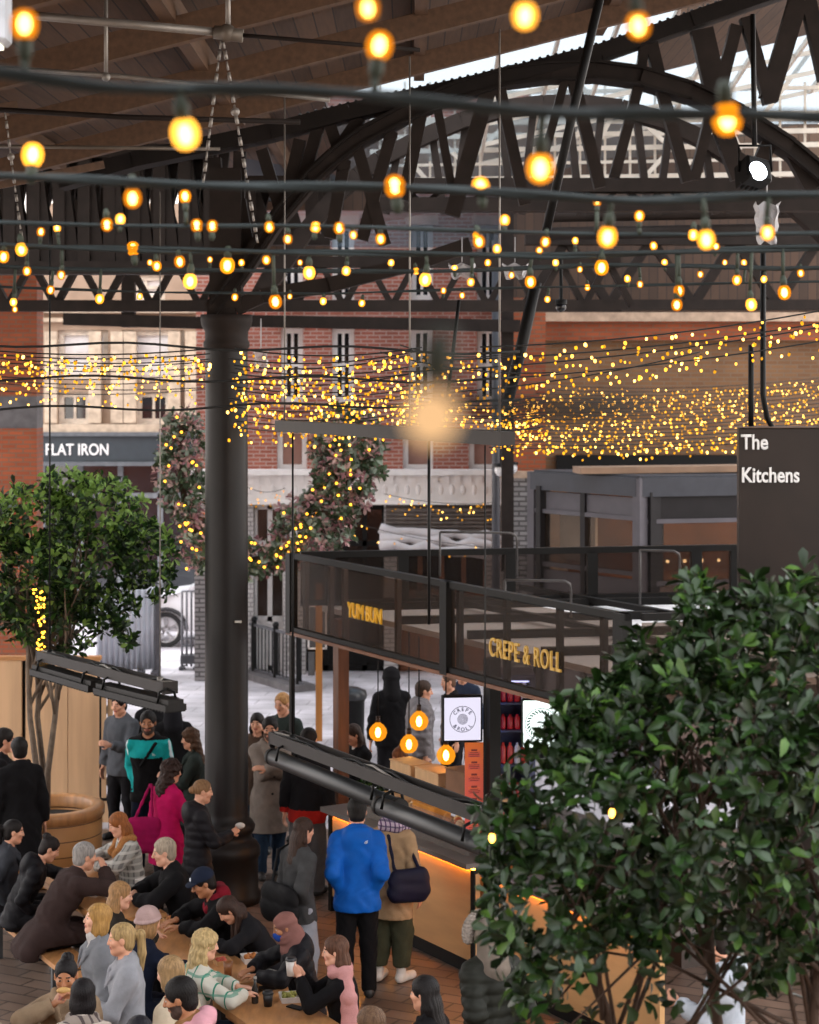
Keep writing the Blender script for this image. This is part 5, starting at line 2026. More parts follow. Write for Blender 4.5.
# drinks fridge with shelves
YG = 20.6
t = thing('drinks_fridge', 'open drinks fridge with blue-lit frame and red stock behind the black post', 'fridge', tuple(W(512, 830, YG)))
FRB = M('fridge frame', '#5d6688', .35, .1)
fo = W(513, 768, YG)
m = MB()
for px in (495, 531):
    p = W(px, 0, YG); m.box((p.x, YG, 1.3), (.06, .5, 2.6))
m.box((fo.x, YG + .25, 1.3), (.40, .04, 2.6)); m.box((fo.x, YG, 2.6), (.42, .5, .06))
m.build('carcass', FRB, t)
m = MB(); m.box((W(498.5, 0, YG - .26).x, YG - .26, 1.6), (.02, .02, 1.9)); m.box((fo.x, YG - .15, 2.55), (.3, .04, .02)); m.build('light_strip', MEMIT('cool strip', '#a9b9ff', 4.5), t)  # side strip lights the frame; top bar added to brighten the stock
for k, z in enumerate((1.0, 1.35, 1.70, 2.05, 2.33)):
    m = MB(); m.box((fo.x, YG, z), (.30, .46, .02)); m.build('shelf', M('fridge shelf', '#3b4258', .4, .3), t)
CANS = ['#b01c24', '#c23a2e', '#d8d2c8', '#7a3b22', '#c9c9cc', '#a3161c']
random.seed(8)
for k, z in enumerate((1.01, 1.36, 1.71, 2.06, 2.34)):
    for j in range(4):
        x = fo.x - .11 + j * .073
        mb = MB(); h_ = .15 if k % 2 else .21
        mb.lathe((x, YG - .14, z), [(0, 0), (.030, 0), (.032, .01), (.032, h_ * .75), (.014, h_ * .9), (.014, h_), (0, h_)], 12)
        ci = random.randrange(6) if k < 3 else random.choice((0, 1, 5, 0, 2))
        tag(mb.build('drink_bottle', M('drink %d' % ci, CANS[ci], .3)), 'small drink on the shelves of the blue-lit fridge', 'bottle', 'drinks on the fridge shelves')
# glowing round white sign, half behind the tree
t = thing('round_sign', 'glowing white sign with a green leaf ring half hidden by the tree', 'sign', tuple(W(540, 760, 18.4)))
sc_ = W(541, 724, 18.4)
m = MB(); m.box(sc_ + Vector((0, .04, 0)), (.36, .06, .46), bev=.02); m.build('casing', BLACK, t)
m = MB(); m.box(sc_, (.33, .02, .43), bev=.008); m.build('face', MEMIT('white sign face', '#e6f4f0', 1.5), t)
fc = sc_ + Vector((0, -.02, 0)); ex, ey, nz_ = Vector((1, 0, 0)), Z, Vector((0, -1, 0))
m = MB(); ring(m, .15, .006, 40, fc)
for k in range(26):
    a = 2 * math.pi * k / 26
    p = fc + ex * (.118 * math.cos(a)) + ey * (.118 * math.sin(a))
    m.box(p, (.035, .006, .012), Matrix.Rotation(-a - .6, 3, 'Y'))
m.build('leaf_ring', M('sign green', '#2f6e5c', .6), t)

# ------------------------------------------------------------------ grey kiosk behind
t = thing('kiosk', 'grey steel framed kiosk with wide windows beyond the stall roof', 'kiosk', (3.2, 28, 0))
KC = Vector((3.227, 28, 0)); KL = Vector((-.603, .798, 0)); KR = Vector((.969, .246, 0))
KS = M('kiosk grey steel', '#57545a', .55, 0, .12, 4, spec=.25); KD = M('kiosk dark steel', '#1f1d1f', .55, 0, .15, 4, spec=.2)
LK, RK = 2.27, 3.9
KT = 4.23
m = MB()
m.bar(KC + Z * (KT - .13), KC + KL * LK + Z * (KT - .13), .16, .26); m.bar(KC + Z * (KT - .13), KC + KR * RK + Z * (KT - .13), .16, .26)
kp = [KC + Z * KT, KC + KR * RK + Z * KT, KC + KR * RK + KL * LK + Z * KT, KC + KL * LK + Z * KT]
m.prism(kp, None, (0, 0, .03)); m.build('roof_fascia', M('kiosk fascia', '#3d3f46', .5, 0, .1, spec=.25), t)
m = MB()
for p in (KC, KC + KL * LK, KC + KR * RK):
    m.bar(p, p + Z * KT, .15, .15, up=KL)
m.build('corner_post', KS, t)
m = MB()
m.bar(KC + KL * (LK / 2), KC + KL * (LK / 2) + Z * (KT - .2), .12, .1, up=KL)
m.bar(KC + KR * .22, KC + KR * .22 + Z * (KT - .2), .25, .1, up=KL); m.bar(KC + KR * 2.05, KC + KR * 2.05 + Z * (KT - .2), .1, .1, up=KL)
m.bar(KC + KL * (LK - .2), KC + KL * (LK - .2) + Z * (KT - .2), .2, .1, up=KL)
m.build('mullion', KD, t)
m = MB()
for z in (3.66, 2.88):
    m.bar(KC + Z * z, KC + KL * LK + Z * z, .12, .06)
m.bar(KC + Z * 3.62, KC + KR * RK + Z * 3.62, .1, .06); m.bar(KC + Z * 2.75, KC + KR * RK + Z * 2.75, .1, .06)
m.build('transom', KS, t)
m = MB(); m.bar(KC + KL * .05 + Z * 3.8, KC + KL * (LK - .3) + Z * 3.8, .05, .3); m.bar(KC + KL * .05 + Z * 1.4, KC + KL * (LK - .1) + Z * 1.4, .05, 2.8); m.build('side_panel', KS, t)
m = MB(); m.bar(KC + KR * .1 + Z * 3.82, KC + KR * RK + Z * 3.82, .04, .35); m.build('front_panel', KD, t)
m = MB(); m.bar(KC + KR * .1 + Z * 1.35, KC + KR * RK + Z * 1.35, .05, 2.7); m.build('front_panel', M('kiosk brown panel', '#5a463e', .5, 0, .15, 2), t)
m = MB(); m.bar(KC + KL * .05 + Z * 3.27, KC + KL * LK + Z * 3.27, .02, .75); m.bar(KC + KR * .3 + Z * 3.18, KC + KR * RK + Z * 3.18, .02, .82); m.build('pane', MGLASS('kiosk glass', '#e4dcd4', .2, '#4a403a', .04), t)
m = MB()
ip = KC + (KL + KR) * .5
m.prism([KC + (KL + KR) * .4 + Z * 2.7, KC + KL * 1.9 + KR * .3 + Z * 2.7, KC + KL * 1.9 + KR * 3.4 + Z * 2.7, KC + KL * .4 + KR * 3.4 + Z * 2.7], None, (0, 0, .05))
m.bar(KC + KL * 1.95 + KR * .3 + Z * 3.35, KC + KL * 1.95 + KR * 3.5 + Z * 3.35, .05, 1.3)
m.build('interior_wall', M('kiosk amber interior', '#7d5236', .7, 0, .35, 2.4), t)
m = MB(); m.bar(KC + KL * .9 + KR * .5 + Z * 3.75, KC + KL * .9 + KR * 3.4 + Z * 3.75, .5, .04); m.build('added_lamp', MEMIT('added kiosk lamp', '#ffd9ae', 4.5), t)  # glowing strip added to brighten the kiosk interior
m = MB(); m.bar(KC + KL * 1.25 + KR * .25 + Z * 3.3, KC + KL * 1.95 + KR * .2 + Z * 3.3, .05, .7); m.build('added_pale_panel', M('added kiosk panel', '#cbc7c6', .6, 0, .1, 4), t)  # pale panel added to imitate bright reflections in the side window
m = MB()
for k in range(11):
    m.sphere(KC + KR * (.6 + k * .26) + KL * .25 + Z * 3.03, .026, 8, 6)
m.build('lamp_row', MEMIT('kiosk lamps', '#ffe2b0', 5), t)
tx = KC + KR * .25
text_mesh('KITCHEN', .001, KS, 'tiny_mark', t, m4(tx, KR, Z)) if False else None
m = MB()
for k in range(3):
    m.bar(KC + KR * (.28 + .05 * k) + Z * (2.55 - .14 * k), KC + KR * (.62 - .05 * k) + Z * (2.55 - .14 * k), .13, .06)
m.build('small_white_marks', M('white letters', '#e8e6e4', .5, 0, .02), t)
t = thing('timber_plank', 'pale weathered plank lying on the kiosk roof', 'plank', tuple(KC + KR * .8 + Z * 4.3))
m = MB(); m.bar(KC + KR * -.3 + KL * .9 + Z * 4.31, KC + KR * 3.2 + KL * .5 + Z * 4.33, .5, .09); m.build('plank', M('weathered plank', '#8a6f5a', .7, 0, .2, 3), t)

# ------------------------------------------------------------------ The Kitchens totem
YK = 20.6
a, b = W(739, 428, YK), W(900, 428, YK)
t = thing('totem_sign', 'large dark bronze sign box reading The Kitchens in white', 'sign', (a.x + .8, YK, 0))
m = MB(); m.box(((a.x + b.x) / 2, YK + .07, (a.z) / 2), (b.x - a.x, .14, a.z), bev=.012); m.build('board', M('bronze board', '#241a15', .45, 0, .3, 1.5, spec=.3), t)
m = MB(); m.box(((a.x + b.x) / 2, YK + .07, a.z + .008), (b.x - a.x + .03, .17, .016)); m.build('cap', M('bronze cap', '#594a42', .4, .4), t)
WL = M('white letters', '#e8e6e4', .5, 0, .02)
p = W(741, 449, YK - .012)
text_mesh('The', .215, WL, 'lettering', t, m4(p, (1, 0, 0), Z), .006, xs=.82, bold=.005)
p = W(741, 482, YK - .012)
text_mesh('Kitchens', .215, WL, 'lettering', t, m4(p, (1, 0, 0), Z), .006, xs=.80, bold=.005)
rod('hanging_rod', 'black hanging rod and cable dropping to the top of The Kitchens sign', 'rod', [W(763, 250, 20.7), W(763, 395, 20.7), W(767, 418, 20.7), W(772, 427, 20.7)], .03, BLACK)
rod('hanging_rod', 'thin black rod just left of the thicker one above The Kitchens', 'rod', [W(751, 345, 20.7), W(751, 428, 20.7)], .03, BLACK)

# ------------------------------------------------------------------ infrared heaters hung on rods
HB = M('heater black', '#1d1b1a', .55, 0, .15, 5, spec=.25); HT = M('heater tube grey', '#2b2d2f', .42, 0, .12, 5, spec=.4)
def heater(label, A, B, units, rods, tubes):
    t = thing('hanging_heater', label, 'heater', tuple((A + B) / 2))
    D_ = (B - A).normalized(); S_ = D_.cross(Z).normalized()
    m = MB(); L = (B - A).length
    m.bar(A, B, .14, .02); m.bar(A + S_ * .07 + Z * .045, B + S_ * .07 + Z * .045, .02, .10); m.bar(A - S_ * .07 + Z * .045, B - S_ * .07 + Z * .045, .02, .10)
    m.bar(A - D_ * .01 + Z * .04, A + D_ * .02 + Z * .04, .16, .115); m.bar(B - D_ * .02 + Z * .04, B + D_ * .01 + Z * .04, .16, .115)
    m.build('channel', M('channel steel', '#2a2523', .55, 0, .15, 5, spec=.3), t)
    random.seed(int(L * 100))
    for k in range(3):
        pts = [A.lerp(B, i / 12) + S_ * (.03 * math.sin(i * 1.7 + k * 2)) + Z * (.05 + .045 * math.sin(i * 1.1 + k)) for i in range(13)]
        m = MB(); m.tube(pts, .012, 6); m.build('cable', [BLACK, GALV, BLACK][k], t)
    for P, Q in units:
        u = None
        if tubes[0] == 'tube':
            m = MB(); m.tube([P, P + D_ * .02, Q - D_ * .02, Q], [.06, .074, .074, .06], 18); u = m.build('heater_tube', HT, t)
            m = MB(); m.tube([P - D_ * .025, P + D_ * .03], .078, 18); m.tube([Q - D_ * .03, Q + D_ * .025], .078, 18); m.build('end_cap', HB, u)
        else:
            m = MB(); m.bar(P, Q, .22, .06); m.bar(P + Z * .05, Q + Z * .05, .16, .05); u = m.build('heater_panel', HB, t)
            m = MB()
            n = int((Q - P).length / .06)
            for k in range(n):
                c = P.lerp(Q, (k + .5) / n); m.bar(c - S_ * .11 - Z * .037, c + S_ * .11 - Z * .037, .02, .012)
            m.build('grille', STEEL, u)
        for f in (.12, .88):
            c = P.lerp(Q, f); m = MB()
            m.tube([c + Z * .02 + S_ * .1, c + Z * .13 + S_ * .08, c + Z * .16], .013, 6); m.tube([c + Z * .02 - S_ * .1, c + Z * .13 - S_ * .08, c + Z * .16], .013, 6)
            m.build('bracket', BLACK, t)
    for f, top in rods:
        c = A.lerp(B, f); m = MB(); m.tube([c + Z * .02, Vector((c.x, c.y, top - .07))], .009 if f < .5 else .006, 8); m.tube([c + Z * .02, c + Z * .12], .03, 8); m.build('hanging_rod', BLACK if f < .5 or tubes[0] == 'tube' else GALV, t)
    return t
heater('long double tube heater hanging over the queue in front of the crepe counter', W(277, 742, 18.0), W(489, 822, 14.6), ((W(273, 757, 17.95), W(399, 808, 15.9)), (W(381, 806, 16.05), W(488, 848, 14.55))), ((.09, 5.24), (.985, 5.24)), ('tube', .09))
heater('hanging black panel heater in front of the pale timber partition', W(43, 659, 21.3), W(170, 692, 18.9), ((W(39, 671, 21.3), W(98, 688, 20.1)), (W(103, 690, 20.0), W(176, 708, 18.7))), ((.06, 7.3), (.93, 7.5)), ('panel', .08))
t = thing('hanging_rail', 'dark rail hung level above the stall that carries the heater rods', 'rail', tuple(W(400, 434, 16.2)))
A, B = W(281, 427, 18.0), W(508, 441, 14.45)
B.z = A.z = 5.225
m = MB(); m.bar(A, B, .12, .10); m.build('beam', M('channel steel', '#3c3532', .55, .3, .15, 5), t)
for f in (.02, .62, .97):
    c = A.lerp(B, f); m = MB(); m.tube([c, Vector((c.x, c.y, 8.2))], .007, 6); m.build('wire', GALV, t)
m = MB(); c = A.lerp(B, .70); m.tube([c, Vector((c.x, c.y, 3.75))], .012, 6); m.build('drop_rod', BLACK, t)
# ------------------------------------------------------------------ communal tables and benches
VV = Vector((.878, .4786, 0))
TABS = [(Vector((-2.08, 18.42, 0)), 2.05, 'far timber table under the hand of the man in the brown coat'),
        (Vector((-.98, 16.42, 0)), 2.1, 'middle timber table between the beanie and the navy cap'),
        (Vector((-.02, 14.62, 0)), 1.75, 'near timber table in front of the woman with the pink scarf')]
for o, L, lab in TABS:
    o = o - VV * .17
    c = o + U * L / 2 - VV * .31
    t = thing('communal_table', lab, 'table', tuple(c), group=None)
    def q(a, b, z):
        return o + U * a - VV * b + Z * z
    m = MB(); m.bar(q(0, .31, .73), q(L, .31, .73), .62, .045); m.build('tabletop', OAKT, t)
    m = MB(); m.bar(q(.1, .08, .67), q(L - .1, .08, .67), .03, .07); m.bar(q(.1, .54, .67), q(L - .1, .54, .67), .03, .07); m.build('apron', OAK, t)
    for a in {2.05: (.30, 1.15), 2.1: (.25, 1.15), 1.75: (.2, 1.25)}[L]:
        for b in (.31,):
            m = MB(); m.bar(q(a, b, 0), q(a, b, .70), .09, .09, up=U); m.build('leg', IRON, t)
BENCH = [(0, -.30, 'bench along the right of the far timber table'), (0, .90, 'bench along the left of the far table, under the dark grey jacket'), (1, -.34, 'bench along the right of the middle timber table'),
         (1, 1.0, 'bench along the left of the middle timber table'), (2, -.28, 'bench under the woman with the pink scarf'), (2, .92, 'bench along the left of the near timber table')]
for k, off, lab in BENCH:
    o, L, _ = TABS[k]
    def q(a, b, z):
        return o + U * a - VV * b + Z * z
    t = thing('timber_bench', lab, 'bench', tuple(q(L / 2, off + .15, 0)))
    m = MB(); m.bar(q(0, off + .15, .375), q(L, off + .15, .375), .32, .045); m.build('seat', OAKT, t)
    for a in (.2, L - .2):
        for b in (.03, .27):
            m = MB(); m.bar(q(a, off + b, 0), q(a, off + b, .355), .05, .05, up=U); m.build('leg', M('grey metal leg', '#57595c', .5, .4), t)

# ------------------------------------------------------------------ people
F = fabric
BK = F('black', '#121113'); BK2 = F('soft black', '#19181b'); NAVY = F('navy', '#141a2b'); CHAR = F('charcoal', '#2f3034')
DENIM = F('denim', '#26364a'); DENIML = F('pale denim', '#8d9099'); GREY = F('grey wool', '#75777c', bump=.4); LGREY = F('light grey wool', '#94959b', bump=.4)
def pr(label, px, py, yaw, d=None, **kw):
    return put_person(person(label, **kw), px, py, yaw, d)
def J(mat, **kw):
    d = dict(mat=mat); d.update(kw); return d
TR = dict(mat=BK2)
def surf(ob, sel):
    """the mesh point of ob that the selector ranks lowest"""
    me = ob.data
    co = np.empty(len(me.vertices) * 3); me.vertices.foreach_get('co', co); co = co.reshape(-1, 3)
    return co[np.argmin(sel(co))]
def carry(ob, root, label, cat):
    ob.location = root.location; ob.rotation_euler = root.rotation_euler
    return tag(ob, label, cat)

# --- standing at the back left
pr('person in a long black overcoat seen from behind beside the planter', 19, 737, 25, H=1.78, hair='short', hcol='#14100f', top=J(BK, hem='knee', collar=True, t=.03), legs=TR, arms=('side', 'side'), hp=5, step=.011)
r, D = pr('dark-coated person with glasses at the left edge, facing the overcoat', 5, 728, -75, H=1.81, hair='short', hcol='#1a1412', skin='light', top=J(BK2, hem='thigh', vneck=.14, collar=True), legs=TR, arms=('side', 'pocket'), step=.011)
def glasses(r, D):
    hc, Rh, s = D['hc'], D['Rh'], D['s']
    mb = MB()
    def h(x, y, z):
        return Vector(hc + Rh @ (np.array((x, y, z)) * s))
    for sx in (-1, 1):
        pts = [h(sx * .034 + .021 * math.cos(a), .106, .006 + .017 * math.sin(a)) for a in [2 * math.pi * k / 14 for k in range(15)]]
        mb.tube(pts, .003, 5)
        mb.tube([h(sx * .055, .104, .01), h(sx * .08, .0, .012)], .0025, 5)
    mb.tube([h(-.013, .108, .008), h(.013, .108, .008)], .003, 5)
    tag(mb.build('spectacles', BLACK, r, 'local'), 'thin dark spectacles', 'glasses') if False else mb.build('spectacles', BLACK, r, 'local')
glasses(r, D)
TEAL = F('teal', '#189c9c'); WHT = F('white stripe', '#c9d6d8')
def teal_region(x, y, z, da):
    out = np.zeros(len(x))
    arm = (da < .10) & (np.abs(x) > .155)
    out[(~arm) & (z < -.02)] = 1
    out[(z > .16)] = 1
    out[arm & (np.abs(x) > .215 - .11 * np.minimum(0, z) - .0) & (np.abs(y - .02) < .022)] = 2
    return out
r, D = pr('bearded person in a teal and black hooded jacket facing the camera', 148, 711, 180, H=1.83, hair='short', hcol='#15100e', skin='tan', extras=('beard',), top=J(TEAL, hooded=True, mats2=(BK, WHT), region=teal_region, t=.028), legs=dict(mat=NAVY), arms=('side', 'pocket'), hp=6)
m = MB(); p = surf(D['jacket'], lambda c: (c[:, 0] + .09) ** 2 * 4 + (c[:, 2] - 1.38) ** 2 * 4 - c[:, 1] * .5)
for k in range(3):
    m.box((p[0] + .012 * (k - 1), p[1] + .006, p[2] + .004 * k), (.008, .006, .012 + .008 * k))
m.build('chest_mark', WHT, D['jacket'], 'local')
m = MB(); s0_ = D['sh'][0]; ps = [surf(D['jacket'], lambda c, f=f: (c[:, 0] - (-.10 + .17 * f)) ** 2 + (c[:, 2] - (1.50 - .26 * f)) ** 2 + (c[:, 1] < .05) * 10.) for f in [k / 11 for k in range(12)]]
m.tube([Vector(p) + Vector((0, .008, 0)) for p in ps], .018, 6)
carry(m.build('bag_strap', BK, None, 'local'), r, 'black cross-body strap on the teal jacket', 'strap')
pr('person with wavy brown hair in dark green, facing left behind the magenta coat', 190, 728, 95, H=1.66, female=True, hair='wavy', hcol='#4a3221', top=J(F('dark green', '#2c3330'), hem='thigh', collar=True), legs=TR, arms=('hold', 'side'))
MAG = F('magenta', '#a80f4f')
r, D = pr('curly-haired person in a magenta coat seen from behind', 172, 760, -45, H=1.64, female=True, hair='curly', hcol='#2a1a15', top=J(MAG, hem='thigh', t=.028), legs=TR, arms=('side', 'hold'), hy=-25)
bg_ = soft('shoulder_bag', F('plum bag', '#8c0f48'), None, [('c', (-.18, -.30, z_), (-.01, -.13, z_), .065, .065, (np.array((.707, -.707, 0.)), .8)) for z_ in (.77, .84, .91, .98, 1.02)] + [('c', (-.17, -.29, 1.06), (-.12, -.13, 1.40), .015, .015), ('c', (-.03, -.17, 1.06), (-.10, -.12, 1.40), .015, .015)])
carry(bg_, r, 'magenta shoulder bag hanging beside the magenta coat', 'bag')
r, D = pr('person in a dark padded jacket with tied light brown hair, facing right', 203, 779, -70, H=1.66, female=True, hair='lowbun', hcol='#7b5b3e', top=J(F('dark puffer', '#1b191d', .6), puff=.009, hooded=True, t=.03), legs=TR, arms=('side', 'hold'), hy=-10)
nap = soft('paper_napkin', F('paper', '#cfc8c2'), None, [('e', tuple(D['wri'][1] + D['hdir'][1] * .12 + np.array((0, 0, .02))), (.04, .05, .03))], .007)
carry(nap, r, 'white paper napkin held by the dark padded jacket', 'napkin')
pr('person in a black hood seen from behind, beyond the hanging panel heater', 172, 698, 15, H=1.74, hair=None, hat='hood', extras=(('hat', '#17161a'),), top=J(BK, t=.03), legs=TR, step=.013)
pr('person in a grey jacket half hidden beyond the end of the timber partition', 119, 694, 150, H=1.76, hair='short', hcol='#1d1512', top=J(F('steel grey', '#4d4f54'), t=.028), legs=TR, arms=('hold', 'side'), step=.013)
pr('dark-clothed person behind the teal jacket, beyond the panel heater', 150, 684, 40, H=1.78, hair='short', hcol='#15100e', top=J(BK, t=.03), legs=TR, step=.013)

# --- queue round the column
r, D = pr('person in a taupe knee-length coat with crossed arms beside the column', 270, 717, -158, H=1.80, hair='short', hcol='#191311', top=J(F('taupe', '#857a72', bump=.4), hem='knee', collar=True, t=.028, vneck=.10), legs=dict(mat=DENIM), arms=('cross', 'cross'), shoes='#2a2321', hy=-20, extras=('beard',), open_front=BK)
m = MB()
for z in (.98, 1.10):
    p = surf(D['jacket'], lambda c: (c[:, 0] - .03) ** 2 * 4 + (c[:, 2] - z) ** 2 * 4 - c[:, 1] * .4); m.sphere(p, (.014, .008, .014))
m.build('coat_button', BLACK, D['jacket'], 'local')
pr('dark long-haired person just behind the taupe coat', 257, 717, 170, d=23.7, H=1.66, female=True, hair='long', hcol='#1a1311', top=J(F('brown coat', '#4a3a30'), hem='thigh'), legs=dict(mat=DENIM), step=.012)
pr('fair-haired person behind the right shoulder of the taupe coat', 282, 712, 150, d=24.4, H=1.78, hair='short', hcol='#a77b4c', top=J(F('dark green', '#2c3330'), hem='hip'), legs=TR, step=.012)
def red_hem(x, y, z, da):
    return ((z < -.36)).astype(float)
pr('dark-jacketed person seen from behind beyond the heater end', 309, 716, -15, d=21.9, H=1.80, hair='short', hcol='#1b1513', top=J(BK2, t=.028, mats2=(F('red hem', '#a3231d'),), region=red_hem), legs=dict(mat=F('grey jersey', '#5d5c5e'), wide=1.25), arms=('side', 'side'), step=.011)
r, D = pr('long brown-haired person in a charcoal coat with a black shoulder bag', 304, 817, -48, H=1.65, female=True, hair='long', hcol='#33221a', top=J(F('charcoal tweed', '#3f3f40', bump=.4), hem='hip', t=.026), legs=dict(mat=DENIML, wide=1.3), arms=('side', 'pocket'), hy=-12, shoes='#bdb6ae')
bg_ = soft('shoulder_bag', F('black bag', '#151416', .7), None, [('c', (-.17, -.19, .98), (.12, -.21, .98), .12, .12, (np.array((0, 1., 0)), .5)), ('c', (-.17, -.19, .86), (.12, -.21, .86), .13, .13, (np.array((0, 1., 0)), .55)), ('c', (-.16, -.18, 1.06), (-.17, -.10, 1.36), .014, .014), ('c', (-.17, -.10, 1.36), (-.16, .02, 1.40), .014, .014)])
carry(bg_, r, 'slouchy black shoulder bag on the back of the charcoal coat', 'bag')
BLUE = F('bright blue', '#0d56ad', .6, .12, .2)
r, D = pr('person in a bright blue hooded jacket seen from behind in the queue', 357, 797, 2, H=1.80, hair='short', hcol='#14110f', top=J(BLUE, hooded=True, t=.036), legs=dict(mat=BK), arms=('pocket', 'pocket'), shoes='#1a1817', hp=12)
m = MB(); p = surf(D['jacket'], lambda c: (c[:, 0] - .115) ** 2 * 4 + (c[:, 2] - (D['chest'][2] + .09)) ** 2 * 4 + c[:, 1] * .6)
for k in range(3):
    pts = [Vector((p[0] + .012 + (.012 + .009 * k) * -math.cos(a), p[1] - .006, p[2] + (.010 + .008 * k) * math.sin(a))) for a in [math.pi / 2 * i / 5 for i in range(6)]]
    m.tube(pts, .0028, 5)
for k in range(3):
    m.box((p[0] - .030, p[1] - .004, p[2] + .022 - .010 * k), (.026, .005, .005))
m.build('back_logo', F('logo white', '#d8dde4'), D['jacket'], 'local')
BEI = F('beige wool', '#a58868', bump=.4)
r, D = pr('person in a beige coat leaning to the counter, head behind the heater', 397, 797, -28, H=1.69, female=True, hair='bob', hcol='#5a4230', top=J(BEI, hem='thigh', t=.032, flare=.0), legs=dict(mat=F('olive', '#3f4030'), wide=1.35, crop=.1), arms=('hold', 'side'), shoes=M('white trainer', '#cfc9c2', .5), extras=('pale_sole',), lean=6)
sc1 = soft('scarf', MPLAID('plum check', '#b9a7b4', '#5d3f66', '#3d3452', .05), r, [('c', tuple(D['neck'] + np.array((-.09, .02, .03))), tuple(D['neck'] + np.array((.09, .02, .03))), .07, .07), ('c', tuple(D['neck'] + np.array((-.07, -.06, .04))), tuple(D['neck'] + np.array((.07, -.06, .04))), .065, .065)])
bg_ = soft('shoulder_bag', F('navy bag', '#16162a', .6), None, [('c', (.20, -.26, 1.02), (.31, -.02, 1.0), .10, .11, (np.array((.9, -.4, 0)) / .985, .55)), ('c', (.20, -.26, .92), (.31, -.02, .90), .11, .12, (np.array((.9, -.4, 0)) / .985, .6)), ('c', (.18, -.26, 1.08), (.06, -.17, 1.40), .016, .016), ('c', (.30, -.02, 1.08), (.12, .02, 1.43), .016, .016)])
carry(bg_, r, 'navy shoulder bag hanging on the beige coat', 'bag')

# --- behind the stall
pr('black-clothed person walking beyond the stall, seen from behind', 391, 672, 8, d=26.3, H=1.80, hair=None, hat='hood', extras=(('hat', '#151416'),), top=J(BK, hem='hip', t=.035), legs=TR, arms=('side', 'hold'), step=.014)
pr('person in a grey padded jacket facing right beyond the stall', 424, 684, -80, d=25.4, H=1.78, hair='short', hcol='#3b2a20', top=J(F('grey puffer', '#6b6668', .4), puff=.010, t=.075, hooded=True), legs=dict(mat=NAVY), arms=('side', 'side'), step=.013)
pr('person in black half hidden behind the light-box sign', 448, 686, 110, d=26.5, H=1.72, female=True, hair='bun', hcol='#5a4030', top=J(BK2, hem='hip'), legs=TR, step=.014)
pr('person in dark clothes just right of the grey padded jacket', 462, 692, 150, d=27.2, H=1.74, hair='short', hcol='#2a1d18', top=J(F('dim blue', '#252c3c'), hem='hip'), legs=TR, step=.014)
pr('long-haired person in black serving beside the brown stall post', 353, 717, 125, d=23.0, H=1.66, female=True, hair='long', hcol='#33231b', top=J(BK, hem='hip', vneck=.1), legs=TR, arms=('table', 'table'), hp=18, step=.012)
pr('person in a tan jacket looking down behind the stall counter', 400, 736, 120, d=22.0, H=1.62, female=True, hair='bun', hcol='#6b452e', top=J(F('tan jacket', '#75593f'), hem='hip', vneck=.1), legs=TR, arms=('hold', 'hold'), hp=32, lean=14, step=.012)
pr('person in a pale grey hooded top behind the lower branches of the tree', 714, 925, 70, H=1.74, hair='short', hcol='#1f1713', top=J(F('pale grey hoodie', '#a7adb6'), hooded=True, t=.028), legs=TR, arms=('hold', 'side'), hp=20)

# --- right foreground
r, D = pr('person in an olive-black padded coat with a fur-trimmed hood by the tree', 488, 921, 25, H=1.66, hair=None, hat='hood', extras=(('hat', '#6f655c'),), top=J(F('olive puffer', '#23241f', .6), puff=.014, t=.05, hem='thigh', flare=.0), legs=TR, arms=('pocket', 'pocket'))
nk = D['neck']
fur = Field(D['hc'] - .3, D['hc'] + .3, .008)
for k in range(18):
    a = math.pi * (1.15 * k / 17 - .075)
    p = D['hc'] + D['Rh'] @ np.array((.125 * math.cos(a), .075, .03 + .125 * math.sin(a)))
    fur.ell(p, (.045, .045, .045), None, .01, noise=lambda x, y, z: .006 * np.sin(x * 260) * np.sin(y * 240 + 1) + .005 * np.sin(z * 300))
fur.mesh('fur_trim', M('fur', '#8b8178', .9, 0, .35, 60, .6, 120), None, r)
pr('black-haired person with a fringe at the bottom, facing left', 424, 975, 70, H=1.66, female=True, hair='long', hcol='#120e0e', top=J(BK, hem='thigh', collar=True), legs=TR, arms=('side', 'side'), hp=6)
pr('crown of a brown-haired head at the bottom edge below the blue jacket', 370, 1006, 60, H=1.64, female=True, hair='bob', hcol='#5d4634', top=J(F('brown coat', '#4a3a30'), hem='hip'), legs=TR, step=.011)

# --- the seated crowd, far table
pr('dark-haired ponytailed person in a dark grey jacket seated at far left', 14, 819, -78, pose='sit', H=1.68, female=True, hair='ponytail', hcol='#161110', top=J(F('slate jacket', '#3b3d43', bump=.4), hem='hip', collar=True), legs=TR, arms=('pocket', 'pocket'), lean=8)
pr('person with a dark top-knot bending forward in a black padded jacket', 50, 836, -80, pose='sit', H=1.66, female=True, hair='bun', hcol='#1a1211', top=J(F('black puffer', '#141317', .6), puff=.008, hooded=True), legs=TR, arms=('table', 'pocket'), lean=26, hp=28)
BRN = F('brown overcoat', '#352826', bump=.4)
pr('grey-haired person in a long brown overcoat leaning over the far table', 85, 842, -62, pose='sit', H=1.80, hair='short', hcol='#8d8884', skin='light', top=J(BRN, hem='thigh', tail=True, t=.034), legs=TR, arms=('table', 'eat'), lean=34, hp=10, shoes='#3a4a5c')
r, D = pr('red-haired person in a grey check coat with a fur collar at the far table', 118, 812, 112, pose='sit', H=1.68, female=True, skin='fair', hair='long', hcol='#8a5229', top=J(MPLAID('grey check', '#98958f', '#6e6b68', '#bdb8b0', .07), hem='thigh', t=.03), legs=TR, arms=('table', 'table'), hp=20, lean=8)
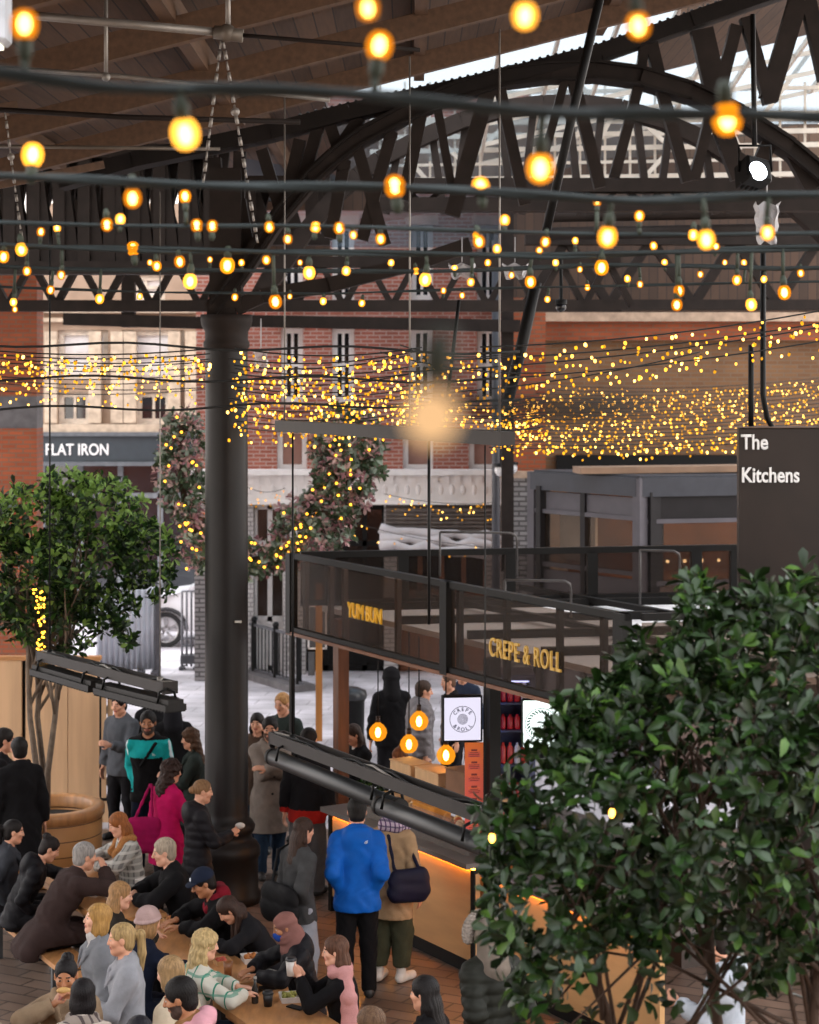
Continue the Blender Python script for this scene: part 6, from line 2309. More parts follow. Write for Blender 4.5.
soft('fur_collar', M('ginger fur', '#a06a38', .9, 0, .3, 60, .6, 120), r, [('c', tuple(D['neck'] + np.array((-.10, .03, .01))), tuple(D['neck'] + np.array((-.08, .13, -.14))), .045, .04), ('c', tuple(D['neck'] + np.array((.10, .03, .01))), tuple(D['neck'] + np.array((.08, .13, -.14))), .045, .04), ('c', tuple(D['neck'] + np.array((-.10, -.03, .02))), tuple(D['neck'] + np.array((.10, -.03, .02))), .05, .05)], .008)
pr('grey-haired person in a black jacket seated sideways, facing left', 164, 838, 100, pose='sit', H=1.76, skin='fair', hair='short', hcol='#9d8f7e', top=J(BK, t=.034, collar=True), legs=TR, arms=('table', 'table'), lean=16, hp=10)
# --- middle table
r, D = pr('person in a navy baseball cap and maroon hood eating at the middle table', 203, 868, 108, pose='sit', H=1.76, skin='tan', hair='short', hcol='#15100e', hat='cap', extras=(('hat', '#1b2233'),), top=J(BK, t=.032), legs=TR, arms=('table', 'table'), lean=28, hp=24)
soft('maroon_hood', F('maroon', '#6d1220'), r, [('c', tuple(D['neck'] + D['Rt'] @ np.array((-.08, -.08, .02))), tuple(D['neck'] + D['Rt'] @ np.array((.08, -.08, .02))), .065, .065), ('c', tuple(D['neck'] + D['Rt'] @ np.array((-.09, .0, .02))), tuple(D['neck'] + D['Rt'] @ np.array((-.03, .10, -.05))), .045, .04), ('c', tuple(D['neck'] + D['Rt'] @ np.array((.09, .0, .02))), tuple(D['neck'] + D['Rt'] @ np.array((.03, .10, -.05))), .045, .04)])
m = MB(); q_ = D['hc'] + D['Rh'] @ np.array((0, .092, .075)); m.sphere(q_, (.018, .010, .018)); m.build('cap_badge', F('logo white', '#d8dde4'), D['hat'], 'local')
pr('brown-haired person bowed low over food beside the navy cap', 228, 896, 108, pose='sit', H=1.64, female=True, hair='long', hcol='#33221b', top=J(BK2, hem='hip'), legs=TR, arms=('table', 'pocket'), lean=34, hp=42)
pr('long light-brown-haired person in a dark olive jacket seen from behind', 121, 881, -62, pose='sit', H=1.66, female=True, skin='fair', hair='long', hcol='#94704a', top=J(F('dark olive', '#2c2722'), hem='hip'), legs=TR, arms=('table', 'table'), lean=12, hy=-20)
r, D = pr('person in a pale pink beanie and navy coat seen from behind', 149, 907, -48, pose='sit', H=1.70, female=True, hair='bob', hcol='#8d6a45', hat='beanie', extras=(('hat', '#a98f8c'),), top=J(NAVY, hem='thigh', t=.032), legs=TR, arms=('table', 'table'), lean=12)
r, D = pr('person in a mauve headscarf and blue face mask with a black padded jacket', 284, 912, 108, pose='sit', H=1.64, female=True, skin='tan', hair=None, hat='hijab', extras=(('hat', '#7d5650'),), top=J(F('black puffer', '#141317', .6), hooded=True, puff=.006, t=.03), legs=TR, arms=('table', 'table'), lean=14, hp=16)
hc, Rh, s_ = D['hc'], D['Rh'], D['s']
mk = Field(hc - .2, hc + .2, .006)
mk.ell(hc + Rh @ np.array((0, .050, -.062)), (.056, .050, .050), Rh, .0)
mk.ell(hc + Rh @ np.array((0, .092, -.042)), (.020, .018, .026), Rh, .015)
mk.mesh('face_mask', F('mask blue', '#1d3f8c'), None, r)
# --- near table
PLAIDG = MPLAID('green check', '#c3c0b4', '#2f7a63', '#4d8d78', .13, .9, .14)
pr('long blonde-haired person in a cream and green check jacket', 206, 929, -72, pose='sit', H=1.68, female=True, skin='fair', hair='wavy', hcol='#b39a6c', top=J(PLAIDG, hem='hip', t=.026), legs=dict(mat=DENIM), arms=('table', 'table'), lean=8)
r, D = pr('brown-haired person with a pink scarf drinking at the near table', 335, 935, 92, pose='sit', H=1.68, female=True, skin='fair', hair='long', hcol='#54382a', top=J(BK, hem='hip'), legs=TR, arms=(((-.03, .36, 1.06), (-.6, -.3, -1.), (-.2, .5, .8), 60), ((.08, .34, 1.05), (.6, -.3, -1.), (-.5, .6, .6), 60)), lean=4, hp=4)
nk = D['neck']; PINK = F('pink scarf', '#c08a88', bump=.4)
soft('pink_scarf', PINK, r, [('c', tuple(nk + np.array((-.08, .05, .02))), tuple(nk + np.array((.08, .05, .02))), .055, .055), ('c', tuple(nk + np.array((-.09, -.04, .02))), tuple(nk + np.array((.09, -.04, .02))), .055, .055), ('c', tuple(nk + np.array((-.10, -.02, .02))), tuple(nk + np.array((-.20, -.06, -.14))), .06, .06), ('c', tuple(nk + np.array((-.20, -.06, -.14))), tuple(nk + np.array((-.25, -.08, -.52))), .065, .075, (np.array((1., 0, 0)), .5))])
CUPR = (r, D)
# --- standing in front on the left
r, D = pr('blonde bobbed person in a grey coat and white roll-neck looking up left', 97, 903, 108, H=1.66, female=True, skin='fair', hair='bob', hcol='#a07a45', top=J(GREY, hem='knee', collar=True, vneck=.16, t=.028), legs=TR, arms=('side', 'side'), hp=-8, open_front=F('roll neck', '#bdb8b6'))
soft('roll_neck', F('roll neck', '#bdb8b6'), r, [('c', tuple(D['neck'] + np.array((0, .015, .0))), tuple(D['neck'] + np.array((0, .03, .05))), .072, .066)])
r, D = pr('person with a blonde ponytail and pale grey coat facing left', 121, 922, 100, H=1.68, female=True, skin='light', hair='ponytail', hcol='#9c8258', top=J(LGREY, hem='knee', collar=True, t=.03, vneck=.1), legs=TR, arms=('hold', 'side'), hp=4, open_front=BK)
m = MB(); p = D['wri'][0] + D['hdir'][0] * .1
m.bar(Vector(p) + Vector((-.03, 0, .02)), Vector(p) + Vector((.05, .03, .03)), .05, .012); carry(m.build('red_packet', F('red packet', '#a8323a'), None, 'local'), r, 'small red and white packet in the hand of the ponytailed person', 'packet')
r, D = pr('person in a beige trench coat with a top bun, eating flatbread', 66, 958, 188, H=1.67, female=True, skin='tan', hair='bun', hcol='#120e0f', top=J(F('trench beige', '#8f7a63', bump=.3), hem='knee', collar=True, t=.03), legs=TR, arms=('side', 'eat'), hp=14, hy=-8)
m = MB(); hp_ = D['wri'][1] + D['hdir'][1] * .10 + D['Rh'][:, 1] * -.01
m.sphere(hp_, (.05, .03, .022)); carry(m.build('flatbread', M('bread', '#c49a5c', .7, 0, .2, 12), None, 'local'), r, 'piece of flatbread at the mouth of the person in the trench coat', 'food')
m = MB(); m.tube([Vector(D['sh'][0]) + Vector((.02, .1, .03)), Vector(D['chest']) + Vector((-.14, .155, -.05)), Vector(D['waist']) + Vector((-.22, .14, -.1))], .012, 6); carry(m.build('bag_strap', BK, None, 'local'), r, 'dark strap over the shoulder of the beige trench coat', 'strap')
pr('black bobbed head seen from behind in a checked coat at the bottom edge', 83, 978, 5, H=1.64, female=True, hair='bob', hcol='#141012', top=J(MPLAID('brown check', '#8d8178', '#4c4140', '#c4b8ac', .08), hem='thigh', collar=True), legs=TR, arms=('pocket', 'pocket'))
r, D = pr('black-haired bearded person with a pink hood and tan jacket at the bottom edge', 180, 977, 84, H=1.80, skin='tan', hair='short', hcol='#120e0d', extras=('beard',), top=J(F('tan fleece', '#8b6440', .9, .2, .6), t=.036), legs=TR, hp=16)
soft('pink_hood', F('dusty pink', '#c9929c'), r, [('c', tuple(D['neck'] + np.array((-.09, -.08, .02))), tuple(D['neck'] + np.array((.09, -.08, .02))), .07, .07), ('c', tuple(D['neck'] + np.array((-.10, .0, .0))), tuple(D['neck'] + np.array((-.04, .12, -.08))), .05, .045), ('c', tuple(D['neck'] + np.array((.10, .0, .0))), tuple(D['neck'] + np.array((.04, .12, -.08))), .05, .045)])
pr('fair-haired person just behind the bearded person in tan', 170, 971, 60, d=13.75, H=1.68, female=True, skin='fair', hair='bob', hcol='#8f7350', top=J(F('cream wool', '#b9aa94'), hem='hip'), legs=TR, step=.012)
pr('dark crown of a head at the bottom edge beside the bearded person', 139, 1016, 20, H=1.74, hair='short', hcol='#1b1a20', top=J(CHAR, hem='hip'), legs=TR, step=.012)
pr('person in a cream fleece at the bottom left corner', -14, 975, -40, H=1.66, female=True, hair='bob', hcol='#3a2a20', top=J(F('cream wool', '#b9aa94'), hem='hip', t=.04), legs=TR, arms=('hold', 'hold'), step=.012)

# ------------------------------------------------------------------ things on the tables
def cup(label, p, h=.11, r=.042, mat=None, lid=None, name='paper_cup'):
    t = thing(name, label, 'cup', tuple(p))
    mb = MB(); mb.lathe(p, [(0, 0), (r * .74, 0), (r, h), (r * .95, h), (r * .7, .01), (0, .01)] if not lid else [(0, 0), (r * .74, 0), (r, h), (0, h)], 18); mb.build('body', mat or M('paper white', '#cfc9c4', .6), t)
    if lid:
        mb = MB(); mb.lathe(Vector(p) + Z * h, [(r * 1.06, -.004), (r * 1.06, .006), (r * .95, .012), (r * .9, .02), (0, .02)], 18); mb.build('lid', lid, t)
    return t
def tray(label, p, w, l, rz, mat, fill=None, h=.045):
    t = thing('food_tray', label, 'food tray', tuple(p), rz)
    mb = MB()
    mb.box((0, 0, .003), (w, l, .006))
    for sx in (-1, 1):
        mb.box((sx * w / 2, 0, h / 2), (.006, l, h), Matrix.Rotation(sx * .2, 3, 'Y')); mb.box((0, sx * l / 2, h / 2), (w, .006, h), Matrix.Rotation(-sx * .2, 3, 'X'))
    mb.build('carton', mat, t, 'local')
    if fill:
        mb = MB()
        for k in range(12):
            mb.sphere((random.uniform(-w * .35, w * .35), random.uniform(-l * .35, l * .35), .025 + random.uniform(0, .02)), random.uniform(.012, .026), 7, 5)
        mb.build('food', fill, t, 'local')
    return t
random.seed(21)
TT = .755
PW = M('paper white', '#cfc9c4', .6); CARD = M('brown card', '#a97f52', .7); LIDB = M('lid black', '#17171a', .4)
FOOD1 = M('fried food', '#b06a2c', .6, 0, .35, 20); FOOD2 = M('salad food', '#8d8a3e', .6, 0, .4, 20)
cup('white paper cup near the right corner of the far timber table', G(134, 899, TT), .09, .045)
cup('small dark cup beside the sleeve of the brown overcoat', G(101, 893, TT), .08, .036, M('dark cup', '#2d2b2e', .5))
tray('white food tray on the far table between brown overcoat and blonde hair', G(120, 893, TT), .16, .22, .5, PW, FOOD1)
tray('crumpled white paper tray in front of the black jacket', G(146, 884, TT), .13, .16, .9, PW)
tray('brown card tray in front of the navy cap', G(174, 924, TT), .14, .18, .5, CARD, FOOD1)
tray('brown card tray on the middle table beside the beanie', G(200, 950, TT), .13, .17, .4, CARD)
tray('white folded food box at the middle of the near food cluster', G(251, 961, TT), .14, .18, .3, PW, FOOD1)
tray('brown tray of red food beside the mauve headscarf', G(222, 964, TT), .12, .14, .4, CARD, M('red food', '#a8402a', .6, 0, .3, 18))
tray('long white tray by the right edge of the middle table', G(263, 975, TT), .10, .26, .9, PW)
cup('paper cup with a dark label near the mauve headscarf', G(228, 975, TT), .11, .04, M('amber cup', '#8d5a35', .4))
tray('white napkin tray of food in front of the pink scarf', G(290, 1000, TT), .15, .17, .2, PW, FOOD2)
cup('black coffee cup in the hand of the green check jacket', G(268, 1006, TT), .10, .042, LIDB, LIDB)
t = thing('sauce_bottle', 'small glass bottle in front of the cream and green check jacket', 'bottle', tuple(G(255, 1003, TT)))
p = G(255, 1003, TT); m = MB(); m.lathe(p, [(0, 0), (.026, 0), (.028, .01), (.028, .11), (.012, .15), (.012, .19), (0, .19)], 16); m.build('glass', M('bottle glass', '#2c2a28', .1), t)
m = MB(); m.lathe(Vector(p) + Z * .19, [(.014, 0), (.014, .02), (0, .02)], 12); m.build('cap', GALV, t)
m = MB(); p = G(296, 1008, TT); m.box(p + Z * .006, (.075, .15, .009), Matrix.Rotation(.9, 3, 'Z'), bev=.003); tag(m.build('mobile_phone', BLACK), 'black phone lying on the near table by the pink scarf', 'phone')
r, D = CUPR
p = local_world(r, D['wri'][1] + D['hdir'][1] * .10 + np.array((-.05, .02, -.05)))
cup('white takeaway cup with a black lid held by the person with the pink scarf', p, .12, .042, PW, LIDB)
# ------------------------------------------------------------------ foliage
def leaf_mesh(name, centres, dirs, normals, lens, mats, midx, parent, wr=.46, fold=.18):
    """many small folded leaves as one mesh"""
    n = len(centres)
    sd = np.cross(dirs, normals)
    sd /= np.linalg.norm(sd, axis=1)[:, None] + 1e-9
    nr = np.cross(sd, dirs)
    #  0 base, 1 l1, 2 m1, 3 r1, 4 l2, 5 m2, 6 r2, 7 tip
    T = [(0, 0, 0), (-.36, .36, 1), (0, .38, 0), (.36, .36, 1), (-.48, .74, .9), (0, .76, 0), (.48, .74, .9), (0, 1.0, -.1)]
    V = np.empty((n, 8, 3))
    for k, (a, b, c) in enumerate(T):
        V[:, k] = centres + sd * (a * wr * lens)[:, None] + dirs * (b * lens)[:, None] + nr * ((c * fold * wr - .14 * b * b) * lens)[:, None]
    FT = [(0, 2, 1, 1), (0, 3, 2, 2), (1, 2, 5, 4), (2, 3, 6, 5), (4, 5, 7, 7), (5, 6, 7, 7)]
    faces = []
    tri = [(0, 2, 1), (0, 3, 2), (4, 5, 7), (5, 6, 7)]
    quad = [(1, 2, 5, 4), (2, 3, 6, 5)]
    base = (np.arange(n) * 8)[:, None]
    tr = np.concatenate([base + np.array(t)[None] for t in tri])
    qd = np.concatenate([base + np.array(t)[None] for t in quad])
    me = bpy.data.meshes.new(name)
    me.vertices.add(n * 8)
    me.vertices.foreach_set('co', V.astype(np.float32).ravel())
    me.loops.add(len(tr) * 3 + len(qd) * 4)
    me.loops.foreach_set('vertex_index', np.concatenate([tr.ravel(), qd.ravel()]).astype(np.int32))
    me.polygons.add(len(tr) + len(qd))
    st = np.concatenate([np.arange(len(tr)) * 3, len(tr) * 3 + np.arange(len(qd)) * 4])
    me.polygons.foreach_set('loop_start', st.astype(np.int32))
    for m in mats:
        me.materials.append(m)
    me.polygons.foreach_set('material_index', np.concatenate([np.tile(midx, 4), np.tile(midx, 2)]).astype(np.int32))
    me.polygons.foreach_set('use_smooth', np.ones(len(tr) + len(qd), bool))
    me.update(calc_edges=True)
    ob = bpy.data.objects.new(name, me)
    COL.objects.link(ob)
    if parent is not None:
        ob.parent = parent
    return ob

def mleaf(name, col, rough=.35, back=None, trans=.25):
    if name in _mats:
        return _mats[name]
    m, nt, out = newmat(name)
    b = nd(nt, 'ShaderNodeBsdfPrincipled')
    b.inputs['Roughness'].default_value = rough
    b.inputs['Specular IOR Level'].default_value = .35
    tc = nd(nt, 'ShaderNodeTexCoord'); nz = nd(nt, 'ShaderNodeTexNoise'); nz.inputs['Scale'].default_value = 5
    nt.links.new(tc.outputs['Object'], nz.inputs['Vector'])
    nt.links.new(ramp(nt, nz.outputs['Fac'], [(.3, shade(col, .7)), (.7, shade(col, 1.3))]), b.inputs['Base Color'])
    t = nd(nt, 'ShaderNodeBsdfTranslucent'); t.inputs[0].default_value = tuple(min(1, c * 1.6) for c in lin(col)[:3]) + (1,)
    mx = nd(nt, 'ShaderNodeMixShader'); mx.inputs[0].default_value = trans
    nt.links.new(b.outputs[0], mx.inputs[1]); nt.links.new(t.outputs[0], mx.inputs[2]); nt.links.new(mx.outputs[0], out.inputs[0])
    _mats[name] = m
    return m

def unit_rows(a):
    return a / (np.linalg.norm(a, axis=1)[:, None] + 1e-9)

def crown(name, blobs, ncl, per, ll, mats, wts, parent, rng, shell=3.0, origin=(0, 0, 0), up=.55, tip=None, hole=None):
    """whorls of leaves spread through ellipsoids, thicker towards their skins"""
    area = np.array([(b[1][0] * b[1][2] + b[1][0] * b[1][1] + b[1][1] * b[1][2]) * (b[2] if len(b) > 2 else 1) for b in blobs])
    which = rng.choice(len(blobs), ncl, p=area / area.sum())
    C = np.array([b[0] for b in blobs], float)[which]
    R = np.array([b[1] for b in blobs], float)[which]
    d = unit_rows(rng.normal(size=(ncl, 3)))
    rad = rng.random(ncl) ** (1 / shell)
    P = C + d * R * rad[:, None]
    # drop whorls buried deep inside another blob
    keep = np.ones(ncl, bool)
    for b in blobs:
        q = ((P - np.array(b[0])) / np.array(b[1]))
        keep &= ~((q ** 2).sum(1) < .36)
    if hole is not None:
        keep &= ~hole(P, rng)
    P, d = P[keep], d[keep]
    n = len(P)
    o = unit_rows(d * .8 + np.array((0, 0, up)) + rng.normal(size=(n, 3)) * .45)
    a = unit_rows(np.cross(o, rng.normal(size=(n, 3))))
    b = np.cross(o, a)
    cs, ds, ns, ls, mi = [], [], [], [], []
    for k in range(per):
        ph = 2 * math.pi * k / per + rng.random(n) * .9
        tl = .55 + rng.random(n) * .8
        rd = a * np.cos(ph)[:, None] + b * np.sin(ph)[:, None]
        dr = unit_rows(rd * np.sin(tl)[:, None] + o * np.cos(tl)[:, None])
        cs.append(P + dr * .012 - o * (rng.random(n) * ll * .7)[:, None]); ds.append(dr)
        ns.append(unit_rows(o * np.sin(tl)[:, None] - rd * np.cos(tl)[:, None] + rng.normal(size=(n, 3)) * .15))
        ls.append(ll * (.65 + rng.random(n) * .6))
        mm = rng.choice(len(mats), n, p=wts)
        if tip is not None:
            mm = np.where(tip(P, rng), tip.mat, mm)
        mi.append(mm)
    return leaf_mesh(name, np.concatenate(cs) - np.array(origin), np.concatenate(ds), np.concatenate(ns), np.concatenate(ls), mats, np.concatenate(mi), parent), P

def branches(name, mat, parent, trunks, tips, rng, k=26, r0=.03, split=None):
    mb = MB()
    for pts, r in trunks:
        mb.tube(pts, r, 9)
    for i in range(k):
        e = Vector(tips[rng.integers(len(tips))])
        tr = trunks[rng.integers(len(trunks))][0]
        s_ = Vector(tr[-1]).lerp(Vector(tr[max(0, len(tr) - 3)]), rng.random())
        mid = s_.lerp(e, .5) + Vector((rng.normal() * .08, rng.normal() * .08, .08))
        mb.tube([s_, s_.lerp(mid, .6), mid, mid.lerp(e, .6), e], [r0 * .6, r0 * .5, r0 * .38, r0 * .25, r0 * .12], 6)
    return mb.build(name, mat, parent)

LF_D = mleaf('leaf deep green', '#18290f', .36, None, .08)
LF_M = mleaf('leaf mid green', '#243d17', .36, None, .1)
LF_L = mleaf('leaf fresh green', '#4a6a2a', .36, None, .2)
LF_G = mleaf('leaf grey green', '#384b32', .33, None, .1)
BARK = M('grey bark', '#6d5f52', .85, 0, .3, 12, .4, 40)
BARKD = M('brown bark', '#46352a', .85, 0, .3, 12, .4, 40)

# large tree at the right, close by
def pB(px, py, d):
    return tuple(W(px, py, d))
DT = 9.2
rng = np.random.default_rng(4)
t = thing('potted_tree', 'large glossy-leaved evergreen tree filling the lower right corner', 'tree', (W(720, 0, DT).x, DT, 0))
blobs = [(pB(745, 730, DT), (.62, .62, .62)), (pB(690, 800, DT - .1), (.72, .7, .72)), (pB(600, 830, DT - .1), (.50, .55, .55)), (pB(560, 890, DT - .15), (.40, .45, .45)), (pB(640, 760, DT), (.42, .5, .42)),
         (pB(770, 850, DT), (.75, .7, .7)), (pB(525, 850, DT - .1), (.20, .3, .28), .8), (pB(520, 950, DT - .1), (.14, .24, .24), .5), (pB(590, 960, DT - .1), (.40, .5, .36), .55), (pB(700, 950, DT - .1), (.52, .5, .26), .3), (pB(590, 730, DT), (.22, .35, .20), .8), (pB(800, 620, DT), (.34, .4, .24), 1.0), (pB(745, 660, DT), (.34, .4, .32)),
         (pB(770, 592, DT), (.13, .2, .13), .8), (pB(700, 600, DT), (.12, .2, .14), .8), (pB(655, 655, DT), (.14, .2, .13), .8), (pB(560, 740, DT - .2), (.13, .2, .09), .8), (pB(497, 815, DT - .2), (.10, .2, .12), .8), (pB(800, 940, DT), (.3, .4, .2), .3), (pB(560, 1010, DT - .1), (.30, .4, .16), .4)]
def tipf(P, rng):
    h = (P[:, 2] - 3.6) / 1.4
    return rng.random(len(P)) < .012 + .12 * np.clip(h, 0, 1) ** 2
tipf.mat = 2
def holef(P, rng):
    q = np.sin(P[:, 0] * 7.3 + 1.1) * np.sin(P[:, 2] * 8.1 + .4) + .6 * np.sin(P[:, 0] * 13.1 + P[:, 2] * 9.7 + P[:, 1] * 3)
    low = np.clip((3.38 - P[:, 2]) / .45, 0, 1) * np.clip((P[:, 0] - .45) / .3, 0, 1)
    rag = (q < -.55) & (rng.random(len(P)) < .55)
    return (rng.random(len(P)) < low * (.45 + .35 * (q < .1))) | rag
org = (t.location.x, t.location.y, 0)
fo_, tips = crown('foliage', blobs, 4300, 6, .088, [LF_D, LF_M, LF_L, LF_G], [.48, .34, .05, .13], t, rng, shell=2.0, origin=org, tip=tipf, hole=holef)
tb = Vector((W(735, 0, DT).x, DT, 0))
trunks = []
for dx, dy, ex_, ez in ((-.12, 0, -.75, 3.3), (.02, .08, -.15, 3.9), (.14, -.05, .3, 3.6)):
    pts = [tb + Vector((dx, dy, .75)), tb + Vector((dx * 1.4, dy, 1.5)), tb + Vector((dx * 1.6 + ex_ * .3, dy * 2, 2.3)), tb + Vector((dx + ex_ * .7, dy * 2, 2.9)), tb + Vector((dx + ex_, dy * 3, ez))]
    trunks.append((pts, [.042, .036, .03, .024, .014]))
branches('branches', BARKD, t, trunks, tips, rng, 46, .02)
m = MB(); m.lathe((tb.x, tb.y, 0), [(0, 0), (.5, 0), (.55, .1), (.58, .72), (.62, .76), (.62, .8), (.52, .8), (.5, .7), (0, .7)], 32)
tag(m.build('tree_planter', OAK), 'round timber planter under the large tree, below the picture edge', 'planter')
# a few bulbs wound in the tree
for i, (px, py) in enumerate(((612, 813), (492, 838))):
    tt = thing('fairy_bulb', ('single warm bulb glowing in the middle of the large tree', 'single warm bulb at the left edge of the large tree')[i], 'bulb', pB(px, py, DT - .62))
    mb = MB(); mb.sphere(W(px, py, DT - .62), (.014, .014, .022), 8, 6); mb.build('glass', MEMIT('tree bulb', '#ffb347', 7), tt)
    mb = MB(); mb.tube([W(px, py, DT - .62) + Z * .02, W(px, py, DT - .62) + Z * .05], .009, 8); mb.build('socket', BLACK, tt)

# tree in the round planter at the left
DL = 22.6
rng = np.random.default_rng(9)
tc_ = W(48, 0, DL)
t = thing('planted_tree', 'multi-stemmed evergreen tree growing from the round timber planter', 'tree', (tc_.x, DL, .72))
org = (tc_.x, DL, .72)
blobs = [(pB(85, 560, DL), (.72, .7, .62)), (pB(35, 580, DL), (.6, .7, .62)), (pB(100, 510, DL), (.55, .6, .42)), (pB(145, 555, DL), (.38, .5, .42)), (pB(30, 520, DL), (.55, .6, .42)), (pB(110, 610, DL), (.34, .45, .28), .8), (pB(55, 625, DL), (.55, .6, .34), .8), (pB(-20, 570, DL), (.6, .7, .8)), (pB(125, 640, DL), (.12, .3, .12), .6), (pB(70, 486, DL), (.35, .4, .2)), (pB(160, 585, DL), (.15, .3, .22), .6)]
def tipl(P, rng):
    h = (P[:, 2] - 3.2) / 1.2
    return rng.random(len(P)) < .03 + .55 * np.clip(h, 0, 1) ** 1.5
tipl.mat = 2
LT_D = mleaf('small leaf dark', '#162710', .45); LT_M = mleaf('small leaf mid', '#29461b', .45); LT_L = mleaf('small leaf light', '#79984a', .45, None, .35)
fo_, tips = crown('foliage', blobs, 2600, 6, .105, [LT_D, LT_M, LT_L], [.45, .43, .12], t, rng, shell=2.0, origin=org, tip=tipl)
tb = Vector((tc_.x, DL, .74))
trunks = []
for px0, pxs, y0 in ((46, (44, 37, 30, 28, 30), 0), (48, (45, 42, 36, 40, 48), .08), (50, (48, 49, 56, 61, 74), -.08)):
    zs = (.70, 1.2, 1.8, 2.4, 3.0)
    trunks.append(([Vector((W(x, 0, DL).x, DL + y0, z)) for x, z in zip(pxs, zs)], [.042, .036, .032, .027, .02]))
branches('trunk', BARK, t, trunks, tips, rng, 40, .035)
t = thing('round_planter', 'round barrel-like timber planter with a thick rim', 'planter', (tc_.x, DL, 0))
m = MB(); m.lathe((tc_.x, DL, 0), [(.55, 0), (.60, .05), (.61, .70), (.58, .72), (.5, .72), (.5, .5)], 48); m.build('staves', MBOARD('planter bands', '#a87440', '#c08a52', '#5d3c1f', .17, 2, .55, (3, 3, 3)), t)
m = MB(); m.lathe((tc_.x, DL, .70), [(.49, 0), (.49, .11), (.505, .125), (.62, .125), (.635, .11), (.635, .02), (.61, 0)], 48); m.build('rim', OAKT, t)
m = MB(); m.lathe((tc_.x, DL, 0), [(.5, .66), (.2, .69), (0, .70)], 32); m.build('soil', M('soil', '#1e1815', .95, 0, .4, 20, .6), t)
# string of tiny lights in the left tree stem
t = thing('tree_light_cluster', 'column of tiny warm lights inside the crown of the left tree', 'fairy lights', pB(40, 640, DL - .35))
rngp = random.Random(2)
mb = MB(); pts = [W(38 + 3 * math.sin(k * 2.1), 590 + k * 4.6, DL - .72) for k in range(13)]; mb.tube(pts, .004, 4); mb.build('wire', BLACK, t)
TINY = MEMIT('tiny warm light', '#ffb030', 6, False)
tb_ = None
for k in range(44):
    mb = MB(); mb.sphere(W(39 + rngp.uniform(-6, 6), 588 + rngp.uniform(0, 62), DL - .76), .012, 6, 4); mb.build('bulb', TINY, t)

# herb on the counter
t, p = POTTED
rng = np.random.default_rng(3)
crown('leaves', [((p.x, p.y, p.z + .22), (.13, .13, .13))], 90, 6, .06, [LF_D, LF_M, LF_L], [.3, .5, .2], t, rng, origin=tuple(p))

# flower garland: a horseshoe of foliage and blossom hung over the street
DG_ = 28.5
rng = np.random.default_rng(12)
gpts = [(182, 425), (180, 470), (187, 515), (205, 548), (240, 562), (275, 556), (300, 540), (325, 515), (345, 485), (350, 450), (342, 430)]
t = thing('flower_garland', 'horseshoe garland of greenery and dusty pink blossom with warm lights', 'garland', pB(270, 590, DG_))
org = tuple(t.location)
bl = []
for i in range(len(gpts) - 1):
    for f in (0, .5):
        x = gpts[i][0] * (1 - f) + gpts[i + 1][0] * f; y = gpts[i][1] * (1 - f) + gpts[i + 1][1] * f
        r_ = .32 + .10 * math.sin(i * 2.3 + f) + (.17 if x > 300 else 0) - (.06 if y < 440 else 0)
        bl.append((pB(x, y, DG_), (r_, .32, r_)))
G1, G2, G3 = mleaf('garland green', '#3f4f37', .6), mleaf('garland grey', '#7f8a7c', .7), mleaf('garland pink', '#9a6f74', .8)
G4 = mleaf('garland dry pink', '#b39690', .8)
crown('foliage', bl, 1500, 6, .13, [G1, G2], [.6, .4], t, rng, shell=2.0, origin=org)
crown('blossom', bl, 800, 6, .10, [G3, G4], [.5, .5], t, rng, shell=4.0, origin=org)
mb = MB(); mb.tube([W(x, y, DG_) for x, y in gpts], .05, 8); mb.build('frame', BARKD, t)
GB = MEMIT('garland light', '#ffb030', 4, False)
rp = random.Random(4)
for k in range(95):
    b = bl[rp.randrange(len(bl))]
    a, e = rp.uniform(0, 2 * math.pi), rp.uniform(.2, 1.0)
    c = Vector(b[0]) + Vector((b[1][0] * e * math.cos(a), -.36 + .1 * e, b[1][2] * e * math.sin(a)))
    mb = MB(); mb.sphere(c, .019, 6, 4); mb.build('bulb', GB, t)

# ------------------------------------------------------------------ timber partition at the left
YW = 25.4
t = thing('timber_partition', 'tall pale plywood partition behind the round planter', 'partition', (W(50, 0, YW).x, YW, 0))
ztp = W(0, 660, YW).z
def wp(px0, px1, z0, z1, y=YW, th=.06):
    a, b = W(px0, 0, YW).x, W(px1, 0, YW).x
    return ((a + b) / 2, y, (z0 + z1) / 2), (b - a, th, z1 - z0)
for px0, px1 in ((-60, 22), (26, 68), (68.6, 100)):
    m = MB(); m.box(*wp(px0, px1, .0, ztp), bev=.004); m.build('panel', PLY, t)
m = MB(); m.box(*wp(21, 27, 0, ztp - .02, YW + .06, .04)); m.build('shadow_gap', BLACK, t)
m = MB(); m.box(*wp(-60, 101, ztp - .0, ztp + .05, YW + .02, .12)); m.build('capping', OAK, t)
m = MB(); m.box(*wp(100, 111, 0, W(0, 797, YW).z)); m.build('low_panel', PLY, t)
t = thing('partition_door', 'narrow plywood door leaf standing open at the end of the partition', 'door leaf', (W(107, 0, YW - .1).x, YW - .1, 0))
z0, z1 = W(0, 795, YW).z, W(0, 692, YW).z
m = MB(); m.box(*wp(103.5, 108, z0, z1, YW - .15, .05)); m.box(*wp(109, 114, z0, z1, YW - .10, .05)); m.build('leaf', PLY, t)
m = MB(); m.box(*wp(102, 114.5, z0 - .04, z0, YW - .12, .1)); m.box(*wp(100.8, 103, z0, z1, YW - .1, .05)); m.build('frame', BLACK, t)
m = MB()
for z in (z0 + .2, (z0 + z1) / 2, z1 - .2):
    m.box(*wp(108, 109, z - .05, z + .05, YW - .13, .04))
m.build('hinge', GALV, t)
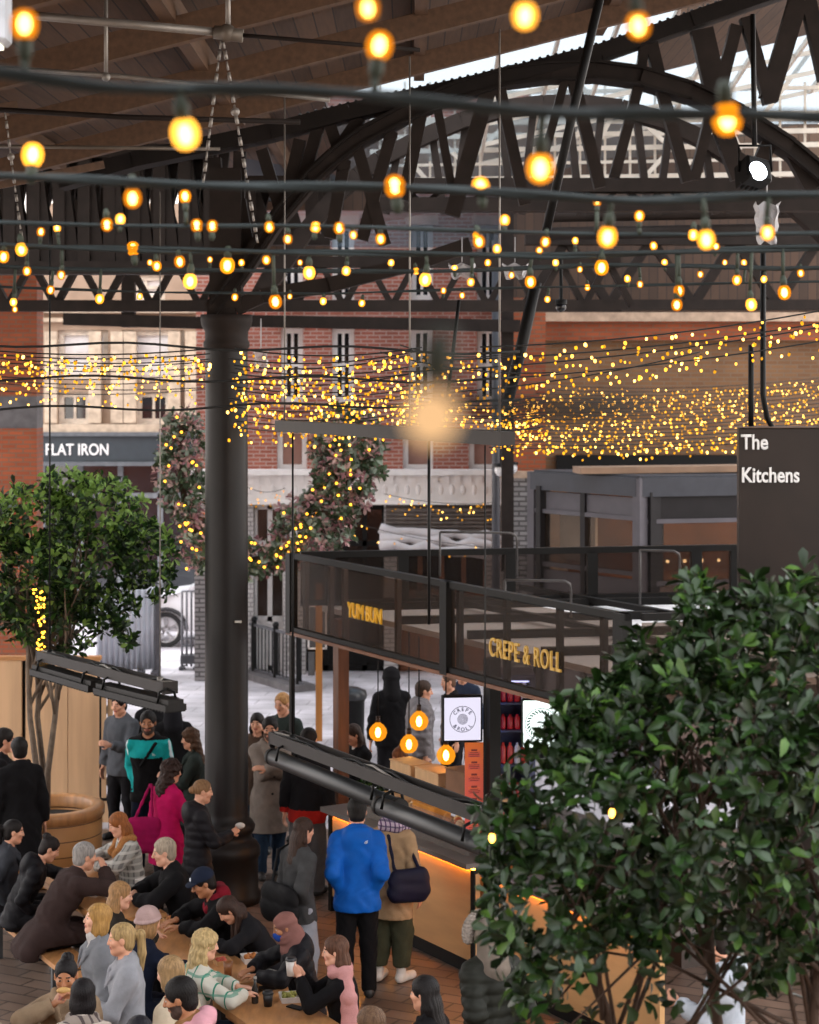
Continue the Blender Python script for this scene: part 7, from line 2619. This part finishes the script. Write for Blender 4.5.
# ------------------------------------------------------------------ strings of lights
WIRE = M('green cable', '#1b2425', .8, 0, .2, 8)
WIREB = M('dark cable', '#191b1b', .6)
def bulb_mats():
    m_, nt, out = newmat('festoon glass')
    e = nd(nt, 'ShaderNodeEmission'); e.inputs[0].default_value = lin('#ff9a18'); e.inputs[1].default_value = 1.7
    tr = nd(nt, 'ShaderNodeBsdfTransparent'); tr.inputs[0].default_value = lin('#ffd9a0')
    mx = nd(nt, 'ShaderNodeMixShader'); mx.inputs[0].default_value = .72
    nt.links.new(tr.outputs[0], mx.inputs[1]); nt.links.new(e.outputs[0], mx.inputs[2]); nt.links.new(mx.outputs[0], out.inputs[0])
    m_.cycles.emission_sampling = 'NONE'
    return m_
def vary_emit(m_, lo, hi, cols):
    nt = m_.node_tree
    oi = nd(nt, 'ShaderNodeObjectInfo')
    mr = nd(nt, 'ShaderNodeMapRange'); mr.inputs[3].default_value = lo; mr.inputs[4].default_value = hi
    pw = nd(nt, 'ShaderNodeMath', operation='POWER'); pw.inputs[1].default_value = 2.2
    nt.links.new(oi.outputs['Random'], pw.inputs[0]); nt.links.new(pw.outputs[0], mr.inputs[0])
    for e in nt.nodes:
        if e.type == 'EMISSION':
            nt.links.new(mr.outputs[0], e.inputs[1])
            nt.links.new(ramp(nt, oi.outputs['Random'], cols), e.inputs[0])
    return m_
FG = bulb_mats()
FH = MEMIT('festoon filament', '#ffdf98', 24, False)
SOCK = M('bulb socket', '#2a3226', .7)
MINI = vary_emit(MEMIT('mini bulb', '#ffb02e', 3.0, False), .95, 6.0, [(.0, '#d8941e'), (.5, '#ffab24'), (1.0, '#ffc662')])
vary_emit(FG, .9, 2.6, [(.0, '#f08a14'), (.6, '#ff9a18'), (1.0, '#ffb040')])
# master meshes (hang down from the origin)
_mb = MB(); _mb.lathe((0, 0, 0), [(.010, -.032), (.017, -.037), (.0225, -.048), (.0235, -.060), (.020, -.073), (.012, -.081), (0, -.084)], 16)
def mesh_of(mb, name, mats):
    o = mb.build(name, mats, None, 'local'); me = o.data; bpy.data.objects.remove(o); return me
ME_GLASS = mesh_of(_mb, 'festoon_bulb', FG)
_mb = MB(); _mb.sphere((0, 0, -.058), (.0115, .0115, .017), 8, 6)
ME_FIL = mesh_of(_mb, 'festoon_filament', FH)
_mb = MB(); _mb.tube([(0, 0, .004), (0, 0, -.012), (0, 0, -.034)], [.007, .013, .012], 10)
ME_SOCK = mesh_of(_mb, 'festoon_socket', SOCK)
_mb = MB(); _mb.sphere((0, 0, -.026), (.0145, .0145, .019), 6, 4, mi=0); _mb.tube([(0, 0, .0), (0, 0, -.010)], .008, 5, mi=1)
ME_MINI = mesh_of(_mb, 'mini_bulb', [MINI, SOCK])
def inst(name, me, parent, loc, R=None, sc=1.0):
    o = bpy.data.objects.new(name, me)
    COL.objects.link(o)
    o.parent = parent
    o.location = loc
    if R is not None:
        o.rotation_euler = R
    if sc != 1.0:
        o.scale = (sc, sc, sc)
    return o

def festoon(label, d, pts, bulbs, wr, rnd, sag=0, scale=1.0):
    """a festoon cable at distance d through photo points, with big bulbs: (px, up?) or (px, py)"""
    P = [W(x, y, d) for x, y in pts]
    n = 28
    xs = [p[0] for p in pts]; ys = [p[1] for p in pts]
    base = W(pts[len(pts) // 2][0], pts[len(pts) // 2][1], d)
    t = thing('festoon_string', label, 'string lights', tuple(base), group='festoon strings under the roof')
    mb = MB()
    fx_ = np.linspace(xs[0], xs[-1], 150)
    fy_ = np.interp(fx_, xs, ys)
    for k in range(2):
        ph = rnd.uniform(0, 6)
        mb.tube([W(x, y, d) + Vector((0, wr * .7 * math.cos(i * .10 + ph + 3.14 * k), wr * .7 * math.sin(i * .10 + ph + 3.14 * k))) for i, (x, y) in enumerate(zip(fx_, fy_))], wr, 6)
    mb.build('cable', WIRE, t)
    for b in bulbs:
        px, py = b[0], b[1]
        wy = float(np.interp(px, xs, ys))
        upw = py < wy
        reach = abs(py - wy) / F_PX * d
        s_ = max(.6, min(2.4, reach / .062)) if reach > .02 else scale
        s_ = scale * (b[2] if len(b) > 2 else 1.0)
        tilt = (rnd.uniform(-.15, .15), rnd.uniform(-.15, .15) + (math.pi if upw else 0), 0)
        # hang so that the glass sits at (px, py)
        off = .062 * s_ * (-1 if upw else 1)
        loc = W(px, py, d) + Z * off - base
        g = inst('bulb', ME_GLASS, t, loc, tilt, s_)
        so = inst('socket', ME_SOCK, g, (0, 0, 0))
        fi = inst('filament', ME_FIL, g, (0, 0, 0))
        gap = (W(px, wy, d) - W(px, py, d)).length - .06 * s_
        if gap > .02:
            mb = MB(); a = loc + base; bq = W(px + rnd.uniform(-2, 2), wy, d); mb.tube([a, bq], .009, 6); mb.build('drop', SOCK, t)
    return t
rnd = random.Random(17)
S_ = 1.0
festoon('near festoon string above the picture edge with three drop bulbs', 3.6, [(250, -14), (900, -30)], [(366, 10, .85), (527, 18, .95), (635, 28, .9)], .006, rnd)
festoon('nearest thick festoon cable sweeping across the top of the photo', 4.2, [(-60, 66), (0, 74), (100, 84), (215, 88), (330, 96), (409, 101), (560, 110), (700, 117), (900, 120)], [(25, 22, 1.25), (375, 42, 1.2), (180, 137, 1.3), (724, 122, 1.35), (541, 171, 1.2)], .012, rnd)
festoon('second thick festoon cable, level with the white floodlight', 6.2, [(-60, 176), (0, 178), (200, 183), (409, 190), (560, 195), (640, 199), (819, 197), (900, 196)], [(31, 152, 1.5), (398, 184, 1.4), (132, 200, 1.2), (483, 184, 1.15), (610, 239, 1.3), (705, 242, 1.2), (767, 234, .9)], .012, rnd)
festoon('thin festoon string just below the second thick cable', 8.4, [(-60, 222), (100, 224), (300, 227), (520, 231), (700, 236), (900, 232)], [(186, 195, 1.1), (120, 218, .9), (106, 226, 1.1), (198, 224, 1.1), (212, 225, 1.0), (268, 228, .9), (314, 226, .9), (340, 227, 1.0), (288, 240, .8), (352, 236, .7), (380, 240, .9), (476, 236, .7), (504, 219, .9), (477, 243, 1.1), (547, 243, .9), (639, 215, .9), (694, 236, .9), (597, 200, .8)], .008, rnd)
festoon('bundle of festoon cables crossing in front of the column capital', 10.0, [(-60, 243), (0, 246), (160, 250), (300, 252), (420, 254), (560, 256), (720, 250), (900, 246)], [(20, 251, 1.3), (40, 231, .9), (5, 258, 1.2), (135, 247, 1.4), (58, 227, .8), (228, 267, 1.6), (178, 263, 1.2), (191, 283, 1.5), (156, 267, 1.0), (62, 276, .9), (27, 272, .9), (309, 274, 1.3), (274, 303, 1.4), (266, 261, .9), (347, 272, .9), (427, 281, 1.3), (472, 283, .8), (530, 283, 1.2), (540, 250, .8), (602, 269, 1.5), (497, 248, .9), (575, 240, .7), (679, 292, 1.2), (677, 306, 1.2), (750, 306, 1.2), (737, 281, 1.0), (783, 294, 1.4), (655, 245, .8), (715, 246, .8)], .012, rnd)
festoon('dark bundle of cables with small bulbs above the zigzag girder', 11.5, [(-60, 263), (120, 270), (260, 272), (430, 270), (600, 266), (780, 268), (900, 264)], [(52, 291, 1.0), (100, 300, 1.1), (14, 303, .9), (150, 262, .7), (210, 259, .7), (242, 262, .8), (300, 262, .7), (390, 262, .8), (415, 272, .8), (455, 268, .8), (487, 262, .8), (512, 276, .8), (556, 262, .8), (580, 270, .7), (640, 285, .8), (665, 262, .8), (700, 275, .8), (725, 262, .7), (765, 280, .8), (800, 274, .9)], .012, rnd)
festoon('long thin festoon string hanging below the cable bundles', 12.5, [(-60, 285), (150, 292), (330, 294), (500, 288), (700, 284), (900, 280)], [(15, 310, .8), (140, 297, .8), (235, 298, .9), (324, 302, .9), (363, 304, .9), (290, 297, .7), (443, 290, .8), (462, 296, .8), (548, 300, .8), (587, 288, .8), (628, 278, .9), (745, 262, .8)], .006, rnd)

# mini-light strings: the dense golden canopy further in
MINIS = []
def mini(label, d, x0, x1, y0, y1, sag, n, drop, rnd, d2=None, group='mini light strings', end=None):
    d2 = d if d2 is None else d2
    P0, P1 = W(x0, y0, d), W(x1, y1, d2)
    mid = (P0 + P1) / 2
    t = thing('mini_light_string', label, 'string lights', tuple(mid), group=group)
    sg = sag / F_PX * (d + d2) / 2
    def at(f):
        return P0.lerp(P1, f) - Z * (4 * sg * f * (1 - f))
    mb = MB(); mb.tube([at(i / 24) for i in range(25)], .006, 5); mb.build('cable', WIREB, t)
    for k in range(n):
        f = (k + rnd.uniform(.1, .9)) / n
        dr = rnd.random() ** 1.5 * drop / F_PX * d
        loc = at(f) - Z * dr + Vector((rnd.uniform(-.05, .05), rnd.uniform(-.12, .12), 0)) - mid
        inst('bulb', ME_MINI, t, loc, (rnd.uniform(-.3, .3), rnd.uniform(-.3, .3), 0), rnd.uniform(.6, 1.0) * min(1.1, .55 + d / 40))
    return t
rnd = random.Random(23)
L1 = 'mini light string in the left field of gold lights above FLAT IRON'
GL = 'left field of gold mini lights'
for k in range(9):
    mini(L1, 16 + k * 1.1, -30, 210, 346 + k * 5.2 + rnd.uniform(-3, 3), 346 + k * 5.5 + rnd.uniform(-3, 3), 6, 46 if k < 6 else 24, 14, rnd, group=GL)
L2 = 'mini light string in the dense gold curtain right of the column'
GC = 'curtain of gold mini lights right of the column'
for k in range(14):
    y = 350 + k * 5.8
    mini(L2, 15.5 + k * .45, 236 - rnd.uniform(0, 8), 415 + rnd.uniform(-8, 10), y + rnd.uniform(-4, 4), y - 4 + rnd.uniform(-4, 4), 8, 30 + (12 if k > 3 else 0), 12, rnd, group=GC)
L3 = 'mini light string in the lower gold canopy at the right'
GR = 'lower gold canopy of mini lights at the right'
for k in range(17):
    y = 380 + k * 3.7
    x0 = 505 - k * 1.0 if k > 5 else 560 - k * 12
    mini(L3, 33 - k * .68, x0, 850, y + 8 - (k < 5) * 2, y - 6, 7, 62, 10, rnd, group=GR)
L4 = 'mini light string sloping up to the right above the gold canopy'
GU = 'sloping strings above the gold canopy'
for k, (x0, y0, x1, y1) in enumerate(((480, 347, 850, 305), (440, 360, 850, 318), (400, 372, 850, 322), (410, 383, 850, 336), (400, 395, 700, 352), (380, 352, 560, 372), (400, 345, 520, 352))):
    mini(L4, 14.5 + k * .5, x0, x1, y0, y1, 8, 44 if k < 5 else 24, 12, rnd, group=GU)
L5 = 'mini light string in the middle between curtain and canopy'
GM = 'middle gold mini lights over the stall'
for k in range(8):
    y = 392 + k * 5
    mini(L5, 22 - k * .5, 400, 545, y + rnd.uniform(-3, 3), y + 2 + rnd.uniform(-3, 3), 6, 26, 8, rnd, group=GM)
for k, (y0, y1) in enumerate(((343, 352), (378, 380), (410, 403))):
    mb = MB(); mb.tube([W(-40 + i * 28, y0 + (y1 - y0) * i / 20 + 3 * math.sin(i * .8 + k), 14.5 + k * .4) for i in range(21)], .010, 6)
    tag(mb.build('bare_cable', WIREB), ('upper bare dark cable over the left gold lights', 'middle bare dark cable over the left gold lights', 'lowest bare dark cable over the left gold lights')[k], 'cable')
# one bulb very close to the lens, far out of focus
t = thing('festoon_string', 'very near festoon cable with one large out-of-focus bulb in mid picture', 'string lights', tuple(W(440, 410, 1.5)))
mb = MB(); mb.tube([W(430, 396, 1.5), W(480, 402, 1.5), (W(560, 408, 1.5)), W(630, 404, 1.5)], .006, 8); mb.tube([W(470, 400, 1.5), W(560, 412, 1.52), W(650, 404, 1.54)], .005, 8); mb.build('cable', WIRE, t)
_mb = MB(); _mb.sphere((0, 0, -.055), (.0175, .0175, .018), 16, 10)
g = inst('bulb', mesh_of(_mb, 'frosted_bulb', MEMIT('frosted bulb', '#f2c08a', .85, False)), t, W(440, 418, 1.3) + Z * .055 - t.location, (0, .1, 0), 1.0)
inst('socket', ME_SOCK, g, (0, 0, 0))
# icicle lights along the frieze over the shops
for k, (xa, xb, ya, yb, n) in enumerate(((245, 285, 486, 488, 16), (306, 345, 498, 500, 14), (385, 500, 494, 502, 44), (345, 500, 520, 548, 14))):
    t = mini(('icicle light string over the white shop window', 'icicle light string under the frieze behind the garland', 'icicle light string under the frieze over the louvres', 'drooping light string over the folded awning')[k], 36.85, xa, xb, ya, yb, 5, n, 16, rnd, group='icicle lights on the frieze')
